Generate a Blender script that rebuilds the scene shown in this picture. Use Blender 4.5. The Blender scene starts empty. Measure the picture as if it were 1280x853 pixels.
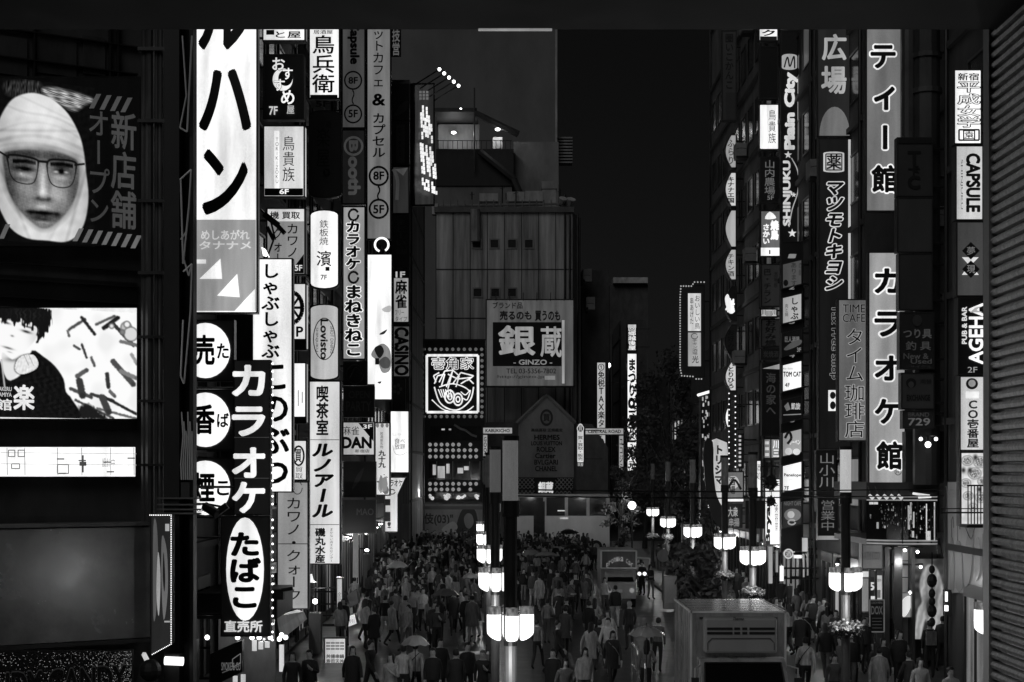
import bpy, bmesh, math, random
import numpy as np
from mathutils import Vector, Matrix
R = math.radians
scene = bpy.context.scene
col = scene.collection

# ---------------------------------------------------------------- camera, sky, light, exposure
F, CX, HY, H = 1925.0, 640.0, 590.0, 6.2          # focal length and horizon in photo pixels, eye height in metres
cd = bpy.data.cameras.new('camera'); cam = bpy.data.objects.new('camera', cd); col.objects.link(cam)
cam.location = (0, 0, H); cam.rotation_euler = (R(90), 0, 0)
cd.sensor_width = 36; cd.sensor_fit = 'HORIZONTAL'; cd.lens = F / 1280 * 36
cd.shift_y = (HY - 426.5) / 1280; cd.clip_start = .1; cd.clip_end = 3000
scene.camera = cam
world = bpy.data.worlds.new('World'); scene.world = world; world.use_nodes = True
nt = world.node_tree; bgn = nt.nodes['Background']
sky = nt.nodes.new('ShaderNodeTexSky'); sky.sky_type = 'NISHITA'; sky.sun_disc = False
sky.sun_elevation = R(38); sky.sun_rotation = R(180)
bw = nt.nodes.new('ShaderNodeRGBToBW')
nt.links.new(sky.outputs[0], bw.inputs[0]); nt.links.new(bw.outputs[0], bgn.inputs[0])
bgn.inputs[1].default_value = 0.0011
sd = bpy.data.lights.new('night_glow', 'SUN'); sd.energy = .31; sd.angle = R(40)
so = bpy.data.objects.new('night_glow', sd); col.objects.link(so)
so.rotation_euler = (R(52), 0, R(-24)); so.location = (0, -20, 40)   # city light from behind the viewer
vs = scene.view_settings
vs.view_transform = 'Standard'; vs.look = 'None'; vs.exposure = 0; vs.gamma = 1; vs.use_curve_mapping = False
cy = scene.cycles
cy.use_denoising = True; cy.max_bounces = 5; cy.diffuse_bounces = 2; cy.glossy_bounces = 2
cy.transmission_bounces = 4; cy.transparent_max_bounces = 6; cy.sample_clamp_indirect = 3; cy.caustics_reflective = False; cy.caustics_refractive = False

# ---------------------------------------------------------------- materials (all neutral: the photograph is monochrome)
def lin(v):
    v = max(v, 0)
    return v / 12.92 if v <= .04045 else ((v + .055) / 1.055) ** 2.4
_m = {}
def mat_base(name):
    m = bpy.data.materials.new(name); m.use_nodes = True
    return m, m.node_tree, m.node_tree.nodes['Principled BSDF']
def surf(tone, rough=.6, metal=0, scale=1.2, var=.35, bump=0, coord='Object', zs=.45):
    """diffuse surface with procedural wear; tone = linear base value"""
    k = ('s', round(tone, 3), rough, metal, scale, var, bump, coord, zs)
    if k in _m: return _m[k]
    m, t, p = mat_base('painted_surface'); L = t.links.new
    tc = t.nodes.new('ShaderNodeTexCoord')
    n = t.nodes.new('ShaderNodeTexNoise'); n.inputs['Scale'].default_value = scale; n.inputs['Detail'].default_value = 7; n.inputs['Roughness'].default_value = .65
    mp = t.nodes.new('ShaderNodeMapping'); mp.inputs['Scale'].default_value = (1, 1, zs)
    L(tc.outputs[coord], mp.inputs[0]); L(mp.outputs[0], n.inputs['Vector'])
    r = t.nodes.new('ShaderNodeMapRange'); r.inputs['From Min'].default_value = .3; r.inputs['From Max'].default_value = .7
    r.inputs['To Min'].default_value = tone * (1 - var); r.inputs['To Max'].default_value = tone * (1 + var)
    L(n.outputs['Fac'], r.inputs['Value'])
    L(r.outputs[0], p.inputs['Base Color'])
    r2 = t.nodes.new('ShaderNodeMapRange'); r2.inputs['To Min'].default_value = max(rough - .15, .04); r2.inputs['To Max'].default_value = min(rough + .15, 1)
    L(n.outputs['Fac'], r2.inputs['Value']); L(r2.outputs[0], p.inputs['Roughness'])
    p.inputs['Metallic'].default_value = metal
    if bump:
        b = t.nodes.new('ShaderNodeBump'); b.inputs['Strength'].default_value = bump; b.inputs['Distance'].default_value = .02
        L(n.outputs['Fac'], b.inputs['Height']); L(b.outputs[0], p.inputs['Normal'])
    _m[k] = m
    return m
def glow(v, var=.2, gain=1.0):
    """a face that gives off light: v = display value 0..1; the tubes behind it are never quite even"""
    k = ('g', round(v, 3), var, gain)
    if k in _m: return _m[k]
    m, t, p = mat_base('lit_panel'); L = t.links.new
    e = lin(v) * gain * (1.2 if v >= .9 and gain == 1 else 1)      # the white boxes are overexposed in the photograph
    p.inputs['Base Color'].default_value = (min(.5, e * .5),) * 3 + (1,); p.inputs['Roughness'].default_value = .35
    tc = t.nodes.new('ShaderNodeTexCoord')
    n = t.nodes.new('ShaderNodeTexNoise'); n.inputs['Scale'].default_value = .9; n.inputs['Detail'].default_value = 3
    n2 = t.nodes.new('ShaderNodeTexNoise'); n2.inputs['Scale'].default_value = 45; n2.inputs['Detail'].default_value = 1
    mp = t.nodes.new('ShaderNodeMapping'); mp.inputs['Scale'].default_value = (2.6, 2.6, .35)      # upright tubes behind the sheet
    L(tc.outputs['Object'], mp.inputs[0]); L(mp.outputs[0], n.inputs['Vector']); L(tc.outputs['Object'], n2.inputs['Vector'])
    a = t.nodes.new('ShaderNodeMath'); a.operation = 'MULTIPLY_ADD'; a.inputs[1].default_value = .35
    L(n2.outputs['Fac'], a.inputs[0]); L(n.outputs['Fac'], a.inputs[2])
    r = t.nodes.new('ShaderNodeMapRange'); r.inputs['From Min'].default_value = .4; r.inputs['From Max'].default_value = .95
    r.inputs['To Min'].default_value = e * (1 - var * 2.2); r.inputs['To Max'].default_value = e * (1 + var)
    L(a.outputs[0], r.inputs['Value'])
    p.inputs['Emission Color'].default_value = (1, 1, 1, 1); L(r.outputs[0], p.inputs['Emission Strength'])
    _m[k] = m
    return m
def tone(v):
    return glow(v) if v > 0 else surf(-v, .55, var=.2)
DARK = surf(.022, .5); BLACK = surf(.008, .6); STEEL = surf(.06, .35, .6); WALL = surf(.09, .8, bump=.3); RIM = surf(.05, .4, .3)

# ---------------------------------------------------------------- objects
def tag(o, label=None, cat=None, group=None, kind=None):
    if label: o['label'] = label
    if cat: o['category'] = cat
    if group: o['group'] = group
    if kind: o['kind'] = kind
    return o
def empty(name, loc, label=None, cat=None, group=None):
    o = bpy.data.objects.new(name, None); col.objects.link(o); o.location = loc; o.empty_display_size = .2
    return tag(o, label, cat, group)
def copy_tree(o, parent=None):
    c = o.copy(); col.objects.link(c)
    if parent: c.parent = parent
    for ch in o.children: copy_tree(ch, c)
    return c
class MB:
    """collects shapes and links them as one mesh object"""
    def __init__(s): s.v = []; s.f = []; s.sm = False
    def add(s, vs, fs):
        n = len(s.v); s.v += [tuple(v) for v in vs]; s.f += [tuple(i + n for i in f) for f in fs]; return s
    def box(s, a, b):
        (x0, y0, z0), (x1, y1, z1) = a, b
        return s.add([(x0,y0,z0),(x1,y0,z0),(x1,y1,z0),(x0,y1,z0),(x0,y0,z1),(x1,y0,z1),(x1,y1,z1),(x0,y1,z1)],
                     [(0,3,2,1),(4,5,6,7),(0,1,5,4),(1,2,6,5),(2,3,7,6),(3,0,4,7)])
    def tube(s, a, b, r, n=8, r2=None):
        a, b = Vector(a), Vector(b); d = (b - a).normalized(); r2 = r if r2 is None else r2
        u = d.orthogonal().normalized(); w = d.cross(u); vs = []
        for p, q in ((a, r), (b, r2)):
            for i in range(n):
                t = 2 * math.pi * i / n; vs.append(p + (u * math.cos(t) + w * math.sin(t)) * q)
        return s.add(vs, [(i, (i+1) % n, n + (i+1) % n, n + i) for i in range(n)] + [tuple(range(n))[::-1], tuple(range(n, 2*n))])
    def path(s, pts, r, n=6):
        for a, b in zip(pts, pts[1:]): s.tube(a, b, r, n)
        return s
    def lathe(s, prof, c=(0,0,0), n=16, a0=0, a1=None):
        full = a1 is None; a1 = 2*math.pi if full else a1; vs = []; m = n if full else n + 1
        for r, z in prof:
            for i in range(m):
                t = a0 + (a1 - a0) * i / n; vs.append((c[0] + r*math.cos(t), c[1] + r*math.sin(t), c[2] + z))
        fs = []
        for j in range(len(prof) - 1):
            for i in range(n):
                k = (i + 1) % m; fs.append((j*m+i, j*m+k, (j+1)*m+k, (j+1)*m+i))
        return s.add(vs, fs)
    def ball(s, c, r, n=8, sz=1.0, sy=1.0):
        prof = [(r*math.sin(math.pi*i/n), -r*math.cos(math.pi*i/n)*sz) for i in range(n+1)]
        prof[0] = (r*.02, -r*sz); prof[-1] = (r*.02, r*sz)
        return s.lathe(prof, c, n + 2)
    def build(s, name, m, parent=None, smooth=False):
        me = bpy.data.meshes.new(name)
        loc = parent.matrix_world.translation if parent else Vector((0,0,0))
        if parent:
            loc = Vector(parent.location); q = parent.parent
            while q: loc += Vector(q.location); q = q.parent
        me.from_pydata([(v[0]-loc.x, v[1]-loc.y, v[2]-loc.z) for v in s.v], [], s.f)
        bm = bmesh.new(); bm.from_mesh(me)
        big = [f for f in bm.faces if len(f.verts) > 4]
        if big: bmesh.ops.triangulate(bm, faces=big)
        bmesh.ops.recalc_face_normals(bm, faces=bm.faces) if not s.sm else None
        bm.to_mesh(me); bm.free()
        if smooth:
            for p in me.polygons: p.use_smooth = True
        me.materials.append(m)
        o = bpy.data.objects.new(name, me); col.objects.link(o)
        if parent: o.parent = parent
        return o
def W(px, py, d): return Vector(((px - CX) / F * d, d, H + (HY - py) / F * d))

class Pl:
    """a vertical plane that faces the street; (u, z) are metres along it"""
    def __init__(s, o, ang=0.0, flip=1):
        s.o = Vector((o[0], o[1], 0)); s.u = Vector((math.cos(ang), math.sin(ang), 0)); s.n = Vector((s.u.y, -s.u.x, 0)) * flip
    def uz(s, px, py):
        rx = (px - CX) / F
        u = (rx * s.o.y - s.o.x) / (s.u.x - rx * s.u.y); t = s.o.y + u * s.u.y
        return u, H + (HY - py) / F * t
    def at(s, u, z, off=0): return s.o + s.u * u + Vector((0, 0, z)) + s.n * off
    def rect(s, x0, y0, x1, y1):
        y0, y1 = min(y0, y1), max(y0, y1)
        u0 = s.uz(x0, y0)[0]; u1 = s.uz(x1, y0)[0]; xm = (x0 + x1) / 2
        return u0, s.uz(xm, y1)[1], u1, s.uz(xm, y0)[1]
    def prism(s, mb, pts, o0, o1):
        n = len(pts)
        vs = [s.at(u, z, o1) for u, z in pts] + [s.at(u, z, o0) for u, z in pts]
        return mb.add(vs, [tuple(range(n)), tuple(range(n, 2*n))[::-1]] + [(i, n+i, n+(i+1) % n, (i+1) % n) for i in range(n)])
def facing(d): return Pl((0, d))

# ---------------------------------------------------------------- lettering
_gl = {}
def glyph(ch):
    if ch in _gl: return _gl[ch]
    c = bpy.data.curves.new('glyph', 'FONT'); c.body = ch; c.size = 1; c.resolution_u = 3
    o = bpy.data.objects.new('glyph', c); me = o.to_mesh()
    vs = [(v.co.x, v.co.y) for v in me.vertices]; fs = [tuple(p.vertices) for p in me.polygons]
    o.to_mesh_clear(); bpy.data.objects.remove(o); bpy.data.curves.remove(c)
    _gl[ch] = (vs, fs)
    return _gl[ch]
TURN = 'ー～〜―'
def ring(w, small):
    """strokes are thickened by laying shifted copies a hair apart"""
    if w <= .004: return [(0, 0)]
    n = 4 if small else 8
    out = [(0, 0)] + [(w*math.cos(2*math.pi*i/n + .39), w*math.sin(2*math.pi*i/n + .39)) for i in range(n)]
    if w > .055: out += [(w*.55*math.cos(2*math.pi*i/6), w*.55*math.sin(2*math.pi*i/6)) for i in range(6)] + [(w*math.cos(2*math.pi*i/8), w*math.sin(2*math.pi*i/8)) for i in range(8)]
    return out
def text_geo(mode, s, x0, z0, x1, z1, w, slant=0, small=False):
    """lettering laid into the rectangle; v = stacked, h = a line, rd / ru = a line turned to read down / up; returns (u, z, lift) and faces"""
    V, Fc = [], []
    for k, (dx, dy) in enumerate(ring(w, small)):
        lift = k * .0004
        if mode == 'v':
            ch_h = (z1 - z0) / len(s)
            for i, ch in enumerate(s):
                if ch == ' ': continue
                vs, fs = glyph(ch); b = len(V); cz = z1 - ch_h * (i + 1)
                lat = ord(ch) < 0x250; xs = [q[0] for q in vs]; mx = (min(xs) + max(xs)) / 2 if xs else 0
                for x, y in vs:
                    if lat: x = .5 + (x - mx) * 1.05; y = (y - .34) * 1.15 + .38
                    if ch in TURN: x, y = .5 + (y - .385), .385 - (x - .5)
                    x += dx; y += dy; x += slant * (y - .38)
                    V.append((x0 + x * (x1 - x0), cz + (y + .12) * ch_h, lift))
                Fc += [tuple(j + b for j in f) for f in fs]
            continue
        vs, fs = glyph(s)
        if not vs: return V, Fc
        b0 = len(V)
        ax, bx = min(v[0] for v in vs), max(v[0] for v in vs); ay, by = min(v[1] for v in vs), max(v[1] for v in vs)
        for x, y in vs:
            a, b = (x + dx - ax) / (bx - ax), (y + dy - ay) / max(by - ay, .01)
            if mode == 'h': V.append((x0 + a * (x1 - x0) + slant * (b - .5) * (z1 - z0), z0 + b * (z1 - z0), lift))
            elif mode == 'rd': V.append((x0 + b * (x1 - x0), z1 - a * (z1 - z0), lift))
            else: V.append((x1 - b * (x1 - x0), z0 + a * (z1 - z0), lift))
        Fc += [tuple(j + b0 for j in f) for f in fs]
    return V, Fc
def spline(pts, k=4, closed=True):
    out = []; n = len(pts); rng = n if closed else n - 1
    for i in range(rng):
        p = [pts[(i + j) % n] if closed else pts[min(max(i + j, 0), n - 1)] for j in (-1, 0, 1, 2)]
        for q in range(k):
            t = q / k
            out.append(tuple(.5 * (2*p[1][a] + (p[2][a]-p[0][a])*t + (2*p[0][a]-5*p[1][a]+4*p[2][a]-p[3][a])*t*t + (3*p[1][a]-p[0][a]-3*p[2][a]+p[3][a])*t**3) for a in (0, 1)))
    if not closed: out.append(pts[-1])
    return out
def oval(x0, y0, x1, y1, n=28):
    return [((x0+x1)/2 + (x1-x0)/2*math.cos(2*math.pi*i/n), (y0+y1)/2 + (y1-y0)/2*math.sin(2*math.pi*i/n)) for i in range(n)]
def capsule(x0, y0, x1, y1, h):
    n = 8; xm = (x0+x1)/2; a = (x1-x0)/2
    return [(xm - a*math.cos(math.pi*i/n), y0 + h - h*math.sin(math.pi*i/n)) for i in range(n+1)] + [(xm + a*math.cos(math.pi*i/n), y1 - h + h*math.sin(math.pi*i/n)) for i in range(n+1)]
def lens(x0, y0, x1, y1):
    n = 12
    return [(x1, y0), (x1, y1)] + [(x1 - (x1-x0)*(.42 + .58*math.sin(math.pi*i/n)), y1 + (y0-y1)*i/n) for i in range(0, n+1)]
def rr(x0, y0, x1, y1): return [(x0, y0), (x1, y0), (x1, y1), (x0, y1)]
SIGN_LAYER = .012
def letters(pl, root, T, off):
    """T rows: (mode, text, x0, y0, x1, y1, tone[, weight[, outline tone, outline weight[, slant]]]) or ('p', points, tone) or ('k', polyline, width, tone)"""
    by = {}
    k = 0
    for row in T:
        k += 1; o = off + SIGN_LAYER * (1 + k * .35)
        if row[0] == 'p':
            by.setdefault((row[2], 'motif'), []).append((o, [pl.uz(*p) for p in row[1]], None)); continue
        if row[0] == 'k':
            by.setdefault((row[3], 'line_motif'), []).append((o, [pl.uz(*p) for p in row[1]], row[2])); continue
        mode, s, x0, y0, x1, y1, tn = row[:7]
        w = row[7] if len(row) > 7 else .012
        u0, z0, u1, z1 = pl.rect(x0, y0, x1, y1); sl = row[10] if len(row) > 10 else 0; sm_ = min(abs(x1-x0), abs(y1-y0)) < 7
        if len(row) > 8 and row[8] is not None:
            by.setdefault((row[8], 'lettering'), []).append((o, text_geo(mode, s, u0, z0, u1, z1, row[9], sl, sm_), 't'))
            o += SIGN_LAYER * .7
        by.setdefault((tn, 'lettering'), []).append((o, text_geo(mode, s, u0, z0, u1, z1, w, sl, sm_), 't'))
    for (tn, nm), items in by.items():
        mb = MB(); mb.sm = True
        for o, g, kind in items:
            if kind is None:
                pl.prism(mb, g if area(g) > 0 else g[::-1], o - .006, o)
            elif kind == 't':
                mb.add([pl.at(u, z, o + lf) for u, z, lf in g[0]], g[1])
            else:
                mb.path([pl.at(u, z, o) for u, z in g], kind, 6)
        mb.build(nm, tone(tn), root)
def area(g): return sum(g[i-1][0]*g[i][1] - g[i][0]*g[i-1][1] for i in range(len(g))) / 2
def sign(box, d, face, label, T=(), cat='sign', name='shop_sign', shape=None, depth=.3, rim=1.6, side=None, group=None, cab=None, arm=None, pl=None, extra=None):
    """a lightbox: cabinet with raised rim, lit or printed face, lettering, wall brackets"""
    pl = pl or facing(d)
    x0, y0, x1, y1 = box
    pts = shape or rr(x0, y0, x1, y1)
    g = [pl.uz(*p) for p in pts]
    if area(g) < 0: g = g[::-1]
    cu = sum(p[0] for p in g)/len(g); cz = sum(p[1] for p in g)/len(g)
    us = [p[0] for p in g]; zs = [p[1] for p in g]
    root = empty(name, pl.at((min(us)+max(us))/2, min(zs), -depth/2), label, cat, group)
    mb = MB(); pl.prism(mb, g, -depth, 0)
    rm = rim * abs(pl.uz(x1, y0)[0] - pl.uz(x0, y0)[0]) / max(x1 - x0, 1)
    wu, wz = max(us)-min(us), max(zs)-min(zs)
    su, sz = max(1 - 2*rm/wu, .5), max(1 - 2*rm/wz, .5)
    mu, mz = (min(us)+max(us))/2, (min(zs)+max(zs))/2
    gi = [(mu + (u-mu)*su, mz + (z-mz)*sz) for u, z in g]
    n = len(g)                                                     # raised rim
    a = [pl.at(u, z, .03) for u, z in g]; b = [pl.at(u, z, .03) for u, z in gi]; c = [pl.at(u, z, 0.001) for u, z in gi]; e = [pl.at(u, z, -.001) for u, z in g]
    mb.add(a + b + c + e, [(i, (i+1) % n, n+(i+1) % n, n+i) for i in range(n)] + [(n+i, n+(i+1) % n, 2*n+(i+1) % n, 2*n+i) for i in range(n)] + [(3*n+i, 3*n+(i+1) % n, (i+1) % n, i) for i in range(n)])
    mb.build('cabinet', cab or RIM, root)
    mf = MB(); pl.prism(mf, gi, .002, .014); mf.build('face', tone(face), root)
    if T: letters(pl, root, T, .014)
    if side is not None:
        ms = MB(); s1 = max(us); ms.add([pl.at(s1 + .01, min(zs)+.05, -depth+.03), pl.at(s1 + .01, min(zs)+.05, -.03), pl.at(s1 + .01, max(zs)-.05, -.03), pl.at(s1 + .01, max(zs)-.05, -depth+.03)], [(0,1,2,3)])
        ms.build('side_panel', tone(side), root)
    if arm is None: arm = -1 if x0 < CX else 1
    if arm and pl.u.x > .99:
        ue = (min(us) if arm < 0 else max(us)); L = 1.3
        for zz in ((zs and min(zs) + wz*.18), min(zs) + wz*.82):
            p = pl.at(ue, zz, -depth*.5); q = pl.at(ue + arm*L, zz, -depth*.5); MB().tube(p, q, .035, 6).build('bracket', STEEL, root)
    if extra: extra(pl, root, g)
    return root
def bulbs(pts, r, v, root, name='bulb_row', gain=2.0):
    if len(pts) > 100:
        mb = MB()
        for p in pts: mb.ball(p, r, 4)
        o = mb.build(name, glow(v, .02, gain), root); o['kind'] = 'stuff'; return
    o = None
    for p in pts:
        if o is None:
            mb = MB(); mb.ball(root.location, r, 5); o = mb.build('bulb' if name == 'bulb_row' else name, glow(v, .02, gain), root, True); q = o
        else:
            q = o.copy(); col.objects.link(q); q.parent = root
        q.location = Vector(p) - root.location
def sdf(X, Y, pts):
    """signed distance (inside > 0) of grid points to a closed outline"""
    d = np.full(X.shape, 1e9); ins = np.zeros(X.shape, bool); n = len(pts)
    for i in range(n):
        (ax, ay), (bx, by) = pts[i], pts[(i+1) % n]; ex, ey = bx-ax, by-ay
        t = np.clip(((X-ax)*ex + (Y-ay)*ey) / (ex*ex + ey*ey + 1e-9), 0, 1)
        d = np.minimum(d, np.hypot(X-ax-t*ex, Y-ay-t*ey))
        if ay != by: ins ^= ((ay > Y) != (by > Y)) & (X < (bx-ax)*(Y-ay)/(by-ay) + ax)
    return np.where(ins, d, -d)
def soft(s, w): return np.clip(s/w + .5, 0, 1)
def lay(I, m, v): return I*(1-m) + v*m
def blob(X, Y, cx, cy, rx, ry, rot=0):
    c, s = math.cos(rot), math.sin(rot); u = ((X-cx)*c + (Y-cy)*s)/rx; v = (-(X-cx)*s + (Y-cy)*c)/ry
    return np.exp(-(u*u + v*v))
def noise2(X, Y, sc, seed=0):
    g = np.random.RandomState(seed); o = np.zeros(X.shape)
    for k in range(14):
        a = g.uniform(0, 6.28); f = g.uniform(.5, 1.6)/sc; o += np.sin((X*math.cos(a) + Y*math.sin(a))*f*6.28 + g.uniform(0, 6.28))
    return o/4.5
def picture(pl, root, box, nx, ny, fn, off, name='print', gain=1.0):
    """a printed or screened picture: tones worked out over a grid on the face (display values)"""
    x0, y0, x1, y1 = box
    xs = np.linspace(x0, x1, nx); ys = np.linspace(y0, y1, ny); X, Y = np.meshgrid(xs, ys); I = np.clip(fn(X, Y), 0, 1.05)
    vs = []
    u0, z0, u1, z1 = pl.rect(*box); us = np.linspace(u0, u1, nx); zs = np.linspace(z1, z0, ny)
    for z in zs:
        for u in us: vs.append(pl.at(float(u), float(z), off) - root.location)
    me = bpy.data.meshes.new(name); me.from_pydata(vs, [], [(j*nx+i, j*nx+i+1, (j+1)*nx+i+1, (j+1)*nx+i) for j in range(ny-1) for i in range(nx-1)])
    L = np.where(I <= .04045, I/12.92, ((I+.055)/1.055)**2.4).ravel()
    at = me.color_attributes.new('ink', 'FLOAT_COLOR', 'POINT'); at.data.foreach_set('color', np.stack([L, L, L, np.ones_like(L)], 1).ravel().astype('f'))
    m, t, p = mat_base('glowing_print'); a = t.nodes.new('ShaderNodeAttribute'); a.attribute_name = 'ink'
    p.inputs['Base Color'].default_value = (.02,.02,.02,1); p.inputs['Roughness'].default_value = .4
    t.links.new(a.outputs['Color'], p.inputs['Emission Color']); p.inputs['Emission Strength'].default_value = gain
    me.materials.append(m); o = bpy.data.objects.new(name, me); col.objects.link(o); o.parent = root; return o
# ---------------------------------------------------------------- ground
def sheet(name, pts, z, m, label=None):
    mb = MB(); mb.add([(x, y, z) for x, y in pts], [tuple(range(len(pts)))]); o = mb.build(name, m); o['kind'] = 'structure'; return o
asphalt = surf(.026, .36, scale=1.6, var=.6, bump=.35)
sheet('ground', [(-400, -50), (400, -50), (400, 900), (-400, 900)], -.012, surf(.045, .9))
sheet('road', [(-7.4, 20), (7.6, 20), (9.2, 124), (-9, 124)], 0, asphalt)
sheet('cross_street', [(-60, 124), (60, 124), (60, 138), (-60, 138)], .004, asphalt)
mb = MB(); mb.box((7.9, 26, 0), (11.45, 122, .12)); o = mb.build('pavement', surf(.06, .45, scale=4, var=.6, bump=.4)); o['kind'] = 'structure'
mb = MB(); mb.box((7.7, 26, 0), (7.9, 122, .13)); o = mb.build('kerb', surf(.22, .7)); o['kind'] = 'structure'
mb = MB()
for k in range(9): mb.add([(1.9 - .02*k, 40 + k*9, .008), (2.05 - .02*k, 40 + k*9, .008), (2.05 - .02*k, 44 + k*9, .008), (1.9 - .02*k, 44 + k*9, .008)], [(0,1,2,3)])
o = mb.build('road_marking', surf(.14, .6, scale=9, var=.8)); o['kind'] = 'structure'

# ---------------------------------------------------------------- buildings
def building(name, x0, x1, y0, y1, z1, label, street, m=None, floors=3.4, win=True, bay=2.2, cat='building', lit=()):
    """a block with floor bands, street windows (each pane set back) and downpipes on the face towards the street"""
    r = empty(name, ((x0+x1)/2, (y0+y1)/2, 0), label, cat)
    m = m or WALL
    MB().box((x0, y0, 0), (x1, y1, z1)).build('wall', m, r)
    xs = x1 if street > 0 else x0; k = 1 if street > 0 else -1
    z = 4.2
    while z < z1:
        a, b = xs - .02*k, xs + .12*k
        MB().box((min(a, b), y0 + .05, z - .12), (max(a, b), y1 - .05, z + .06)).build('floor_band', surf(.07, .7), r); z += floors
    n = 0
    if win:
        z = 5.0; fl = 0
        while z < z1 - 2.4 and n < 60:
            y = y0 + .6
            while y + 1.5 < y1 and n < 60:
                a, b = xs + .004*k, xs + .05*k; f = MB()
                f.box((min(a,b), y, z), (max(a,b), y+1.5, z+.07)); f.box((min(a,b), y, z+1.63), (max(a,b), y+1.5, z+1.7))
                f.box((min(a,b), y, z+.07), (max(a,b), y+.07, z+1.63)); f.box((min(a,b), y+1.43, z+.07), (max(a,b), y+1.5, z+1.63))
                w = f.build('window', STEEL, r)
                a, b = xs + .002*k, xs + .018*k
                MB().box((min(a,b), y+.075, z+.075), (max(a,b), y+1.42, z+1.62)).build('pane', glow(random.choice(lit)) if lit and random.random() < .3 else surf(.015, .12), w)
                y += bay; n += 1
            z += floors; fl += 1
    if win:
        y = y0 + .5
        while y + 1.9 < y1:                                            # glazed shopfronts at street level
            a, b = xs + .003*k, xs + .09*k; f = MB(); lo_, hi_ = min(a, b), max(a, b)
            f.box((lo_, y, .12), (hi_, y+1.9, .45)); f.box((lo_, y, 2.95), (hi_, y+1.9, 3.3)); f.box((lo_, y, .45), (hi_, y+.08, 2.95)); f.box((lo_, y+1.82, .45), (hi_, y+1.9, 2.95)); f.box((lo_, y+.92, .45), (hi_, y+.97, 2.95))
            w = f.build('shop_window', surf(.04, .4, .4), r); a, b = xs + .002*k, xs + .03*k
            MB().box((min(a,b), y+.082, .452), (max(a,b), y+1.818, 2.948)).build('pane', glow(random.choice((.3, .45, .6)), .5) if random.random() < .35 else surf(.012, .08), w); y += 2.1
    for yy in (y0 + .25, y1 - .35):
        MB().tube((xs + .1*k, yy, .2), (xs + .1*k, yy, z1 - .5), .06, 8).build('downpipe', STEEL, r)
    return r
random.seed(5)
building('commercial_building', -16, -8.7, 39.5, 45.5, 44, 'dark building behind the tall white signboard and the three oval tobacco signs', 1)
building('commercial_building', -16, -7.7, 45.7, 54.5, 44, 'dark building carrying the column of square floor signs on the left', 1)
building('commercial_building', -16, -7.75, 54.7, 66, 42, 'dark building carrying the tall coffee room sign column', 1)
building('commercial_building', -17, -7.9, 66.2, 82, 44, 'dark building carrying the grey capsule hotel signs', 1)
building('commercial_building', -18, -8.2, 82.2, 103, 40, 'dark building behind the very bright hooked white sign', 1)
building('commercial_building', -20, W(512, 0, 106).x, 106, 122, H + (590-100)/F*106, 'flat roofed block whose corner board faces the plaza', 1, m=surf(.22, .8, scale=.8, var=.6, zs=.08), win=False)
building('commercial_building', 11.9, 24, 35.8, 42.2, 42, 'dark right hand building next to the roller shutter with pub signs', -1)
building('commercial_building', 13.8, 24, 42.4, 50, 42, 'dark right hand building with the glazed balcony on its first floor', -1)
building('commercial_building', 11.5, 24, 50.2, 58.4, 42, 'dark right hand building behind the drugstore sign', -1, lit=(.3, .5))
building('commercial_building', 11.5, 24, 58.6, 70, 42, 'dark right hand building beside the vertical white lettered sign', -1, lit=(.3,))
building('commercial_building', 11.45, 26, 70.2, 88.5, 46, 'pale sided block with bulging lens shaped signs against the night sky', -1, m=surf(.2, .8, bump=.2))
building('commercial_building', 12.5, 30, 92, 122, 14, 'low dark building beyond the lens signs behind the trees', -1, lit=(.4, .7))
for k, (y, z) in enumerate(((72.5, 27), (74.5, 21.5), (71.5, 16), (75, 11.5), (56.8, 24), (56.2, 17), (48.8, 14))):
    xw = 11.45 if y > 70 else 11.5 if y > 50 else 13.8
    u = empty('wall_unit', (xw-.35, y, z), f"grey wall air conditioner, {('fifth','sixth','seventh','lowest','highest','third','innermost')[k]} among those on the right hand walls", 'air conditioner', 'air conditioners on the right hand walls')
    MB().box((xw-.62, y, z), (xw-.1, y+.85, z+.62)).build('casing', surf(.35,.6,var=.4), u); MB().box((xw-.6, y+.05, z-.1), (xw, y+.8, z-.02)).build('bracket', STEEL, u)
    MB().lathe([(.24,0),(.25,.02)], (xw-.36, y-.02, z+.3), 12).build('fan_grille', DARK, u)
# long dark slab behind everything, upper left of the plaza
d = 210
r = empty('office_tower', W(598, 590, d), 'huge blank dark tower wall rising behind the pale panelled building', 'tower')
a, b = W(480, -60, d), W(697, 600, d)
MB().box((a.x, d, 0), (b.x, d+25, a.z)).build('wall', surf(.2, .85, scale=.15, var=.25), r)
mb = MB(); c0 = W(697, 168, d); c1 = W(716, 202, d)
for k in range(9): mb.box((b.x, d+1, c1.z + k*.42), (c1.x, d+3, c1.z + k*.42 + .2))
mb.build('louvre_box', surf(.3, .6), r)
mb = MB(); mb.box((W(694,0,d).x, d-.25, 5), (W(696.5,0,d).x, d-.02, a.z)); mb.build('corner_trim', surf(.5, .5), r)
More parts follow.
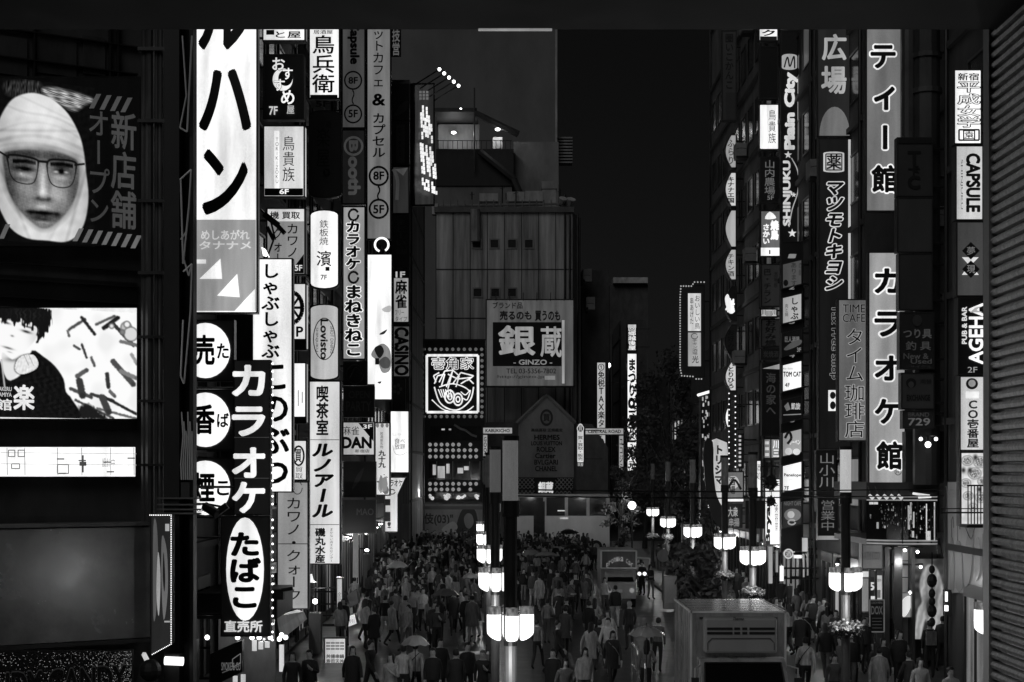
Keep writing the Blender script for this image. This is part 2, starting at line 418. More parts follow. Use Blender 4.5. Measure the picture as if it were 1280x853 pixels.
# open stair terrace in front of it
d = 190
r = empty('roof_terrace', W(590, 250, d), 'lit roof terrace and stair climbing in front of the blank tower', 'terrace')
p = facing(d)
mb = MB()
mb.box((W(545,0,d).x, d+.4, 8), (W(640,0,d).x, d+8, W(0,232,d).z)); mb.build('wall', surf(.2, .8, scale=.3, var=.4), r)
MB().box((W(545,0,d).x, d+.2, W(0,232,d).z), (W(642,0,d).x, d+8, W(0,186,d).z)).build('dark_band', surf(.03, .7), r)
mb = MB(); mb.box((W(545,0,d).x, d+6, W(0,190,d).z), (W(598,0,d).x, d+8, W(0,142,d).z)); mb.build('back_wall', surf(.4, .8, scale=.5, var=.4), r)
mb = MB(); mb.box((W(543,0,d).x, d, W(0,140,d).z), (W(596,0,d).x, d+8.2, W(0,135,d).z)); mb.build('roof', surf(.06, .7), r)
for q0, q1 in (((594,142),(648,168)), ((600,190),(642,224)), ((642,224),(652,246)), ((632,246),(690,242))):
    mb = MB(); mb.tube(W(*q0, d-.4), W(*q1, d-.4), .42, 6); mb.build('stair_beam', surf(.05, .7), r)
MB().box(tuple(W(616,186,d+2)), tuple(W(628,172,d+2.2))).build('door', surf(.5, .6), r)
MB().box(tuple(W(642,262,d+2)), tuple(W(697,186,d+6))).build('stair_house', surf(.24, .8, scale=.3, var=.4), r)
mb = MB()
for x in range(548, 640, 6): mb.tube(W(x, 188, d-.3), W(x, 176, d-.3), .04, 5)
mb.tube(W(546, 176, d-.3), W(640, 176, d-.3), .05, 5); mb.tube(W(593, 215, d-.4), W(593, 110, d-.4), .1, 6); mb.build('railing', STEEL, r)
for x, y, e in ((567, 164, 110), (622, 164, 90)):
    ld = bpy.data.lights.new('terrace_light', 'POINT'); ld.energy = e; ld.shadow_soft_size = .3; lo = bpy.data.objects.new('terrace_light', ld); col.objects.link(lo); lo.parent = r; lo.location = W(x, y+3, d+3.2 if x < 600 else d+.8) - r.location
for x, y in ((567,166),(622,162),(576,136)): MB().ball(W(x, y, d+4 if x < 570 else d-2.3), .34 if x != 576 else .15, 5, .5).build('lamp', glow(1, .02, 6), r)
# panelled building with small square windows
d = 145
r = empty('panelled_building', W(635, 640, d), 'pale concrete panelled building with two rows of tiny square windows', 'building')
p = facing(d); zt = W(0, 266, d).z
xa, xb, xc = W(545,0,d).x, W(716,0,d).x, W(728,0,d).x
mb = MB(); v = [(xa, d), (xb, d), (xc, d+3.4), (xc, d+18), (xa, d+18)]
mb.add([(x, y, 0) for x, y in v] + [(x, y, zt) for x, y in v], [(0,1,6,5),(1,2,7,6),(2,3,8,7),(3,4,9,8),(4,0,5,9),(5,6,7,8,9)])
mb.build('wall', surf(.38, .85, scale=.9, var=.75, bump=.25, zs=.07), r)
mb = MB()
for k in range(9): x = xa + k * (xb - xa) / 8; mb.box((x-.035, d-.03, 6), (x+.035, d-.001, zt))
for y in (337, 398, 460): z = W(0, y, d).z; mb.box((xa, d-.035, z-.05), (xb, d-.002, z+.05))
mb.build('panel_joint', surf(.05, .9), r)
mb = MB(); mb.box((xa-.15, d-.3, zt), (xb+.1, d+.2, zt+.5)); mb.build('parapet', surf(.12, .8), r)
for x, y in ((596,305),(618,305),(640,305),(661,305),(597,366),(619,366),(640,366)):
    q = W(x, y, d); s = .36
    f = MB()
    for (bx0, bz0, bx1, bz1) in ((-s-.12,-s-.12,s+.12,-s),(-s-.12,s,s+.12,s+.12),(-s-.12,-s,-s,s),(s,-s,s+.12,s)): f.box((q.x+bx0, d-.08, q.z+bz0), (q.x+bx1, d-.002, q.z+bz1))
    w = f.build('window', surf(.25, .8), r)
    MB().box((q.x-s, d-.02, q.z-s), (q.x+s, d-.004, q.z+s)).build('pane', BLACK, w)
mb = MB(); mb.tube(W(594, 262, d-.4), W(594, 302, d-.4), .45, 10); mb.build('duct', surf(.3, .5, .3), r)
mb = MB()
for x in (706, 712, 722): mb.tube(W(x, 268, d-.2), W(x, 620, d-.2), .1, 6)
mb.build('downpipe', STEEL, r)
grp = 'rooftop air conditioning units on the panelled building'
for k, (x0, x1, y0, lab) in enumerate(((600,622,246,'leftmost grey rooftop cooling unit on the panelled building'),(634,655,244,'middle grey rooftop cooling unit on the panelled building'),(657,678,243,'rightmost large grey rooftop cooling unit beside the tower corner'))):
    a, b = W(x0, 262, d+2), W(x1, y0, d+2)
    u = empty('rooftop_unit', ((a.x+b.x)/2, d+3, zt), lab, 'cooling unit', grp)
    MB().box((a.x, d+2, zt+.5), (b.x, d+4, zt+1.4)).build('fan_section', surf(.08, .6), u)
    MB().box((a.x-.05, d+1.9, zt+1.4), (b.x+.05, d+4.1, b.z+.3)).build('casing', surf(.4, .6), u)
    mb = MB()
    for x in (a.x+.1, b.x-.1): mb.box((x-.06, d+1.95, zt), (x+.06, d+2.1, zt+1.5))
    mb.build('leg', STEEL, u)
r = empty('roof_pipework', W(560, 262, d), 'tangle of pipes and railing along the left roof edge of the panelled building', 'pipework')
mb = MB()
for y in (258, 262, 266): mb.tube(W(541, y, d+.6), W(700, y-3, d+.6), .12, 6)
for x in range(545, 700, 9): mb.tube(W(x, 267, d+.5), W(x, 250, d+.5), .06, 5)
mb.build('pipe', surf(.3, .5, .4), r)
MB().box(tuple(W(540, 268, d+.3)), tuple(W(548, 257, d+1.4))).build('junction_box', surf(.45, .5), r)
r = empty('surveillance_horn', W(718, 262, d), 'pair of small pale loudspeaker horns on the right roof corner', 'loudspeaker')
mb = MB(); mb.tube(W(706,270,d+1), W(706,243,d+1), .1, 6); mb.build('pole', STEEL, r)
mb = MB(); mb.tube(W(712,258,d+1), W(714,249,d+.6), .2, 8, .45); mb.tube(W(702,256,d+1), W(704,248,d+.6), .2, 8, .4); mb.build('horn', surf(.5, .5), r)
mb = MB()
for k in range(4): x = W(504+k*2.2, 0, 105.9).x; mb.box((x-.02, 105.96, 4), (x+.02, 105.995, H + 480/F*106))
for y in (330, 398): z = W(0, y, 106).z; mb.box((W(500,0,106).x, 105.95, z-.04), (W(512,0,106).x, 105.992, z+.04))
tag(mb.build('wall_conduit', STEEL), 'thin dark conduits on the flat roofed block beside the stacked corner signs', 'conduit')
r = empty('roof_tank', W(648, 244, 148), 'pale box tank behind the cooling units at the tower corner', 'tank'); MB().box(tuple(W(678, 262, 147)), tuple(W(694, 236, 150))).build('body', surf(.4,.6), r); MB().box(tuple(W(677, 236, 146.9)), tuple(W(695, 234.5, 150.1))).build('lid', surf(.3,.6), r)
r = empty('roof_antenna', W(620, 262, 147), 'thin forked antenna masts along the roof of the panelled building', 'antenna'); mb = MB()
for x, y in ((628, 232), (645, 238), (590, 240), (700, 236)): mb.tube(W(x, 264, 146.5), W(x, y, 146.5), .06, 5); mb.tube(W(x-3, y+4, 146.5), W(x+3, y+3, 146.5), .04, 4)
mb.build('mast', STEEL, r)
for x, y, lab in ((734,345,'upper small air conditioner on the dark wall right of the panelled building'),(738,380,'lower small air conditioner on the dark wall right of the panelled building')):
    u = empty('wall_unit', W(x, y, 150), lab, 'air conditioner'); MB().box(tuple(W(x-5, y+7, 150)), tuple(W(x+5, y-7, 151.2))).build('casing', surf(.3, .6), u)
    MB().lathe([(.32, 0), (.34, .03)], tuple(W(x, y, 149.9)), 12).build('fan_grille', DARK, u)
    MB().box(tuple(W(x-5, y+9, 150)), tuple(W(x-4, y+7, 152))).build('bracket', STEEL, u)
building('commercial_building', W(728,0,152).x, W(762,0,152).x, 153, 165, W(0,338,153).z, 'narrow dark building squeezed right of the panelled building', -1, win=False)
d = 220
r = empty('distant_tower', W(785, 590, d), 'far dark tower with a flat overhanging top beyond the road arch', 'tower')
MB().box((W(762,0,d).x, d, 0), (W(810,0,d).x, d+14, W(0,356,d).z)).build('wall', surf(.12, .9), r)
MB().box((W(766,0,d).x, d-1, W(0,355,d).z), (W(809,0,d).x, d+14, W(0,348,d).z)).build('roof_sign', surf(.7, .5), r)
building('commercial_building', W(776,0,172).x, W(808,0,172).x, 172, 185, W(0,400,172).z, 'dark building behind the far bright vertical restaurant sign', -1, win=False)
for k, (x0, x1, y0, dd, lab) in enumerate(((806, 850, 470, 230, 'far low dark block behind the crowns of the street trees'), (738, 780, 470, 240, 'far dark block at the end of the arcade road'))):
    building('commercial_building', W(x0,0,dd).x, W(x1,0,dd).x, dd, dd+15, W(0,y0,dd).z, lab, -1, win=False)

# gable fronted shop at the foot of the panelled building
d = 143.5; p = facing(d)
r = empty('gabled_shopfront', W(682, 640, d), 'grey house shaped shopfront panel listing luxury labels in black', 'shopfront')
mb = MB(); p.prism(mb, [p.uz(*q) for q in ((600,628),(760,628),(760,560),(740,530),(716,530),(683,494),(648,528),(608,528),(600,540))], -1.2, 0); mb.build('base_wall', surf(.12, .7), r)
mb = MB(); p.prism(mb, [p.uz(*q) for q in ((648,617),(717,617),(717,528),(683,496),(648,528))], .01, .5); mb.build('gable_panel', surf(.33, .6, scale=.5), r)
mb = MB(); mb.path([p.at(*p.uz(*q), .55) for q in ((646,529),(683,494),(719,529))], .18, 6); mb.build('gable_trim', surf(.3, .6), r)
ov = oval(675, 512, 691, 533); letters(p, r, [('p', ov, -.05), ('p', oval(677.5, 515, 688.5, 530), -.25), ('h','買',679,518,687,527,-.03,.02),
    ('h','高価買取 正規鑑定',664,536,703,540,-.05,.02), ('h','HERMES',668,544,699,550,-.02,.03), ('h','LOUIS VUITTON',664,552,702,557,-.02,.03), ('h','ROLEX',671,559,694,565,-.02,.03),
    ('h','Cartier',669,567,694,573,-.02,.03), ('h','BVLGARI',668,575,697,581,-.02,.03), ('h','CHANEL',669,583,696,589,-.02,.03)], .52)
mb = MB()
for x0, x1 in ((645, 668), (694, 716)):
    for k in range(-3, 8):
        for s in (1, -1):
            a = x0 + k*5; q0, q1 = (a, 617), (a + 17*s, 598)
            t0 = max(x0, min(x1, q0[0])); t1 = max(x0, min(x1, q1[0]))
            if abs(t1-t0) < 3: continue
            ya = 617 - (t0-q0[0])/(q1[0]-q0[0])*19; yb = 617 - (t1-q0[0])/(q1[0]-q0[0])*19
            mb.tube(W(t0, ya, d-.65), W(t1, yb, d-.65), .05, 4)
mb.build('lattice', surf(.4, .5), r)
MB().box(tuple(W(645, 618, d-.6)), tuple(W(717, 597, d-.53))).build('lattice_board', BLACK, r)
letters(p, r, [('h','銀蔵',673,603,691,616,.8,.05)], .66)
MB().box(tuple(W(600, 626, d-2.6)), tuple(W(768, 619, d-.7))).build('awning', surf(.12, .6), r)
mb = MB()
for x in range(612, 760, 18): mb.box(tuple(W(x, 640, d-.5)), tuple(W(x+14, 628, d-.45)))
mb.build('shop_glass', glow(.36, .4), r)

# ---------------------------------------------------------------- near frame: girder, roller shutter, edge column
r = empty('bridge_girder', (0, 15.4, W(0, 38, 15).z), 'black steel girder crossing the top of the view', 'girder')
z = W(0, 37, 16.2).z
MB().box((-9, 15, z), (9, 16.2, z + 1.2)).build('web', surf(.035, .7, scale=2, var=.4), r)
MB().box((-9, 14.75, z-.004), (9, 15.0, z + .05)).build('lower_flange', surf(.05, .5, .4), r)
MB().box((W(598,0,16.2).x, 16.15, z-.013), (W(690,0,16.2).x, 16.22, z-.003)).build('edge_highlight', glow(.55), r)  # glowing strip painted in as the highlight on the girder edge
for k in range(12): MB().tube((-7 + k*1.2, 14.74, z + .1), (-7 + k*1.2, 15, z + .1), .02, 6).build('rivet', STEEL, r)
r = empty('roller_shutter', (5, 13, 0), 'grey corrugated roller shutter wall closing the right edge', 'shutter')
xs = W(1243, 0, 16.5).x; mb = MB(); z = 3.0
while z < 12:
    vs = []; fs = []
    prof = ((0, 0), (.06, .012), (.075, .05), (.055, .08), (.0, .088), (0, .11))
    for y in (8.0, 16.4):
        vs += [(xs - q[0], y, z + q[1]) for q in prof]
    n = len(prof); mb.add(vs, [(i, i+1, n+i+1, n+i) for i in range(n-1)]); z += .11
mb.build('slat_curtain', surf(.75, .4, .1, scale=14, var=.3), r)
MB().box((xs - .09, 16.4, 2), (xs + .1, 16.6, z)).build('guide_rail', surf(.2, .4, .5), r)
MB().box((xs + .01, 8, 2), (xs + .3, 16.4, z)).build('backing', BLACK, r)
r = empty('steel_column', W(215, 850, 36), 'black riveted steel column with pipes left of the white signboard', 'column')
a, b = W(205, 900, 36), W(224, -40, 36)
MB().box((a.x, 36, -.0), (b.x, 36.5, b.z)).build('shaft', surf(.025, .5, .3), r)
mb = MB()
for x, rad in ((180,.07),(187,.11),(196,.05),(201,.06)): mb.tube(W(x, 660, 36.4), W(x, -40, 36.4), rad, 10)
mb.build('pipe', surf(.12, .35, .5), r)
mb = MB()
for y in (60, 150, 250, 340, 420, 500, 580): mb.box(tuple(W(172, y+3, 36.2)), tuple(W(206, y, 36.3)))
mb.build('pipe_clamp', STEEL, r)
mb = MB(); mb.box(tuple(W(237, 900, 36.1)), tuple(W(246, -40, 36.5))); mb.build('flange', surf(.03, .5, .3), r); MB().box(tuple(W(222, 900, 36.52)), tuple(W(246, -40, 36.6))).build('back_plate', BLACK, r)
r = empty('neon_bracket', W(232, 640, 36), 'thin glass tube outlines hanging between the dark column flanges', 'neon tube')
mb = MB()
for pts in (((228,45),(233,120),(225,160),(234,165),(240,45)), ((225,225),(239,212),(236,260),(229,330),(226,225)), ((229,322),(236,345),(240,330),(238,390),(230,480),(226,470),(229,400)), ((226,300),(233,290),(236,260)), ((229,340),(240,330))):
    mb.path([W(x, y, 35.95) for x, y in pts], .022, 5)
for k in range(6): mb.path([W(227+k*2.6, 515+(k % 3)*12, 35.95), W(229+k*2.2, 545, 35.95), W(226+k*2.8, 580, 35.95), W(227+k*2.6, 600, 35.95)], .02, 5)
mb.build('glass_tube', surf(.7, .1), r)
MB().box(tuple(W(226, 622, 36)), tuple(W(240, 603, 36.3))).build('transformer', surf(.06, .4), r)
mb = MB()
for y in (622, 630, 636, 641): mb.box(tuple(W(196, y+2, 35.9)), tuple(W(252, y, 36)))
mb.build('ledge', surf(.2, .4, .4), r)
# ---------------------------------------------------------------- near left building: angled wall with poster, screen, strip, panel
NP = Pl((W(175, 0, 36.5).x, 36.5), R(30.6))
r = empty('corner_building', NP.at(-2, 0, -1), 'dark corner building carrying the face poster and the lit screen', 'building')
mb = MB(); NP.prism(mb, [(-9, 0), (.55, 0), (.55, 18), (-9, 18)], -3, -.35); mb.build('wall', surf(.07, .75, bump=.2), r)
for y in (40, 75, 330, 350, 372): 
    mb = MB(); u0, z0, u1, z1 = NP.rect(-40, y+1.5, 176, y); NP.prism(mb, rr(u0, z0, u1, z1), -.4, -.2); mb.build('rail', STEEL, r)
for x in (45, 140, 150): 
    mb = MB(); u0, z0, u1, z1 = NP.rect(x, 95, x+2, 20); NP.prism(mb, rr(u0, z0, u1, z1), -.4, -.22); mb.build('post', STEEL, r)
for x0, x1 in ((0, 38), (50, 100), (108, 136)):
    mb = MB(); u0, z0, u1, z1 = NP.rect(x0, 90, x1, 42); NP.prism(mb, rr(u0, z0, u1, z1), -.36, -.3); mb.build('window', surf(.08, .15), r)
def stripe(x0, y0, w, h, s): return [(x0, y0), (x0 + w, y0), (x0 + w - s, y0 + h), (x0 - s, y0 + h)]
# portrait poster; its print glows by itself
def portrait(X, Y):
    I = .025 + .01*noise2(X, Y, 9, 3)
    h1 = soft(sdf(X, Y, spline([(4,110),(20,104),(46,101),(50,120),(10,124)])), 6); I = lay(I, h1, .15 + .10*noise2(X*2.2, Y*.5, 8, 1) + .05*noise2(X*4, Y*.6, 6, 21))
    h2 = soft(sdf(X, Y, spline([(51,112),(60,107),(80,108),(110,113),(117,118),(106,124),(92,134),(76,128),(60,122)])), 5); I = lay(I, h2, .52 + .25*noise2((X + Y)*.35, (Y - X*.22)*2.6, 7, 2) + .10*noise2(X*.4, (Y - X*.25)*4.5, 7, 22))
    out = spline([(-14,200),(-8,172),(2,146),(14,128),(30,119),(45,117),(64,122),(84,138),(98,162),(104,184),(107,210),(110,240),(106,270),(96,290),(80,300),(58,300),(32,299),(12,288),(-2,264),(-12,235)])
    so = sdf(X, Y, out)
    sh = .86 - .16*np.clip((X-62)/50, 0, 1)**2 - .22*np.clip((40-X)/55, 0, 1)**1.5 - .10*blob(X, Y, 50, 186, 60, 10) + .05*blob(X, Y, 50, 142, 34, 16)
    sh -= .07*soft(2.2 - np.abs(Y - (170 + (X-50)**2*.004)), 2.5) + .06*soft(1.8 - np.abs(Y - (180 + (X-46)**2*.0035)), 2) + .05*soft(1.5 - np.abs(Y - 132 - (X-50)*.35), 2) + .05*soft(1.5 - np.abs(Y-153-(X-50)**2*.006), 3)
    sh -= .10*soft(2 - np.abs(X - 98 + (Y-240)*.28), 3)*(Y > 205) + .08*soft(2 - np.abs(X - 4 - (Y-225)*.42), 3)*(Y > 205) + .05*soft(1.6 - np.abs(X - 90 + (Y-240)*.5), 3)*(Y > 230)
    sh += .028*noise2(X, Y, 19, 7)*(.4 + .6*soft(Y-150, 60)) - .07*soft(1.6 - np.abs(Y - 144 - (X-50)*.22 - 3*np.sin(X*.07)), 2.5) - .08*soft(1.8 - np.abs(Y - 162 + (X-60)*.10), 3)
    sh += .012*noise2(X, Y, 14, 17) + .006*noise2(X, Y, 3, 8)
    I = lay(I, soft(so, 2), sh)
    fs = sdf(X, Y, spline([(3,197),(18,191),(36,188),(66,187),(88,192),(97,199),(98,216),(94,240),(82,263),(64,281),(52,285),(40,280),(22,264),(9,242),(4,218)]))
    I = I - .20*soft(4 - np.abs(fs), 6)*(fs < 2)*soft(so, 3)
    f = .56 + .08*blob(X, Y, 50, 215, 10, 30) + .06*blob(X, Y, 26, 236, 16, 12) + .07*blob(X, Y, 74, 238, 14, 14) - .18*blob(X, Y, 50, 194, 60, 7) - .15*blob(X, Y, 8, 240, 14, 34) - .14*blob(X, Y, 92, 236, 12, 34) - .06*blob(X, Y, 50, 282, 26, 10)
    f += .12*blob(X, Y, 52, 226, 3.5, 16) + .14*blob(X, Y, 52, 240, 6, 5) - .10*blob(X, Y, 43, 228, 4, 14) - .08*blob(X, Y, 60, 230, 3.5, 12)
    f -= .20*blob(X, Y, 53, 249, 11, 2.6) + .12*blob(X, Y, 46, 247, 3, 2.5) + .14*blob(X, Y, 60, 247, 3, 2.5)
    f -= .16*blob(X, Y, 29, 208, 15, 9) + .13*blob(X, Y, 74, 208, 13, 9)
    f -= .22*soft(2.2 - np.abs(Y - (203 + np.abs(X-30)*.10)), 2.5)*(X > 14)*(X < 43) + .24*soft(2.2 - np.abs(Y - (202 + np.abs(X-76)*.10)), 2.5)*(X > 61)*(X < 90)
    f -= .30*blob(X, Y, 29, 213, 11, 2.6) + .18*blob(X, Y, 75, 211.5, 10, 3.2) - .10*blob(X, Y, 29, 221, 10, 4) - .12*blob(X, Y, 75, 219, 9, 4) - .16*blob(X, Y, 25, 219, 1.8, 1.5)
    f -= .12*blob(X, Y, 26, 226, 12, 3) + .05*blob(X, Y, 75, 225, 11, 3)
    f += .34*blob(X, Y, 69, 212.5, 3.2, 1.6) + .34*blob(X, Y, 81, 212, 3.2, 1.6) + .16*blob(X, Y, 24, 214, 2.6, 1.2) - .22*blob(X, Y, 75, 212, 3.2, 2.8) - .12*blob(X, Y, 75, 206, 10, 2)
    f += .16*blob(X, Y, 52, 258, 9, 3.2) - .36*blob(X, Y, 52, 265.5, 17, 2.4) - .26*blob(X, Y, 52, 271.5, 14, 4.5) + .12*blob(X, Y, 52, 277.5, 10, 1.8) + .10*blob(X, Y, 53, 271.5, 8, 2) - .16*blob(X, Y, 36, 266, 5, 4) - .16*blob(X, Y, 70, 267, 5, 4) + .06*blob(X, Y, 52, 281, 9, 3)
    f += .02*noise2(X, Y, 4, 12) + .015*noise2(X, Y, 14, 13)
    f = .40 + (f - .50)*1.45 + .10*blob(X, Y, 66, 240, 18, 14) - .10*np.clip((34-X)/30, 0, 1)
    I = lay(I, soft(fs, 2.5), f)
    for g in (spline([(9,198),(26,197),(44,200),(46,206),(43,224),(36,231),(20,230),(12,222),(9,208)], 4), spline([(58,201),(74,197),(92,198),(94,206),(90,224),(82,231),(68,231),(60,223)], 4)):
        s = sdf(X, Y, g); top = np.clip((214 - Y)/16, 0, 1); I = I + .035*soft(s, 2); I = lay(I, soft(.55 + .8*top - np.abs(s), 1.2), .05)
    I = lay(I, soft(1.5 - np.abs(Y - (203 - (X-51)**2*.0-1.5)), 1.2)*(X > 45)*(X < 59), .06); I = lay(I, soft(1.3 - np.abs(Y - (201.5 - (X-93)*.2)), 1)*(X > 92)*(X < 105), .06); I = lay(I, soft(1.3 - np.abs(Y - (200 - (9-X)*.5)), 1)*(X < 10), .06)
    return I
T = [('p', stripe(120 + k*13, 118 + k*1.6, 6, 18, 9), .30) for k in range(4)]
T += [('p', stripe(98 + k*12, 286 + k*1.5, 6, 16, 8), .42) for k in range(7)] + [('p', stripe(6 + k*12, 281, 6, 18, 8), .4) for k in range(1)]
T += [('v', '新店舗', 137, 140, 170, 288, .27, .018), ('v', 'オープン', 108, 137, 136, 282, .25, .01)]
sign((-60, 96, 176, 308), 0, .035, 'large poster of a bandaged face in glasses with grey vertical Japanese lettering', T, 'billboard', 'billboard', pl=NP, depth=.25, rim=2, arm=0,
     extra=lambda pl, root, g: picture(pl, root, (-30, 101, 118, 304), 190, 260, portrait, .02))
# lit screen
def screen(X, Y):
    I = .99 - .05*noise2(X, Y, 40, 5).clip(0, 1) + 0*X
    g = np.random.RandomState(9)
    for x0, y0, x1, y1, w, v in ((84,412,104,398,1.6,.3),(100,396,116,416,1.8,.15),(118,404,142,392,1.5,.35),(128,408,146,394,2.4,.12),(140,402,166,428,2.2,.2),(150,424,171,428,2,.45),(94,470,106,462,2.5,.35),(140,450,166,478,3.2,.3),(150,462,170,470,2.5,.5),(86,486,112,496,2.0,.3),(112,492,140,500,1.8,.22),(130,496,170,516,1.6,.15),(92,500,140,522,1.4,.3),(120,510,170,522,1.4,.4),(82,414,84,420,1.4,.4),(100,430,106,446,1.3,.2),(90,432,97,436,1.4,.3),(112,446,116,456,1.6,.35),(132,466,134,482,2.4,.2),(97,476,101,494,4,.22),(126,496,134,514,4,.25),(136,488,142,494,2,.4),(164,440,171,452,2,.6)):
        q = (noise2(X, Y, 5, int(x0)) * 1.2); t = np.clip(((X-x0)*(x1-x0) + (Y-y0)*(y1-y0))/((x1-x0)**2 + (y1-y0)**2), 0, 1); dd = np.hypot(X-x0-t*(x1-x0), Y-y0-t*(y1-y0))
        I = lay(I, soft(w*1.1 + q*.25 - dd, 1.6), v); I = lay(I, .5*soft(w*.8 - np.hypot(X-x1-(Y-y1)*.2, Y-y1), 2), v*.6)
    for cx, cy, r_, v in ((157,406,7,.75),(163,414,9,.86),(158,402,4,.95),(152,412,3,.5),(138,405,3,.9)): s = r_ - np.hypot(X-cx, Y-cy); I = lay(I, soft(s, 1.5), v); I = lay(I, soft(1 - np.abs(s), 1.5)*.7, .4)
    I = lay(I, soft(sdf(X, Y, [(92,524),(96,508),(108,504),(136,524)]) + noise2(X, Y, 6, 4), 4), .10)
    coat = sdf(X, Y, spline([(-12,526),(-12,448),(0,456),(8,476),(20,474),(30,462),(38,440),(52,447),(66,458),(77,474),(80,490),(88,500),(93,526)], 3)); I = lay(I, soft(coat, 1.6), .05 + .03*noise2(X, Y, 8, 6).clip(-1, 1))
    face = sdf(X, Y, spline([(-4,400),(20,394),(44,404),(45,420),(38,432),(24,446),(12,454),(3,448),(-4,440)])); I = lay(I, soft(face, 2), .98 - .10*blob(X, Y, 42, 424, 8, 14))
    neck = sdf(X, Y, spline([(2,444),(14,452),(24,446),(26,460),(12,478),(3,466)])); I = lay(I, soft(neck, 2), .90 - .35*blob(X, Y, 14, 452, 9, 3))
    hand = sdf(X, Y, spline([(20,452),(28,446),(40,445),(46,454),(44,462),(34,468),(24,470),(17,464)])); I = lay(I, soft(hand, 1.5), .90 + .05*noise2(X, Y, 5, 3)); 
    for x in (31, 37): I = lay(I, soft(.5 - np.abs(X - x - (Y-452)*.45), 1.2)*soft(hand, 2)*.5*(Y < 459), .4)
    I = I - .3*soft(1.2 - np.abs(hand), 1.5)*(hand < .5)
    for cx, cy, rx, ry, v in ((6,407,5,1.4,.75),(31,417,5.5,1.6,.8),(7,402,6,1.2,.6),(33,411,6,1.2,.6),(14,423,2,1.2,.45),(9,438,6,1.3,.55),(11,443,3,.9,.25)): I = I - v*blob(X, Y, cx, cy, rx, ry, .25)*soft(face, 3)
    hair = sdf(X, Y, spline([(-12,386),(20,384),(50,386),(61,390),(61,404),(57,416),(50,424),(43,430),(45,418),(42,410),(37,416),(36,406),(28,412),(25,403),(16,410),(12,402),(4,408),(-2,402),(-12,412)], 3)); I = lay(I, soft(hair + noise2(X*2.2, Y*.4, 6, 2)*1.6, 1.8), .06 + .08*np.clip(np.sin(X*1.1 + noise2(X, Y, 10, 1)*2), 0, 1)*blob(X, Y, 30, 396, 22, 8))
    I = lay(I, soft(1 - np.abs(X - 3 - (Y-470)*.12), 1.5)*(Y > 452)*(Y < 486), .75)
    return I
T = [('h', '館', -6, 499, 14, 513, .9, .02), ('h', '楽', 17, 482, 42, 512, .9, .03), ('h', 'TAKERU', -5, 484, 14, 489, .85, .02), ('h', 'TAMIYA', -5, 491, 14, 496, .85, .02)]
sign((-60, 384, 172, 525), 0, .9, 'bright video screen showing a dark haired figure on a white scene', T, 'screen', 'video_screen', pl=NP, depth=.4, rim=1.5, arm=0,
     extra=lambda pl, root, g: picture(pl, root, (-12, 387, 170.5, 523), 230, 180, screen, .017, 'screen_picture'))
u0, z0, u1, z1 = NP.rect(-60, 536, 176, 345)
mb = MB(); NP.prism(mb, rr(u0, z0, u1, z1), -.36, -.28); mb.build('screen_surround', surf(.02, .35), r)
T = [('k', [(0, y), (170, y+1.5)], .008, .75) for y in (566, 580)] + [('k', [(x0,y0),(x1,y0),(x1,y1),(x0,y1),(x0,y0)], .012, .45) for x0,y0,x1,y1 in ((14,580,24,586),(10,563,18,571),(22,563,30,571),(71,581,85,592))]
T += [('k', [(x, 560), (x+.5, 594)], .008, .5) for x in (8, 30, 71, 101, 137, 166)] + [('k', [(x, y), (x+9, y)], .016, .35) for x, y in ((70,574),(97,576),(128,578),(158,573),(72,592),(132,590))]
T += [('h', '設計中', 126, 573, 142, 584, .5, .0), ('h', '+', 98, 570, 106, 590, .3, .02)]
sign((-60, 558, 170, 597), 0, 1.02, 'long white lit strip sign with thin ruled lines under the video screen', T, 'sign', pl=NP, depth=.2, rim=1.2, arm=0)
r2 = empty('metal_canopy', NP.at(-1, 2.6, 0), 'dark dented sheet metal canopy front with a soft highlight', 'canopy')
mb = MB(); u0, z0, u1, z1 = NP.rect(-60, 800, 188, 660); NP.prism(mb, rr(u0, z0, u1, z1), -.2, .6); mb.build('panel', surf(.26, .24, .5, scale=.9, var=.35, bump=.35, zs=1), r2)
mb = MB(); u0, z0, u1, z1 = NP.rect(-60, 658, 176, 654); NP.prism(mb, rr(u0, z0, u1, z1), -.2, .68); mb.build('top_rail', surf(.2, .4, .5), r2)
mb = MB(); u0, z0, u1, z1 = NP.rect(-60, 806, 184, 801); NP.prism(mb, rr(u0, z0, u1, z1), -.2, .64); mb.build('lower_rail', surf(.05, .4, .5), r2)
sign((-60, 812, 167, 900), 0, .0001, 'sparkling glass front with dark cut letters below the metal canopy', [('h', 'CANDY CANDY', -50, 838, 157, 868, .13, .05), ('h', 'CANDY CANDY', -50, 839, 157, 869, -.008, .03)], 'shop window', 'glitter_window', pl=NP, depth=.1, rim=3, arm=0,
     extra=lambda pl, root, g: None)
mb = MB(); random.seed(8)
for k in range(800):
    x = random.uniform(0, 165) if k % 2 else 165 - abs(random.gauss(0, 28)); y = random.uniform(814, 853)
    if x < 0: continue
    u, z = NP.uz(x, y); s = random.uniform(.002, .009)
    mb.add([NP.at(u-s, z, .017), NP.at(u, z-s, .017), NP.at(u+s, z, .017), NP.at(u, z+s, .017)], [(0,1,2,3)])
g = [o for o in col.objects if o.name.startswith('glitter_window')][0]
gb = mb.build('sequin', glow(.75, .2), g); gb['kind'] = 'stuff'
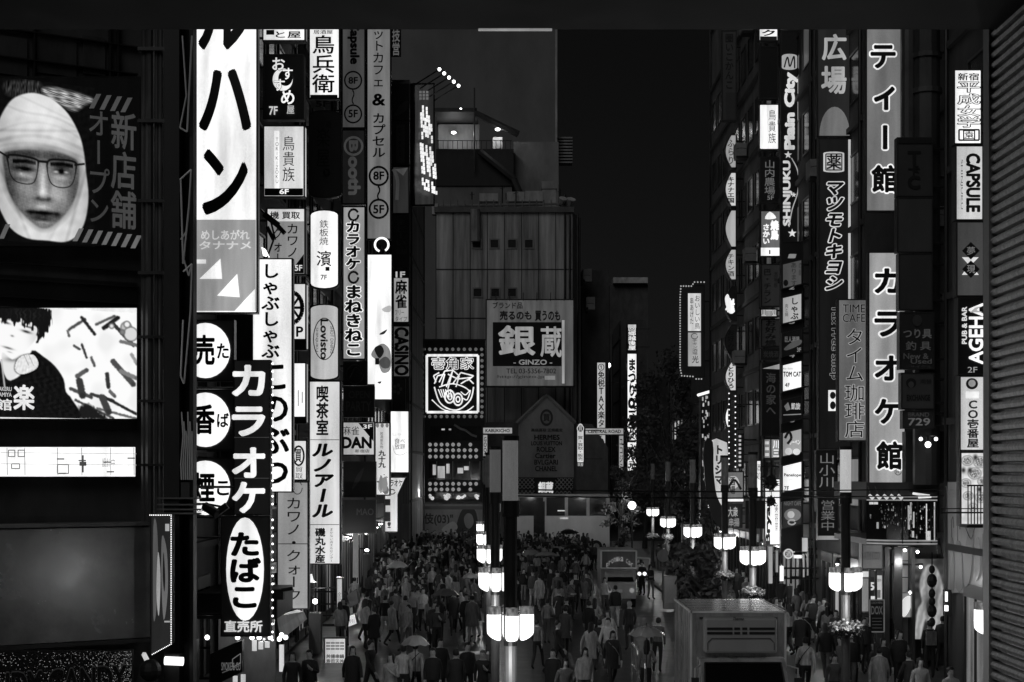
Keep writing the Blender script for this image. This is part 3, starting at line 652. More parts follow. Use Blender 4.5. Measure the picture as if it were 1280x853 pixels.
# picture column at the corner of the canopy
def edge_bulbs(pts, step, rad=.035, v=.95):
    def f(pl, root, g):
        q = []
        for a, b in zip(pts, pts[1:]):
            n = max(int(math.hypot(b[0]-a[0], b[1]-a[1]) / step), 1)
            for i in range(n): q.append(pl.at(*pl.uz(a[0]+(b[0]-a[0])*i/n, a[1]+(b[1]-a[1])*i/n), .05))
        bulbs(q, rad, v, root)
    return f
T = [('p', spline([(192,660),(196,655),(198,700),(196,760),(192,770)]), .35), ('p', spline([(203,670),(209,690),(210,740),(205,775),(202,720)]), .4), ('p', spline([(198,690),(201,720),(199,770),(196,740)]), .65), ('p', rr(207,664,212,655), .7), ('p', spline([(205,690),(207,720),(206,740),(204,720)]), .1), ('p', rr(206, 778, 213, 776), .6)]
sign((188, 643, 215, 816), 35.2, .14, 'narrow dark picture panel edged with tiny bulbs beside the metal canopy', T, 'sign', shape=[(188,643),(215,643),(215,805),(188,820)], extra=edge_bulbs([(188,644),(214.5,644),(214.5,805),(189,819)], 2.2, .012), arm=0)

# ---------------------------------------------------------------- left street: projecting signs
wh, bk = .96, -.008
sign((240, -40, 322, 392), 41, wh, 'tallest white signboard with huge black katakana strokes over a grey lower part',
     [('p', rr(243, 389, 320, 275), .62), ('h', 'ル', 250, 60, 310, -30, bk, .03), ('h', 'ハ', 251, 161, 312, 90, bk, .035), ('h', 'ン', 255, 266, 308, 190, bk, .035),
      ('h', 'めしあがれ', 252, 300, 312, 288, .85, .02), ('h', 'タナナメ', 250, 312, 314, 302, .85, .02)] +
     [('p', [(250,349),(278,349),(276,324)], .97), ('p', [(272,370),(300,372),(297,343)], .97), ('p', [(294,389),(319,390),(319,362)], .97), ('p', [(246,330),(258,330),(258,325),(246,325)], .9)], side=.25)
grp = 'three oval tobacco signs'
for k, (y0, y1, a, b, lab) in enumerate(((400,477,'売','た','topmost of the three white oval tobacco signs in dark boxes'),(487,563,'香','ば','middle of the three white oval tobacco signs in dark boxes'),(572,648,'煙','こ','lowest of the three white oval tobacco signs in dark boxes'))):
    T = [('p', oval(226, y0+4, 288, y1-4), wh), ('h', a, 243, y1-21, 268, y0+20, bk, .035), ('h', b, 272, y1-29, 286, y0+30, bk, .03)]
    if k == 2: T.append(('h', 'CIGARETTE', 240, 640, 276, 636, -.1, .01))
    sign((224, y0, 293, y1), 40.7, -.11, lab, T, group=grp)
sign((292, 450, 338, 644), 40.2, .075, 'black vertical sign with four white katakana reading karaoke, bulbs down its right edge',
     [('h', c, 292, y+h_, 330, y, .93, .04) for c, y, h_ in zip('カラオケ', (458, 510, 561, 604), (36, 34, 35, 36))] + [('k', [(293, y), (337, y)], .008, .25) for y in (547, 598)],
     extra=edge_bulbs([(341, 455), (341, 640)], 9.5, .032))
sign((276, 645, 338, 796), 40.2, -.07, 'dark sign with tall white oval and bold black hiragana for tobacco above storefront',
     [('p', oval(283, 647, 330, 776), .95), ('v', 'たばこ', 286, 664, 326, 762, bk, .05), ('h', '直売所', 281, 790, 328, 776, .85, .03)], extra=edge_bulbs([(341, 650), (341, 800), (320, 798)], 9.5, .032))
sign((315, 323, 366, 616), 43.5, .93, 'white vertical sign with black hiragana for hot pot half behind the karaoke sign',
     [('v', 'しゃぶしゃぶ', 327, 329, 350, 449, bk, .03), ('v', 'このぶつ', 322, 450, 363, 610, bk, .03)], side=.3)
r = empty('flood_lamp', W(332, 316, 43), 'bright little floodlight on top of the white hot pot sign', 'lamp')
mb = MB(); mb.tube(W(334, 322, 43), W(342, 300, 43.3), .03, 6); mb.tube(W(342,300,43.3), W(334,284,43.3), .06, 6); mb.build('arm', STEEL, r)
MB().add([W(327,309,43), W(332,312,43), W(337,322,43), W(329,320,43)], [(0,1,2,3)]).build('lens', glow(1, .02, 3), r)
grp = 'square floor signs in a column'
D = 46
sign((328, 20, 382, 52), D, .9, 'cropped white sign at the top of the square floor sign column', [('h','と屋',345,48,376,40,-.05,.02), ('p', rr(333,44,343,38), -.05)], side=.4, group=grp)
sign((329, 68, 380, 150), D, -.03, 'black floor sign with white hiragana around a white crescent',
     [('p', oval(341,86,366,114), .9), ('p', oval(348,88,366,108), -.02), ('h','お',341,88,356,73,.9,.02,-.01,.05), ('h','す',354,100,366,86,.9,.02,-.01,.05), ('h','す',343,114,356,100,.9,.02,-.01,.05), ('h','め',352,131,368,114,.9,.02,-.01,.05), ('h','7F',337,144,347,134,.85,.03), ('h','屋',359,143,368,133,.7,.02)], group=grp, side=.12)
sign((329, 157, 381, 247), D, .85, 'white floor sign with thin antique characters and a narrow white stripe',
     [('p', rr(343, 236, 349, 164), .98), ('v', 'TORIKIZOKU', 344, 172, 349, 230, -.2, .0), ('v', '鳥貴族', 353, 170, 369, 228, -.05, -.004), ('p', rr(331,245,379,236), -.02), ('h','6F',350,243,361,237,.9,.03)], side=.75, group=grp)
sign((333, 260, 382, 344), D, .55, 'grey floor sign with black katakana under a white header band',
     [('p', rr(335, 277, 380, 262), .88), ('h','機 買取',338,274,375,265,-.03,.02), ('v','カワノ',358,279,374,323,bk,.01), ('v','クォー',341,284,354,332,bk,.01), ('p',[(362,342),(380,342),(380,318)],-.02), ('h','5F',369,339,378,332,.85,.02)], side=.3, group=grp)
sign((352, 354, 383, 438), D, .88, 'white floor sign with a black spoked wheel badge',
     [('k', oval(352,366,378,404,20)+[(378,385)], .07, -.01)] + [('k', [(365,385),(365+12*math.cos(a),385+17*math.sin(a))], .04, -.01) for a in [k*math.pi/4 for k in range(8)]] + [('h','P',371,421,379,409,-.01,.03), ('p', rr(354,437,382,424), -.01)], side=.75, group=grp)
sign((352, 453, 383, 530), D, .95, 'plain white floor sign below the spoked wheel sign', [('k',[(373,488),(373,508)],.012,-.05), ('k',[(378,490),(378,504)],.012,-.05), ('p', rr(354,529,382,521), -.02)], side=.6, group=grp)
sign((356, 550, 384, 601), D, .88, 'small white sign with a ring mark above the long grey katakana sign', [('k', oval(367,558,380,582,18)+[(380,570)], .03, -.01), ('h','買',369,578,377,562,-.05,.02), ('v','貿取',369,583,379,599,-.1,.0)], group=grp)
sign((346, 602, 386, 762), 45.4, .60, 'long grey sign with a thin black column of katakana',
     [('v','カワノ・クォーク',357,621,378,752,bk,.006), ('k',[(348,680),(385,680)],.012,-.05), ('k', oval(366,602,378,618,14), .012, -.2)], side=.2)
D = 55; grp = 'tall coffee room sign column'
sign((386, 30, 425, 124), D, .93, 'white lantern shaped sign with three brushed black characters for bird soldiers', [('v','鳥兵衛',390,44,419,117,bk,.015), ('h','居酒屋',392,43,416,38,-.2,.01), ('p', rr(388,123,422,119), -.06)], group=grp)
sign((386, 138, 427, 248), D, -.07, 'unlit dark lantern sign with faint brushed characters', [('v','楽屋',395,160,413,210,-.02,.0), ('h','鶏',408,160,414,152,-.02,0), ('k', oval(405,212,412,220,12), .03, -.02), ('h','5F',395,134,411,127,-.01,.02)], shape=capsule(386,138,427,248,6), group=grp)
sign((387, 262, 424, 362), D, .97, 'bright white lantern sign with rounded ends and small black characters', [('v','鉄板焼',399,275,411,307,-.02,0), ('h','濱',396,333,414,314,-.02,.01), ('h','7F',401,350,409,344,-.02,.02), ('p',rr(407,339,412,334),-.1)], shape=capsule(387,262,424,362,6), group=grp)
sign((387, 380, 424, 476), D, .74, 'pale grey lantern sign with a thin oval ring of lettering', [('k', oval(392,398,419,450,26)+[(419,424)], .018, -.05), ('rd','Lovisto',401,400,410,449,-.03,.03), ('rd','SHINJUKU',394,410,398,440,-.1,0), ('rd','SHOT DINING',413,408,417,442,-.1,0)], shape=capsule(387,380,424,476,5), group=grp)
sign((386, 476, 426, 706), D, .88, 'long white sign with brushed black characters and slanted katakana for a coffee room',
     [('v','喫茶室',395,482,411,545,bk,.03), ('v','ルノアール',391,553,417,648,bk,.05,None,0,.15), ('k',[(388,550),(424,550)],.012,-.1), ('k',[(388,656),(424,656)],.012,-.1), ('v','磯丸水産',394,660,407,704,bk,.04), ('v','まかない店エルセンター',412,660,417,703,-.05,.0)], side=.15, group=grp)
r = empty('wall_light', W(428, 690, 56), 'glaring white wall light beside the long grey katakana sign', 'lamp')
MB().ball(W(394, 752, 57.5), .09, 6).build('bulb', glow(1, 0, 30), r); MB().tube(W(390, 745, 57.8), W(394, 752, 57.6), .04, 6).build('arm', STEEL, r)
mb = MB(); mb.lathe([(.03,.3),(.1,.05),(.22,0)], tuple(W(389,728,56.5)), 12); mb.build('shade', glow(.9,.02), r)
D = 66; grp = 'grey capsule hotel signs'
sign((427, 30, 457, 161), D, .27, 'dim grey sign with a sideways word and two ringed floor numbers', [('rd','Capsule',435,28,449,80,-.03,.05), ('h','8F',436,105,447,97,-.02,.03), ('h','5F',436,147,447,138,-.02,.03), ('v','～',436,112,447,132,-.02,.02), ('k',oval(431,90,452,112,20)+[(452,101)],.035,-.02), ('k',oval(431,132,452,154,20)+[(452,143)],.035,-.02)], group=grp)
sign((427, 162, 457, 256), D, .10, 'dark sign with a pale ringed letter and sideways lettering', [('rd','ooth',436,197,450,243,.26,.05), ('k',oval(431,172,453,194,20)+[(453,183)],.05,.26), ('rd','B',437,177,447,189,.26,.05)], group=grp)
sign((428, 258, 457, 450), D, .60, 'mid grey vertical sign with bold outlined kana reading karaoke and a cat', [('v','カラオケ',432,276,451,338,-.02,.05,.93,.10), ('v','まねきねこ',431,356,453,446,-.02,.045,.93,.10), ('k',oval(436,262,448,276,14),.05,-.02), ('k',oval(436,340,448,354,14),.05,-.02)])
sign((429, 452, 459, 482), D, -.03, 'small dark square sign with a barely visible swirl', [('k',oval(433,456,454,480,18),.03,-.06), ('k',spline([(436,474),(444,460),(452,468)],4,False),.05,-.06)])
sign((429, 483, 468, 522), D-1, -.02, 'dark unlit board with faint block capitals', [('h','OPEN',436,498,462,489,-.06,.02), ('h','PARTY',433,514,464,502,-.06,.02)])
def cut(pl, root, g): pass
sign((428, 527, 469, 570), D, .72, 'white mahjong sign with large capitals and a black cut corner', [('p',[(448,529),(467,529),(467,552)],-.01), ('h','3F',454,536,465,531,.85,.02), ('h','麻雀',428,544,449,533,-.05,.0), ('h','DAN',428,560,464,547,bk,.05), ('h','新宿店',444,566,462,562,-.05,.01)])
sign((429, 577, 470, 622), D-1, -.03, 'dark unlit board with ghostly streaks below the mahjong sign', [('p',spline([(440,612),(446,595),(455,585),(450,600)]),-.07)])
sign((429, 625, 470, 667), D-1.5, -.025, 'dark unlit board with faint capital letters, lowest of the unlit boards', [('h','MAO',446,644,467,636,-.10,.02)])
D = 83
sign((458, 25, 489, 300), D, .46, 'grey vertical sign with black katakana and two ringed floor numbers', [('v','ネットカフェ',465,20,481,110,bk,.01), ('h','&',466,132,481,118,bk,.03), ('v','カプセル',465,141,482,198,bk,.02), ('h','8F',467,225,480,215,bk,.03), ('h','5F',467,267,480,257,bk,.03), ('v','～',467,232,480,252,bk,.03), ('k',oval(462,209,485,232,20)+[(485,220)],.06,-.01), ('k',oval(462,250,485,273,20)+[(485,262)],.06,-.01)])
def hook(pl, root, g):
    mb = MB(); pts = [pl.at(*pl.uz(477+9*math.cos(a), 307-9*math.sin(a)), -.05) for a in [R(-100+k*17) for k in range(-0,19)]]
    pts = [pl.at(*pl.uz(477, 318), -.05)] + [pl.at(*pl.uz(477+8.5*math.cos(R(a)), 307+8.5*math.sin(R(a))), -.05) for a in range(200, -60+360+101, 12)][:22]
    pts = [pl.at(*pl.uz(477-8.5*math.sin(R(a)), 306+8.5*math.cos(R(a))), -.05) for a in range(20, 330, 14)]
    mb.path(pts, .055, 8); mb.build('neon_hook', glow(.95, .02, 1.5), root)
sign((459, 318, 490, 500), D-1.5, 1.0, 'dazzling blank white tall sign topped by a hook shaped neon tube', [('p',spline([(478,386),(488,382),(488,390),(480,390)]),.8), ('p',spline([(464,444),(470,434),(480,430),(488,440),(488,462),(478,466),(472,452)]),.55), ('p',spline([(468,436),(476,432),(480,440),(474,448)]),.12), ('p',spline([(474,452),(482,446),(488,452),(486,460),(478,460)]),.3), ('p',spline([(474,418),(484,412),(480,418)]),.2), ('p',rr(469,456,474,448),.08), ('p',spline([(472,478),(477,477),(475,480)]),.2)], extra=hook, shape=[(459,318),(490,318),(490,500),(468,500),(468,481),(459,481)], rim=.8)
sign((468, 528, 488, 620), 80, .88, 'white sign with brushed numerals over a flower print near the plaza corner', [('v','九十九',473,563,482,585,bk,.04), ('v','居酒屋名物',475,540,479,561,-.05,0)] + [('p', oval(470+random.random()*13, 588+random.random()*26, 474+random.random()*13, 593+random.random()*26, 7), random.choice((.4,.6,.5))) for _ in range(14)] + [('p',oval(x,529,x+4,535,8),.5) for x in (470,476,482)], side=.2)
D = 102
sign((487, 513, 512, 592), D-2, 1.0, 'very bright white all you can eat sign with small characters in a ring', [('h','食べ',493,555,507,548,-.15,0), ('h','放題',493,562,507,555,-.15,0), ('k',spline([(491,557),(494,567),(502,569),(509,565)],4,False),.02,.6), ('h','しゃぶ',491,545,509,541,.7,0)], side=.35)
sign((480, 596, 508, 666), 92, .86, 'white arrow shaped karaoke sign pointing down the street', [('h','ラオケ',488,608,503,600,-.03,.02), ('k',oval(486,612,494,618,12),.03,-.1), ('p',rr(481,652,488,624),-.04), ('h','!',485,660,488,653,-.05,.03), ('p', rr(482,640,488,632), .8)], shape=[(480,596),(508,596),(497,618),(497,666),(480,666)])
D = 104; grp = 'stacked signs at the plaza corner'
sign((489, 20, 501, 70), D, -.06, 'narrow dark sign with pale characters cut by the girder', [('v','技営',490,36,500,70,.35,.02)], group=grp)
sign((489, 105, 512, 150), D, -.03, 'dark blank board below the narrow girder cut sign', [('p',spline([(492,146),(500,132),(510,126),(508,138)]),-.08)], group=grp)
sign((490, 152, 512, 206), D, -.03, 'dark board with a pale column of dim small letters', [('p', rr(495,204,506,156), -.09), ('v','Guest',497,160,503,196,-.03,.01)], group=grp)
sign((490, 208, 512, 268), D, .17, 'dim grey board with a pale ribbon shape', [('k',spline([(492,212),(497,226),(496,250)],4,False),.12,.24), ('p',[(494,212),(510,210),(504,220)],.3)], group=grp)
sign((491, 270, 512, 334), D, -.04, 'dark board with faint hiragana above the freestyle mahjong board', [('v','まどーい',494,274,508,308,-.1,.02), ('h','居酒屋',495,318,509,312,-.12,0)], group=grp)
sign((491, 338, 512, 404), D, .62, 'pale mahjong board with two bold characters under a dark floor number', [('p',rr(492,348,511,339),-.03), ('h','1F',495,347,506,340,.75,.03), ('v','麻雀',494,350,509,386,-.03,.03), ('h','フリー',494,394,505,388,-.1,0), ('h','タイプ',494,402,509,396,-.1,0)], group=grp)
sign((491, 407, 513, 472), D, .30, 'grey sign with sideways bold casino capitals', [('rd','CASINO',494,410,510,469,bk,.05)], group=grp)
sign((491, 474, 507, 530), D, -.06, 'dark board with a faint flower emblem below the casino sign', [('p',oval(495+4*math.cos(a),484+5*math.sin(a),499+4*math.cos(a),489+5*math.sin(a),8),-.18) for a in [k*1.26 for k in range(5)]], group=grp)
# corner board that looks along the cross street
CP = Pl((W(517, 0, 106).x, 106), R(52))
fig = ['..1.1...','..1.1...','.11.11..','.11111..','.1.1.11.','.111111.','..1111..','.1.11.1.','.1....1.','........','11.1.1..','11.1.11.','1111.11.','11.1111.','11.111.1','.1.11.11','11.11.11','11..1.11','........','1.11.1..','11.1.11.','.111.111']
T = []
for j, row in enumerate(fig):
    for i, c in enumerate(row):
        if c == '1': x0 = 522.5 + i*2.35; y0 = 130 + j*4.9 + i*1.0; T.append(('p', rr(x0, y0+4.4, x0+2.2, y0), .95))
T += [('p', rr(x, y, x+3, y-3), .42) for x in (518.5,522.5,526.5) for y in (118,122,126)]
def spot(pl, root, g):
    for k in range(5):
        mb = MB(); ms = MB(); a = pl.at(*pl.uz(519+k*6, 106+k*5), 0); b = a + pl.n*2.2 + Vector((0,0,.7)); ms.tube(a, b, .05, 5); mb.ball(b, .12, 5)
        ms.build('lamp_arm', STEEL, root); mb.build('lamp', glow(1, 0, 4), root)
sign((517, 104, 543, 258), 0, .19, 'tall corner board seen edgewise with glowing white pixel figure and five spotlights', T, 'billboard', 'billboard', pl=CP, depth=.3, extra=spot, arm=0)
# ---------------------------------------------------------------- plaza end: neon noodle front, gold lettered billboard, arch
def ringbulbs(pl, root, g):
    q = []
    for k in range(11): 
        x = 530 + k*7.2
        q += [pl.at(*pl.uz(x, 437), .15), pl.at(*pl.uz(x, 521), .15)]
    for k in range(11): q += [pl.at(*pl.uz(528.5, 444 + k*7.2), .15), pl.at(*pl.uz(602.5, 444 + k*7.2), .15)]
    bulbs(q, .15, .36, root, 'bulb_row', 1.0)
    q = []
    for y in (556,563,571,605,612):
        for k in range(9): 
            if k in (6,8) and y in (556,612): continue
            q.append(pl.at(*pl.uz(537.5 + k*7.2, y), .1))
    bulbs(q, .17, .52, root, 'disc_lamp', 1.0)
    for x0, y0, x1, y1 in ((538,551,602,533),(536,600,600,577),(536,624,600,616)): 
        mb = MB(); u0, z0, u1, z1 = pl.rect(x0, y0, x1, y1); pl.prism(mb, rr(u0,z0,u1,z1), .016, .05); mb.build('window', surf(.03, .1), root)
    for x0, y0, x1, y1 in ((541,594,545,581),(547,598,556,583),(558,592,562,580),(572,592,579,585),(580,588,586,583),(552,538,556,536),(561,538,564,536)):
        u0, z0, u1, z1 = pl.rect(x0, y0, x1, y1); mb = MB(); pl.prism(mb, rr(u0,z0,u1,z1), .052, .06); mb.build('lit_interior', glow(.75, .3), root)
    mb = MB()
    for x in (546, 566, 587, 600): mb.box(tuple(pl.at(*pl.uz(x-.5, 600), .1)), tuple(pl.at(*pl.uz(x+.5, 577), .05)))
    mb.path([pl.at(*pl.uz(*q), .2) for q in ((568,531),(575,536),(582,538),(590,544),(596,546))], .1, 5); mb.build('mullion', surf(.3,.4), root)
    random.seed(4)
    for x in (539, 557, 560, 572, 579, 597):
        mb = MB()
        for k in range(4):
            c = pl.at(*pl.uz(x+random.uniform(-2,2), 622+random.uniform(-3,2)), .3); mb.ball(c, random.uniform(.08,.2), 4)
        mb.build('glowing_ornament', glow(.8, .2), root)
p = facing(135)
nz = .93
T = [('k',[(533.5,444.5),(597.5,444.5),(597.5,515.5),(533.5,515.5),(533.5,444.5)],.11,nz), ('h','壱角家',540,462,592,447,-.01,.0,nz,.05)]
for pts in (((543,480),(547,470),(556,468),(552,482)),((549,478),(556,464),(566,463),(560,486)),((558,484),(566,463),(574,470),(570,484)),((566,480),(576,466),(592,470),(584,476)),((545,478),(542,470),(549,466)),((560,468),(572,474),(590,472)),((576,480),(586,474),(592,480))):
    T.append(('k', list(pts), .055, nz))
T += [('k', spline([(543,484),(549,502),(560,511),(574,512),(588,500),(592,484)],4,False),.06,nz), ('k', spline([(540,500),(556,513),(580,515),(592,508)],4,False),.05,nz), ('k', spline([(549,484),(565,480),(580,484),(588,490)],4,False),.05,nz)]
T += [('k', oval(556,488,568,504,16)+[(568,496)], .07, nz), ('k', oval(560,492,565,500,12)+[(565,496)], .06, nz), ('k', oval(567,492,578,507,16)+[(578,500)], .07, nz), ('k', oval(570,496,575,503,12)+[(575,500)], .06, nz)]
T += [('k', [(548+k*3,487),(552+k*2.4,497)], .045, nz) for k in range(6)] + [('k', spline([(576,490),(582,494),(588,488),(584,500),(579,498)],3,False), .045, nz)]
sign((525, 424, 607, 628), 135, -.008, 'black noodle shop front with neon ramen bowl drawing framed by round bulbs', T, 'sign', 'neon_shopfront', depth=1.5, extra=ringbulbs, arm=0)
def gin(pl, root, g):
    for k in range(6):
        a = pl.at(*pl.uz(620+k*17, 376), 0); b = a + Vector((0,-1.1,.6)); MB().tube(a, b, .04, 5).build('lamp_arm', STEEL, root)
sign((607, 374, 718, 484), 142, .33, 'grey billboard with brush written characters in a black field for brand resale',
     [('p',rr(616,458,704,403),.02), ('h','ブランド品',616,386,653,378,-.03,.02), ('h','売るのも',625,400,664,389,-.02,.04), ('h','買うのも',669,401,700,389,-.02,.04), ('h','銀',624,444,668,408,.60,.03), ('h','蔵',676,446,702,409,.60,.02), ('h','- GINZO -',642,456,690,450,.5,.03), ('h','TEL 03-5356-7802',633,467,695,461,-.05,.01), ('h','http://ginzo.jp',622,474,680,469,-.1,.0), ('p',rr(681,475,694,470),.5)], 'billboard', 'billboard', extra=gin, arm=0, depth=1.0)
sign((702, 400, 706, 480), 141.4, .62, 'thin pale glowing edge strip at the right of the resale billboard', [], 'light strip', 'light_strip', arm=0, depth=.2, rim=.3)
r = empty('mural_wall', W(550, 690, 127), 'printed grey hoarding wall with writing and a dark portrait behind the crowd', 'hoarding')
p = facing(127)
MB().box(tuple(W(500, 700, 127)), tuple(W(612, 630, 127.3))).build('panel', surf(.30, .7, scale=.8), r)
letters(p, r, [('h','歌舞伎(03)"',506,657,566,642,-.04,.03), ('p',spline([(571,668),(574,645),(582,634),(593,637),(597,650),(598,668)]),-.02), ('p',spline([(580,648),(584,642),(590,644),(592,654),(587,661),(582,658)]),-.3), ('p',rr(500,637,612,633),-.12), ('p',spline([(552,662),(566,652),(572,660),(562,668)]),-.5)], 0)
r = empty('lantern_lamp', W(511, 656, 120), 'small ring shaped lantern glowing by the karaoke arrow sign', 'lamp')
mb = MB(); mb.path([W(511+4*math.cos(k*.52)*.8, 640+6*math.sin(k*.52), 118) for k in range(13)], .09, 6); mb.build('ring', glow(.7), r); MB().box(tuple(W(500,638,118)), tuple(W(503,628,118.2))).build('bulb', glow(1,0,1.5), r); MB().tube(W(510,634,118), W(506,600,119), .05, 5).build('arm', STEEL, r)
for q in ((-7.0, 117, 4.6), (-3.5, 119, 5.0)):  # added lights that lift the hoarding and the far crowd
    ld = bpy.data.lights.new('hoarding_fill', 'POINT'); ld.energy = 170; ld.shadow_soft_size = .3; lo = bpy.data.objects.new('hoarding_fill', ld); col.objects.link(lo); lo.parent = r; lo.location = Vector(q) - r.location
# bus parked across the end of the street
d = 118
r = empty('parked_bus', (W(712,0,d).x, d+1.2, 0), 'long white bus parked across the far end behind the crowd', 'bus')
xa, xb = W(646,0,d).x, W(762,0,d).x; z1, zb, zw = W(0,622,d).z, .45, W(0,645,d).z
MB().box((xa, d, zb), (xb, d+2.4, zw)).build('body', surf(.62, .5, scale=.5, var=.2), r)
MB().box((xa+.05, d+.06, zw), (xb-.1, d+2.3, z1)).build('glass_band', surf(.02, .08), r)
MB().box((xa, d, z1), (xb, d+2.4, z1+.25)).build('roof', surf(.3, .5), r)
for x in (647, 681, 708, 735, 760): 
    q = W(x, 0, d).x; MB().box((q-.12, d-.02, zw+.002), (q+.12, d+.05, z1-.002)).build('pillar', surf(.4, .5), r)
MB().box((W(667,0,d).x, d-.03, zb+.05), (W(681,0,d).x, d-.003, z1-.3)).build('door', surf(.02, .15), r)
for x in (660, 745): 
    q = W(x,0,d).x; w = MB(); w.tube((q, d-.06, .48), (q, d+.25, .48), .48, 18); w = w.build('wheel', surf(.015,.8), r); MB().tube((q, d-.09, .48), (q, d-.055, .48), .26, 14).build('rim', surf(.3,.4,.6), w)
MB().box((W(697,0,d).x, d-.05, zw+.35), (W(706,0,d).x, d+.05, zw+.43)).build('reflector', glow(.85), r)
MB().box((W(700,0,d).x, d-.05, zw-.25), (W(710,0,d).x, d-.003, zw-.12)).build('side_lamp', glow(.7), r)
for q in ((1.5, 113.5, 4.4), (5.5, 114, 4.4)):  # added lights, no fixture: brighten the bus side and the crowd before it
    ld = bpy.data.lights.new('bus_fill', 'POINT'); ld.energy = 60; ld.shadow_soft_size = .3; lo = bpy.data.objects.new('bus_fill', ld); col.objects.link(lo); lo.parent = r; lo.location = Vector(q) - r.location
# road arch and small far signs
D = 116
def arch(name, lab, xpost, xend, y, t, tv, dd, post=True):
    pl = facing(dd); r = empty(name, W(xpost+3, 690, dd), lab, 'arch sign')
    mb = MB(); u0,z0,u1,z1 = pl.rect(min(xpost,xend), y+9, max(xpost+7,xend), y); pl.prism(mb, rr(u0,z0,u1,z1), -.25, 0); 
    u0,z0,u1,z1 = pl.rect(xpost, 700, xpost+7, y+9); pl.prism(mb, rr(u0,z0,u1,z1), -.25, 0); mb.build('frame', surf(.1,.5), r)
    mb = MB(); u0,z0,u1,z1 = pl.rect(min(xpost,xend)+1, y+8, max(xpost+7,xend)-1, y+1); pl.prism(mb, rr(u0,z0,u1,z1), .002, .02)
    u0,z0,u1,z1 = pl.rect(xpost+1, 602, xpost+6, y+10); pl.prism(mb, rr(u0,z0,u1,z1), .002, .02); mb.build('lit_band', glow(.62), r)
    letters(pl, r, [('h', t, min(xpost,xend)+4, y+6.5, max(xpost+7,xend)-4, y+2.5, -.02, .03), ('v', tv, xpost+1.2, y+12, xpost+5.8, 600, -.02, .02)], .02)
arch('road_arch', 'lit road arch with capitals on its beam standing left behind the lamp posts', 603, 641, 534, 'KABUKICHO', 'GOODTILL', D)
arch('road_arch', 'lit road arch with its post on the right below the far vertical signs', 773, 731, 535, 'CENTRAL ROAD', 'ユコジミセ', D)
MB().box(tuple(W(720,539,D)), tuple(W(731,537,D+.1))).build('lit_bar', glow(.95), [o for o in col.objects if o.name == 'road_arch.001'][0])
sign((720, 530, 731, 584), 114, .84, 'slim white pawn sign with a round cap left of the road arch', [('v','質・買取・販売',722,545,729,576,-.05,.01), ('p',oval(721,531,730,541),-.02), ('k',oval(721.5,531.5,729.5,540.5,14)+[(729.5,536)],.03,.85), ('h','買',723,539,728,533,.85,.0), ('p',rr(721,584,730,578),-.02), ('h','質屋',722,583,729,579,.8,0)], shape=capsule(720,528,731,584,7), arm=1)
sign((745, 452, 758, 597), 150, .72, 'tall white vertical duty free sign seen far down the arcade road', [('v','①免税TAX楽タイムトラック',747,454,756,594,-.02,.02)], arm=1)
sign((783, 405, 797, 440), 160, -.02, 'black top panel of the far vertical restaurant sign with white characters', [('v','回郷越後屋',785,408,795,438,.9,.02), ('p', rr(785,410,795,406), .8)], arm=1)
sign((783, 441, 797, 590), 160, .95, 'brilliant white far vertical restaurant sign with brushed characters', [('v','まつり◎三元一',785,448,795,560,bk,.05), ('v','ん元',785,566,794,586,-.1,.03)], arm=1)
r = empty('street_light', W(760, 560, 170), 'small bright round street light beside the far vertical signs', 'street light')
MB().ball(W(760, 457, 165), .3, 6).build('globe', glow(1,0,6), r); MB().tube(W(764, 640, 165), W(762, 457, 165), .1, 6).build('pole', STEEL, r)

# ---------------------------------------------------------------- right street: far cluster
def frame_bulbs(pl, root, g):
    q = []; pts = [(880,353),(868,353),(864,358),(851,358),(850,372),(850,460),(852,470),(866,471),(870,474),(880,474)]
    for a, b in zip(pts, pts[1:]):
        n = max(int(math.hypot(b[0]-a[0], b[1]-a[1])/3.2), 1)
        q += [pl.at(*pl.uz(a[0]+(b[0]-a[0])*i/n, a[1]+(b[1]-a[1])*i/n), .06) for i in range(n)]
    bulbs(q, .05, .6, root, 'bulb_row', 1.2)
sign((850, 356, 881, 472), 96, -.05, 'dark framed sign outlined with bulbs holding two white panels', [('p',rr(860,414,876,367),.88), ('p',rr(860,458,876,416),.66), ('v','おいしい鳥',868,369,875,412,-.05,0), ('v','串あげた',862,372,867,406,-.1,0), ('v','チキン酒場',865,424,872,444,-.05,0), ('h','光',865,454,873,445,-.05,.01), ('k',oval(864,417,872,424,10),.02,-.1)], extra=frame_bulbs)
for k, (y0, y1, v, t, lab) in enumerate(((168,211,.6,'ふらり','topmost bulging lens sign with brushed kana'),(215,259,.78,'キナナエ国','second lens sign from the top with blocky black marks'),(262,310,.66,'','blank pale glowing lens sign, third from the top'),(311,351,.66,'チキン酒','lens sign with small dotted letters below the blank one'),(358,402,-.03,'炭','dark lens sign with a glowing white mark'),(406,448,-.06,'お好み焼','unlit dark lens sign with faint characters'),(452,491,.78,'とりひろ','lowest clear bright lens sign with black kana'),(500,545,.97,'','last lens sign partly behind the bulb lined board'))):
    T = []
    if t and k == 4: T = [('h','炭',907,390,918,374,.95,.05), ('p',spline([(906,374),(910,368),(914,380),(918,386),(916,392),(910,390)]),.9)]
    elif t: T = [('v', t, 909, y0+6, 918, y1-5, bk if v > 0 else -.015, .03 if k in (1,6) else .01)]
    sign((904, y0, 920, y1), 76, v, lab, T, shape=lens(905.5, y0, 921, y1), group='lens shaped signs on the pale building edge', depth=.5)
sign((902, 38, 921, 152), 77, -.11, 'dim grey vertical sign with turned letters above the lens signs', [('v','圏いこかんこ',906,42,917,112,-.03,.02), ('p', rr(907,150,919,116), -.08)])
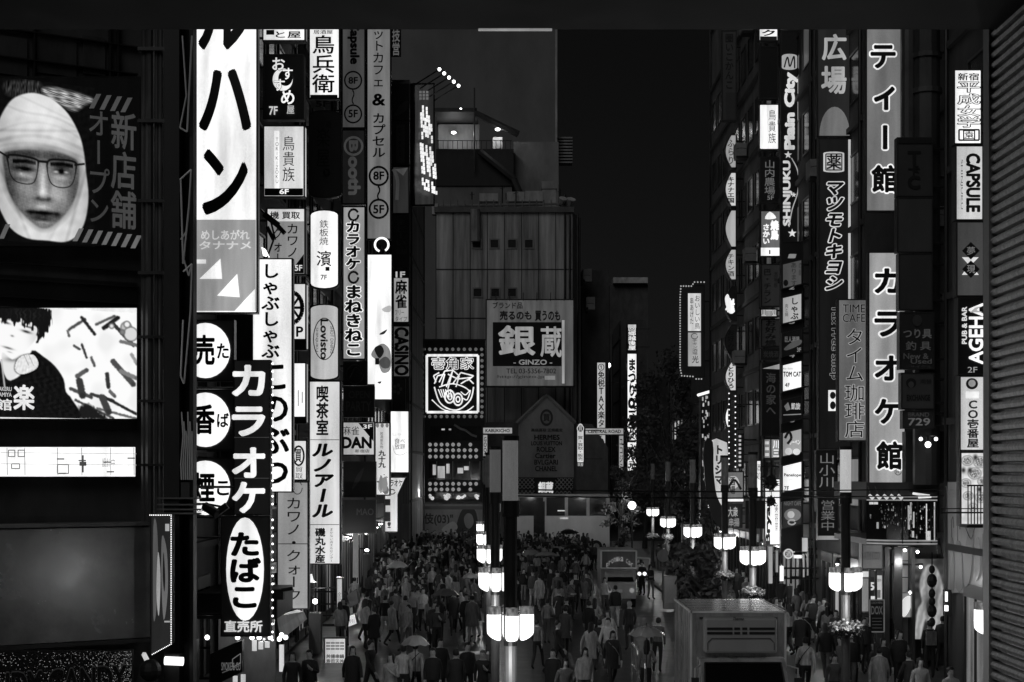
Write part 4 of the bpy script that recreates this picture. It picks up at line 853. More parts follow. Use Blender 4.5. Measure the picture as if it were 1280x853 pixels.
def strips(pl, root, g):
    q = [pl.at(*pl.uz(911 + (k % 2)*8, 492 + k*3.4), .06) for k in range(28)]; bulbs(q, .035, .8, root)
sign((911, 488, 921, 586), 74, -.06, 'narrow dark board lined with bulbs below the lens signs', [('v','居酒屋',913,500,919,530,-.2,.01)], extra=strips)
sign((922, 542, 930, 586), 72, -.03, 'short slim board of glittering marks beside the bulb lined board', [('v','≡≡≡≡≡≡≡≡',923,543,929,584,.75,.05)])
r = empty('glitter_column', W(885, 650, 92), 'column of glittering game parlour lights beyond the bulging signs', 'illumination')
mb = MB(); mb.box(tuple(W(876, 660, 92)), tuple(W(902, 493, 93))); mb.build('core', surf(.03, .4), r)
random.seed(11); mb = MB(); ml = MB()
for k in range(150):
    y = random.uniform(495, 605); x = random.uniform(878, 901 - (8 if y > 545 else 0)); s = random.uniform(.02, .07); c = W(x, y, 91.95)
    mb.box((c.x-s*.6, c.y-.03, c.z-s*1.8), (c.x+s*.6, c.y, c.z+s*1.8))
b = mb.build('light_stud', glow(.7, .3), r); b['kind'] = 'stuff'
mb = MB()
for k in range(9): mb.ball(W(873 + k*2, 494 - k*.6, 91.6), .09, 4)
for k in range(30): mb.ball(W(886, 554 + k*3, 91.6), .05, 4); 
mb.build('bulb_row', glow(.95, 0), r)
T = [('v','トリシマ',893,556,904,606,-.02,.05)]
sign((881, 552, 911, 662), 80, .80, 'dark curved banner board with white belly and black katakana', T + [('p',spline([(881,553),(891,553),(892,590),(896,620),(906,640),(911,660),(900,661),(888,640),(882,610)],3),-.03)], shape=spline([(881,552),(910,552),(911,600),(910,640),(905,660),(893,650),(885,625),(881,590)],2))
sign((906, 589, 930, 628), 66, .42, 'busy grey picture board with a pale lower edge near right lamp posts', [('p',spline([(910,598),(920,596),(924,606),(914,612)]),.7), ('k',spline([(910,610),(918,600),(926,612)],4,False),.05,-.03), ('v','酒場',911,596,919,618,-.03,.02), ('p',rr(907,627,929,624),.9)])
sign((907, 630, 928, 660), 66, .10, 'dark board with glowing scribbled characters under the busy picture board', [('h','大衆',910,646,922,634,.6,.02), ('h','串揚',911,658,924,648,.5,.02)])
D = 63
sign((955, 598, 976, 682), D, .93, 'tall white sign with turned black script letters at the street side', [('ru','Bryan',957,622,964,680,bk,.05), ('v','美容室',968,630,973,664,-.15,0)], side=.3)
sign((944, 575, 952, 622), 64, .9, 'slim bright white lightbox behind the dark hanging lanterns', [('v','酒処',945,580,951,600,-.1,0)])
sign((954, 548, 975, 574), 65, .50, 'square sign crowded with vertical glowing strokes', [('v','≡≡≡',956,550,965,572,.85,.04), ('v','川三',966,550,974,572,.9,.02)])
# lettered floor guide
D = 66; grp = 'floor signs on the dark right column'
sign((948, 20, 973, 52), D, .9, 'cropped bright floor sign on the right column under the girder', [('h','ク',953,45,968,38,bk,.04), ('p',rr(950,51,971,46),-.08)], group=grp)
sign((949, 58, 973, 124), D, -.012, 'blank black floor board above the white bird sign', [], group=grp)
sign((949, 130, 974, 188), D, .90, 'white floor sign with antique characters and bright left stripe', [('p',rr(950,186,958,132),1.0), ('v','鳥貴族',960,137,970,180,-.05,-.004)], group=grp)
sign((950, 196, 974, 254), D, -.02, 'black floor sign with dim grey brushed characters', [('v','山内農場',955,200,969,244,.38,.01), ('h','5F',959,250,967,245,.4,.02)], group=grp)
sign((950, 263, 976, 321), D, .40, 'grey floor sign with bubbly white letters over a white strip', [('p',rr(951,320,975,310),.95), ('v','焼鳥',963,276,973,300,.95,.06), ('v','さかい',953,280,962,306,.95,.05), ('p',spline([(956,274),(962,265),(970,273)],3),.95), ('k',[(962,313),(962,318)],.03,-.1)], group=grp)
sign((951, 330, 976, 384), D, .13, 'dim grey floor board with brushed dark characters', [('v','巴・チラン',954,336,964,380,-.01,.02), ('v','酒場居',967,340,972,360,-.02,0)], group=grp)
sign((950, 386, 972, 397), D-.4, .75, 'thin bright strip sign with black strokes between the dim boards', [('h','川|||||川',952,395,970,388,-.02,.03)], group=grp)
sign((951, 399, 976, 434), D, .12, 'dim board with dark hiragana for griddle pancakes', [('v','お好み焼',956,400,970,433,-.01,.03)], group=grp)
sign((951, 436, 976, 450), D, -.03, 'small dark board with blocky dim characters', [('h','炭焼酒',954,447,973,439,-.15,.02)], group=grp)
sign((952, 453, 976, 545), D, -.02, 'tall black board with faint grey kana under a white wedge', [('p',[(953,461),(975,462),(975,455)],.6), ('v','海の家へ',957,466,970,520,.2,.02)], group=grp)
def star(x, y, r0): return [(x + (r0 if k % 2 == 0 else r0*.42)*math.sin(k*math.pi/5), y - (r0 if k % 2 == 0 else r0*.42)*math.cos(k*math.pi/5)) for k in range(10)]
sign((976, 38, 1002, 318), 62, -.02, 'black vertical board with white lettering turned to read upward and stars',
     [('ru','Plain City',981,92,996,186,.86,.06), ('ru','SHINJUKU',979,202,990,282,.86,.05), ('p',star(985,194,5),.86), ('p',star(992,244,3.5),.86), ('p',star(990,292,5.5),.86), ('k',spline([(989,198),(997,215),(997,240),(990,262),(986,284)],4,False),.02,.7), ('p',capsule(977,68,996,88,3),.66), ('k',spline([(980,85),(984,72),(987,84),(992,71),(993,86)],4,False),.03,-.05), ('k',[(998,92),(998,184)],.04,.8)])
D = 59; grp = 'slanted floor guide panels with numbers between'
def par(y0, y1): return [(977, y0+6), (1003, y0), (1003, y1-6), (977, y1)]
sign((976, 302, 1004, 690), D+.2, -.02, 'dark backing board of the slanted floor guide', [('h',c,987,y+5,993,y,.5,.03,None,0,.3) for c, y in zip('1234567', (318,357,400,442,483,523,563))])
for y0, y1, v, lab, T in (
    (324,362,.30,'dim grey slanted panel with faint kana',[('v','あります',988,328,996,358,-.06,.0), ('v','の部',998,328,1002,345,-.1,0), ('p',oval(979,350,985,358),-.03)]),
    (366,406,.68,'pale slanted panel with black brush script',[('v','しゃぶ',988,372,998,400,-.02,.03), ('v','肉と鍋',981,380,985,396,-.2,0)]),
    (410,447,.05,'black slanted panel with a grey swoosh of letters',[('h','巨人酒場',981,428,999,421,.4,.03), ('p',spline([(980,436),(990,428),(1001,425),(1000,431),(984,438)]),.3), ('h','3F',996,440,1001,435,.5,.02)]),
    (450,491,.96,'white slanted panel with plain black capitals',[('h','TOM CAT',979,471,1001,465,-.02,.04), ('h','Bar Salon',979,462,991,460,-.2,0), ('h','4F',981,484,987,479,-.02,.02)]),
    (494,530,.04,'black slanted panel with a small white brush mark',[('h','凱旋',989,512,1000,504,.75,.02), ('p',[(980,508),(985,503),(988,512),(983,514)],.45), ('k',[(979,519),(1001,518)],.02,.5)]),
    (535,572,.62,'grey mottled slanted panel with a loose black curl',[('k',spline([(981,548),(986,540),(989,548),(984,555)],4,False),.05,-.02), ('h','リーベン',987,556,1000,550,.9,.01), ('p',oval(981,560,990,569),.8), ('p',oval(991,561,1000,569),.85)]),
    (576,617,.96,'white slanted panel with small rounded capitals',[('h','Penelope',980,597,1001,592,-.03,.03), ('h','スナック',986,601,995,599,-.3,0), ('h','7F',980,613,986,608,-.05,.02)]),
    (622,662,.16,'dark slanted panel with a mottled photograph',[('p',oval(980,636,1001,652),.45), ('p',oval(984,639,993,648),.7), ('h','NIGHT CAFE',980,632,1001,627,.4,.02), ('k',oval(985,650,994,656,12),.03,.6)])):
    sign((976, y0, 1004, y1), D, v, lab, T, shape=par(y0, y1), group=grp, depth=.15)
r = empty('round_badge_sign', W(985, 715, 58), 'small round badge sign hanging by the doorways on the right', 'sign')
p = facing(58); mb = MB(); p.prism(mb, [p.uz(*q) for q in oval(979,686,992,699,20)], -.15, 0); mb.build('disc', surf(.05,.4), r)
letters(p, r, [('k', oval(980,687,991,698,16)+[(991,692)], .03, .8), ('h','酒',982,696,989,689,.7,.02), ('p',rr(992,698,1002,694),.95), ('p', rr(984,730,987,700), .45)], 0)
# the big nearer right hand signs
dR = lambda x: 11.4 * F / (x - CX)
sign((1021, 30, 1063, 172), 52.5, .14, 'dim grey sign with two pale characters for open square and a half disc', [('h','広',1028,75,1057,44,.68,.03), ('h','場',1027,117,1057,84,.66,.03), ('p',[(1024,170)]+[(1043-19*math.cos(k*math.pi/14),170-36*math.sin(k*math.pi/14)) for k in range(15)]+[(1062,170)],.42)])
sign((1023, 173, 1064, 562), 52.2, .085, 'very tall black drugstore sign with slanted white outlined katakana',
     [('v','マツモトキヨシ',1031,225,1054,364,-.02,.04,.85,.10,.25), ('p',capsule(1029,190,1055,216,2),.75), ('k',[(1032,213),(1052,213),(1052,193),(1032,193),(1032,213)],.02,-.02), ('h','薬',1033,212,1051,194,-.03,.02), ('p',rr(1060,378,1063,175),.75),
      ('rd','Tax Free Shop',1037,382,1047,474,-.02,.02,.6,.06), ('p',rr(1035,514,1046,488),.92), ('p',oval(1037,490,1044,499),-.05), ('p',oval(1037,502,1044,512),-.05)])
sign((1047, 374, 1086, 552), 49.5, .40, 'grey coffee house sign with thin white outlined characters',
     [('h','TIME',1053,391,1081,381,-.08,.01,.62,.03), ('h','CAFE',1053,403,1081,393,-.08,.01,.62,.03), ('v','タイム',1056,410,1080,478,-.04,.0,.68,.035), ('v','珈琲店',1055,480,1081,548,-.04,.0,.68,.035)], side=.1)
ko = lambda c, x0, y0, x1, y1: ('h', c, x0, y1, x1, y0, -.02, .04, .92, .09)
sign((1082, 20, 1127, 265), 46.0, .46, 'upper grey karaoke sign with white outlined black katakana and a house character', [ko('テ',1089,58,1118,85), ko('ィ',1093,110,1117,137), ('v','ー',1088,155,1124,190,-.02,.04,.92,.09), ko('館',1090,208,1121,240)])
sign((1085, 315, 1132, 611), 45.2, .62, 'long lit grey karaoke sign with white outlined black katakana above the balcony',
     [ko(c, 1094, y, 1124, y+29) for c, y in zip('カラオケ', (337, 391, 446, 500))] + [ko('館',1096,553,1126,586), ('h','R',1120,592,1124,588,-.2,0), ('k',oval(1118,586,1126,594,12),.01,-.2)])
D = 43.5; grp = 'unlit boards stacked on the dark pier'
sign((1121, 172, 1166, 246), D, -.05, 'unlit dark board with three black block letters, topmost of the pier', [('h','T',1135,206,1150,190,-.008,.04), ('h','卡',1135,219,1149,206,-.008,.03), ('h','C',1135,236,1149,221,-.008,.05), ('p',rr(1123,180,1165,173),-.01)], group=grp)
sign((1121, 247, 1166, 316), D, -.075, 'blank unlit grey board below the three letter board', [], group=grp)
sign((1123, 317, 1166, 388), D, -.055, 'blank darker unlit board above the fishing tackle boards', [], group=grp)
sign((1124, 390, 1168, 462), D, -.03, 'unlit fishing tackle boards with dim grey lettering', [('h','つり具',1129,423,1164,412,.22,.03), ('h','釣 具',1132,438,1163,427,.2,.02), ('h','New &',1129,449,1160,442,.18,.02), ('h','Used',1138,455,1164,449,.18,.02), ('p',oval(1140,394,1152,408),-.07), ('h','リサイクル',1131,461,1164,457,.12,.0)], group=grp)
sign((1126, 466, 1168, 512), D, -.09, 'unlit grey exchange board with a small dark round face mark', [('p',oval(1132,473,1145,485),-.02), ('p',oval(1135,477,1142,485),-.12), ('h','EXCHANGE',1133,501,1162,494,-.015,.03), ('h','両替',1150,480,1164,474,-.03,.0)], group=grp)
sign((1128, 513, 1168, 536), D, -.04, 'unlit black board with grey numerals below the exchange board', [('h','BRAND',1135,521,1161,516,.2,.01), ('h','729',1135,532,1162,523,.32,.02)], group=grp)
r = empty('pier', (12, 43.2, 0), 'dark round column and duct behind the unlit boards', 'column')
mb = MB(); mb.tube(W(1158, 606, 44.1), W(1158, -40, 44.1), .38, 14); mb.build('shaft', surf(.10, .4, .4), r)
mb = MB(); mb.tube(W(1136, 260, 44.2), W(1136, -40, 44.2), .22, 12)
for y in (68, 112): mb.tube(W(1158, y, 44.1), W(1158, y+6, 44.1), .44, 14); mb.tube(W(1158, y, 44), W(1128, y+12, 44.2), .07, 6)
mb.build('duct', surf(.14, .35, .5), r)
D = 36.6; grp = 'lit sign column nearest the roller shutter'
sign((1192, 87, 1227, 181), D, .96, 'bright white sign with bold outlined characters, top of the nearest lit column', [('h','新宿',1197,101,1223,92,-.1,.02)] + [('h',c,1197,y+13,1224,y,.9,.0,-.08,.05) for c, y in zip('平成女学', (103,118,133,147))] + [('k',[(1198,176),(1223,176),(1223,163),(1198,163),(1198,176)],.02,-.1), ('h','園',1203,175,1218,164,-.2,.01)], group=grp)
sign((1194, 182, 1229, 276), D, .80, 'pale sign with turned stencil capitals and smaller letters', [('rd','CAPSULE',1208,193,1224,265,-.03,.05), ('rd','SHINJUKU',1200,200,1203,262,-.3,0)], group=grp)
sign((1195, 277, 1230, 371), D, .26, 'dim sign with two dark diamonds meeting on a bright spot', [('p',[(1202,344),(1212,329),(1223,344)],.85), ('p',[(1202,322),(1223,322),(1212,333)],.85), ('p',[(1213,303),(1224,314),(1213,325),(1202,314)],-.02), ('p',[(1213,326),(1224,337),(1213,348),(1202,337)],-.02), ('h','夢',1208,319,1218,309,.4,.01), ('h','現',1208,342,1218,332,.45,.01)], group=grp)
sign((1197, 372, 1232, 469), D, -.012, 'black pub sign with white capitals turned to read upward', [('ru','PUB & BAR',1202,384,1208,430,.88,.04), ('ru','AGEHA',1211,380,1228,455,.92,.03), ('h','2F',1209,466,1221,459,.6,.0), ('p',[(1212,391),(1218,385),(1226,383),(1220,388),(1228,391),(1218,391)],.7)], group=grp)
sign((1199, 470, 1233, 564), D, .80, 'white curry shop sign with a round cup mark and upright characters', [('p',oval(1207,473,1222,487),-.06), ('p',oval(1210,475,1219,484),.6), ('p',rr(1207,498,1223,490),.9), ('v','CO壱番屋',1208,500,1223,560,-.03,.03)], group=grp)
def dishes(X, Y):
    I = .86 - .10*blob(X, Y, 1217, 640, 14, 22) + .05*noise2(X, Y, 9, 3)
    for x, y, r_ in ((1209,576,7),(1225,578,8),(1218,592,8),(1207,604,6),(1228,602,6),(1210,620,6),(1226,622,7),(1216,634,5)):
        s = r_ - np.hypot(X-x, (Y-y)*1.15); I = lay(I, soft(s, 1.2), .92); I = lay(I, soft(s-1.5, 1.5), .55 + .22*noise2(X, Y, 3.2, int(x))); I = lay(I, soft(.9-np.abs(s), 1)*.5, .35)
    for x, y in ((1212,588),(1219,572),(1204,588),(1224,612)): I = lay(I, blob(X, Y, x, y, 2.6, 3.2), .15)
    return I
sign((1200, 565, 1235, 658), D, .84, 'pale sign printed with round dishes of curry, lowest of the nearest lit column', [], group=grp, extra=lambda pl, root, g: picture(pl, root, (1201.8, 567, 1233.2, 656), 70, 170, dishes, .02))
r = empty('iron_balcony', W(1217, 660, 36), 'small black iron balcony railing in front of the dish printed sign', 'railing')
mb = MB()
for k in range(9): mb.tube(W(1210+k*4, 655, 36), W(1210+k*4, 607, 36), .014, 5)
mb.tube(W(1209, 607, 36), W(1243, 607, 36), .02, 5); mb.box(tuple(W(1209, 660, 35.8)), tuple(W(1243, 655, 36.4))); mb.tube(W(1176, 641, 36), W(1243, 641, 36), .02, 5); mb.tube(W(1176, 636, 36), W(1243, 636, 36), .012, 5)
mb.build('bar', BLACK, r)
# ---------------------------------------------------------------- right hand ground floor
RP = Pl((11.84, 40), R(90), -1)
d = 44.4
r = empty('glazed_balcony', W(1128, 682, d), 'bow fronted glazed balcony with lit rails under the long karaoke sign', 'balcony')
p = facing(d); zb, zt = W(0, 680, d).z, W(0, 625, d).z
xa, xb = W(1088,0,d).x, W(1171,0,d).x
fl = [(xa, d+.5), (xa+.5, d+.12), (xa+1.1, d), (xb, d), (xb, d+5), (xa, d+5)]
def slab(z0, z1, g=0):
    mb = MB(); n = len(fl); v = [(x - g*(x < xb-.1), y - g*(y < d+1), z) for z in (z0, z1) for x, y in fl]
    return mb.add(v, [tuple(range(n))[::-1], tuple(range(n, 2*n))] + [(i, (i+1) % n, n+(i+1) % n, n+i) for i in range(n)])
slab(zb-.05, zb+.12).build('floor_slab', surf(.2,.5), r); slab(zt-.02, zt+.5).build('fascia', surf(.05,.5), r)
mb = MB()
for z in (zb+.0, zb+.09, zt-.01, zt+.09): mb.path([(x, y-.05, z) for x, y in fl[:4]], .018, 6)
mb.build('lit_rail', glow(.58), r)
mb = MB(); mb.sm = True
v = [(x, y+.02, z) for z in (zb+.12, zt-.02) for x, y in fl[:4]]; mb.add(v, [(i, i+1, 5+i, 4+i) for i in range(3)]); mb.build('glass', surf(.012, .06, var=.05), r)
mb = MB(); random.seed(2)
mq = MB()
for k in range(150):
    x = random.uniform(1092, 1168); y = random.uniform(630, 662 if x < 1125 else 675); s = random.uniform(.006, .022); c = W(x, y, d+.0)
    if x < 1100: c.y += .45
    elif x < 1108: c.y += .1
    (mb if k % 6 == 0 else mq).box((c.x-s*.6, c.y-.02, c.z-s*random.uniform(.5,2.5)), (c.x+s*.6, c.y+.0, c.z+s*random.uniform(.5, 3)))
for x, y0, y1, w in ((1136,662,632,.03),(1142,660,640,.018),(1138.5,650,628,.02),(1158,675,630,.012),(1168,676,628,.014),(1161,676,664,.045),(1097,661,653,.03),(1141,672,664,.03)): mb.box((W(x,0,d).x-w, d-.02, W(0,y0,d).z), (W(x,0,d).x+w, d, W(0,y1,d).z))
for x in (1089, 1095): mb.box((W(x,0,d).x+.02, d+.3, W(0,631,d).z), (W(x,0,d).x+.14, d+.33, W(0,628,d).z))
mb.build('bright_glint', glow(.75, .4), r); mq.build('dim_glint', glow(.36, .5), r)  # glowing slivers painted on as reflections in the balcony glass
mb = MB()
for x in (1128, 1147, 1164): mb.box((W(x,0,d).x-.02, d-.03, zb), (W(x,0,d).x+.02, d+.03, zt))
mb.build('mullion', STEEL, r)
mb = MB(); ml = MB()
for k in range(5): 
    c = W(1089+k*9, 621, d-.1); mb.tube((c.x-.06, c.y, c.z+.05), (c.x+.06, c.y, c.z-.06), .04, 6, .055); ml.tube((c.x-.02, c.y, c.z+.1), (c.x, c.y+.4, c.z+.3), .015, 4)
mb.build('spot_lamp', glow(.8, .1), r); ml.build('lamp_arm', STEEL, r)
r = empty('ceiling_strip', W(1152, 622, 45), 'flat glowing lamp under the long karaoke sign above the balcony', 'lamp')
mb = MB(); mb.tube(W(1141,617,44.2), W(1162,620,44.2), .035, 6); mb.tube(W(1148,622,44.3), W(1164,621,44.3), .035, 6); mb.build('tube', glow(.9), r); MB().box(tuple(W(1140,616,44.2)), tuple(W(1164,613,44.6))).build('housing', STEEL, r)
r = empty('lamp_cluster', W(1160, 556, 43), 'three small bright bulbs clustered under the unlit numeral board', 'lamp')
mb = MB()
for x, y, q in ((1160,556,.09),(1151,549,.055),(1170,549,.055)): mb.ball(W(x,y,43), q, 6)
mb.build('bulb', glow(1, 0, 2.5), r); mb = MB(); mb.tube(W(1151,545,43.2), W(1170,545,43.2), .03, 6); mb.tube(W(1160,545,43.2), W(1160,552,43), .02, 5); mb.build('bar', STEEL, r)
mb = MB(); mb.box(tuple(W(1132,604,44.6)), tuple(W(1178,540,45))); o = mb.build('slatted_wall', surf(.05,.6), None); tag(o, 'dark slatted wall panel behind the cluster of bulbs', 'panel')
mb = MB()
for x in range(1146, 1172, 5): mb.box(tuple(W(x,600,44.5)), tuple(W(x+2.2,560,44.58)))
g = mb.build('slat', surf(.16,.5), o); g.matrix_parent_inverse = Matrix.Identity(4)
# ground floor shopfronts (facing the viewer, set back under the balcony)
d = 48.5
sign((1077, 680, 1104, 712), d, .34, 'grey speckled sign over the small shop window with number five', [('h','ATM KIOSK',1080,700,1101,690,-.12,.03)], depth=.4, arm=1)
r = empty('shop_window', W(1090, 770, d), 'lit shop window with number five poster beside the black menu board', 'shop window')
MB().box(tuple(W(1076, 766, d+.2)), tuple(W(1106, 713, d+.3))).build('glass', glow(.22,.3), r)
p = facing(d); letters(p, r, [('p',rr(1078,722,1090,715),.85), ('p',rr(1079,765,1087,724),.5), ('p',rr(1088,745,1094,722),.12), ('p',rr(1096,766,1104,720),.78), ('h','5',1089,738,1094,729,.8,.05), ('p',rr(1088,757,1095,746),.85), ('h','営業中',1097,728,1103,724,-.1,.0), ('p',rr(1098,748,1102,738),.4)], -.19)
mb = MB()
for x in (1076, 1087, 1095, 1105): mb.box(tuple(W(x-.7, 768, d+.1)), tuple(W(x+.7, 712, d+.19)))
mb.build('frame', STEEL, r)
r = empty('menu_board', W(1095, 792, 47), 'black chalk menu board standing on the pavement by the shop window', 'board')
p = facing(47); mb = MB(); p.prism(mb, [p.uz(*q) for q in rr(1087,790,1105,750)], -.06, 0); mb.build('panel', surf(.02,.5), r)
letters(p, r, [('h','DOX',1089,768,1103,758,.3,.02), ('k',[(1087,790),(1087,750),(1105,750),(1105,790),(1087,790)],.02,.35), ('h','LUNCH MENU',1089,755,1103,752,.3,0)] + [('k',[(1090,y),(1102,y)],.012,.2) for y in (773,777,781,785)], 0)
mb = MB()
for x in (1088, 1104): mb.tube(W(x, 790, 47), (W(x,0,47).x, 47.4, .12), .02, 5); mb.tube(W(x,790,47), (W(x,0,47).x, 46.9, .12), .02, 5)
mb.build('leg', STEEL, r)
r = empty('entrance', W(1128, 800, d), 'lit shop entrance with pale inner wall and steel doorposts under the balcony', 'entrance')
mb = MB()
for x0, x1, t in ((1106,1112,0),(1118,1128,0),(1140,1144,0)): mb.box((W(x0,0,d).x, d, .12), (W(x1,0,d).x, d+.3, W(0,684,d).z))
mb.build('doorpost', surf(.12,.35,.5), r)
MB().box((W(1128,0,d).x, d+.6, .12), (W(1141,0,d).x, d+.7, W(0,684,d).z)).build('inner_wall', surf(.5,.6), r)
MB().box((W(1106,0,d).x, d+1.1, .12), (W(1190,0,d).x, d+1.2, W(0,684,d).z)).build('back_wall', surf(.12,.6), r)
mb = MB()
for y in (703, 724): mb.box((W(1128,0,d).x, d+.57, W(0,y,d).z), (W(1141,0,d).x, d+.6, W(0,y-1,d).z))
mb.build('joint', DARK, r)
mb = MB()
for x, y in ((1147,690),(1131,688),(1151,709),(1138,741)): mb.ball(W(x, y, d+.2), .05, 5)
mb.build('downlight', glow(1,0,9), r)
for x, y, dd, e in ((1135, 705, d-.6, 22), (1095, 720, d-1.2, 7), (1176, 725, 40.2, 5)):
    ld = bpy.data.lights.new('downlight_light', 'POINT'); ld.energy = e; ld.shadow_soft_size = .1; lo = bpy.data.objects.new('downlight_light', ld); col.objects.link(lo); lo.parent = r; lo.location = W(x, y, dd) - r.location
def draped(X, Y):
    I = .22 + .12*blob(X, Y, 1148, 700, 12, 14) - .06*noise2(X, Y, 14, 2)
    s = sdf(X, Y, spline([(1149,735),(1152,717),(1160,706),(1170,709),(1177,726),(1181,750),(1183,785),(1175,800),(1164,798),(1157,775),(1150,800),(1143,800),(1146,765),(1152,752)])); I = lay(I, soft(s, 2.5), .62 - .25*blob(X, Y, 1166, 742, 7, 22) + .12*np.sin(X*.8 + Y*.14 + noise2(X, Y, 12, 4)) *.6)
    I = lay(I, blob(X, Y, 1162, 722, 5, 7), .42); I = lay(I, blob(X, Y, 1160, 757, 4, 12), .2)
    return I
sign((1142, 698, 1182, 800), d+.4, .18, 'tall poster of a pale draped standing figure inside the shop entrance', [], 'poster', 'poster', arm=0, depth=.06, rim=.6, extra=lambda pl, root, g: picture(pl, root, (1142.8, 699, 1181.5, 799), 80, 150, draped, .02))
sign((1126, 741, 1141, 772), d+.2, .5, 'round bright white disc poster inside the entrance at left', [('p',spline([(1127,752),(1134,745),(1141,748),(1137,762),(1131,771),(1127,768)],3),.88)], 'poster', 'poster', arm=0, depth=.06, rim=.4)
r = empty('lantern_string', W(1165, 780, 44), 'dark string of hanging lanterns in front of the draped figure poster', 'lantern')
mb = MB()
for y, q in ((712,.09),(726,.15),(742,.1),(752,.1),(764,.14),(778,.1)): mb.ball(W(1165,y,44), q, 6, 1.35)
mb.build('lantern', BLACK, r); MB().tube(W(1165,786,44), W(1165,690,44), .02, 5).build('cord', BLACK, r)
# mural on the street side wall; face glows in place of lamp light on it
T = [('p',spline([(1189,735),(1189,680),(1191,672),(1193,680),(1194,735)],2),.22), ('p',spline([(1196,735),(1196,684),(1199,676),(1203,684),(1205,735)],2),.22), ('k',[(1191,672),(1191,650),(1193,646),(1194,660)],.012,.24), ('k',[(1199,676),(1199,652),(1201,648),(1202,662)],.012,.24),
     ('p',spline([(1207,730),(1208,690),(1212,668),(1216,655),(1219,672),(1217,700),(1214,728)],3),.25), ('p',spline([(1221,725),(1221,680),(1225,672),(1228,690),(1227,716)],3),.27), ('k',spline([(1210,660),(1216,674),(1221,660)],3,False),.015,.25), ('k',oval(1183,608,1187,640,16)+[(1187,624)],.012,.25), ('h','PATTERN',1188,622,1198,612,.24,.0)]
r = sign((1181, 602, 1231, 742), 0, .34, 'faded pale mural panel of dark flasks and plants on the street wall', T, 'mural', 'mural', pl=RP, depth=.05, rim=.3, arm=0)
sign((1233, 668, 1243, 741), 36.4, .9, 'narrow white notice lightbox against the shutter edge', [('p',rr(1233,711,1243,708),-.03)] + [('h','営業案内',1235,y+3,1241,y,-.3,0) for y in (672,680,690,700,716,726)], arm=1)
sign((1020, 563, 1046, 640), 53.5, .06, 'dark window board with tall white scratchy lettering left of the tube topped post', [('v','山小川',1023,566,1044,610,.45,.0)], 'shop window', arm=1)
sign((1022, 620, 1048, 676), 52.8, .05, 'dark lower window board with white block letters above a pale ledge', [('v','営業中',1025,625,1044,664,.4,.0), ('p',rr(1022,675,1048,670),.55)], 'shop window', arm=1)
r = empty('wall_lamp', W(1181, 745, 41), 'small bright wall lamp pair by the mural bottom', 'lamp')
mb = MB(); mb.tube(W(1183,752,41), W(1183,740,41), .035, 8); mb.tube(W(1183,764,41), W(1183,757,41), .05, 6); mb.build('tube', glow(1,0,2), r); MB().box(tuple(W(1181,770,41.1)), tuple(W(1187,737,41.3))).build('back_plate', DARK, r)
# little shop strips right of the lanterns, far doorways
for x0, y0, x1, y1, dd, v, lab in ((960,683,966,730,60,.62,'left slim glowing doorway strip near the round badge'),(969,688,973,716,60,.55,'short glowing doorway strip next to the slim one'),(974,707,980,727,57.5,.95,'bright white doorway notice below the round badge'),(1002,672,1010,690,58,.7,'small white notice right of the floor guide foot'),(1003,692,1006,722,58,.6,'thin lit strip under the small white notice'),(1008,690,1011,720,58,.5,'faint lit strip by the dark wall under the small notice')):
    sign((x0, y0, x1, y1), dd, v, lab, [], 'light strip', 'light_strip', rim=.5, depth=.1, arm=1)

# ---------------------------------------------------------------- left hand ground floor
LP = Pl((-8.3, 45), R(90), 1)
r = empty('tobacco_storefront', W(300, 853, 42.5), 'dark storefront with hanging bulbs under the tobacco sign', 'storefront')
mb = MB(); mb.box((-8.6, 41.8, 2.2), (W(345,0,41.8).x, 45, 2.9)); mb.build('fascia', surf(.04,.5), r)
mb = MB()
for x in (259, 297, 315, 324, 338): mb.ball(W(x, 797, 41.6), .07, 5)
for x, y in ((352,794),(357,797),(349,799)): mb.ball(W(x, y, 43), .07, 5)
mb.build('bulb', glow(1, 0, 3), r)
mb = MB(); mb.box((-8.5, 44.6, 0), (W(340,0,44).x, 44.8, 2.2)); mb.build('inner_wall', surf(.25,.6), r)
mb = MB()
for x, y0, y1, v in ((294,845,853,.1),(304,843,870,.05),(318,800,814,.06),(326,802,812,.05),(334,802,810,.05),(352,806,840,.05)): mb.box(tuple(W(x-3, y1, 41.75)), tuple(W(x+3, y0, 41.79)))
mb.build('lit_notice', glow(.8,.2), r)
for q in ((-7.0, 43.2, 2.0), (-7.2, 51, 2.4), (-7.3, 57, 2.4)):  # fill lights added to brighten the left storefronts and passers-by
    ld = bpy.data.lights.new('shop_fill', 'POINT'); ld.energy = 26; ld.shadow_soft_size = .1; lo = bpy.data.objects.new('shop_fill', ld); col.objects.link(lo); lo.parent = r; lo.location = Vector(q) - r.location
sign((262, 806, 303, 851), 41, -.02, 'black box sign with thin light lettering below the tobacco sign', [('h','SMOKE & CO',277,838,301,828,.4,.0), ('k',[(278,841),(300,832)],.012,.3), ('k',[(291,824),(301,817),(301,829),(291,834),(291,824)],.012,.4)], shape=[(262,818),(303,800),(303,840),(262,860)])
sign((230, 800, 246, 870), 40.6, .55, 'bright vertical strip window at the foot of the dark column', [('k',[(236,805),(236,853)],.02,-.1), ('k',[(243,805),(243,853)],.03,-.1), ('p',spline([(240,840),(243,825),(245,850)]),-.05)], 'light strip', 'light_strip', rim=.5)
r = empty('tube_lamp', W(217, 832, 36), 'oval glowing lamp under the corner of the picture panel', 'lamp')
MB().tube(W(206, 826, 35.8), W(229, 827, 35.8), .10, 10).build('tube', glow(1, 0, 1.5), r); MB().box(tuple(W(205,819,35.8)), tuple(W(230,816,36))).build('housing', STEEL, r)
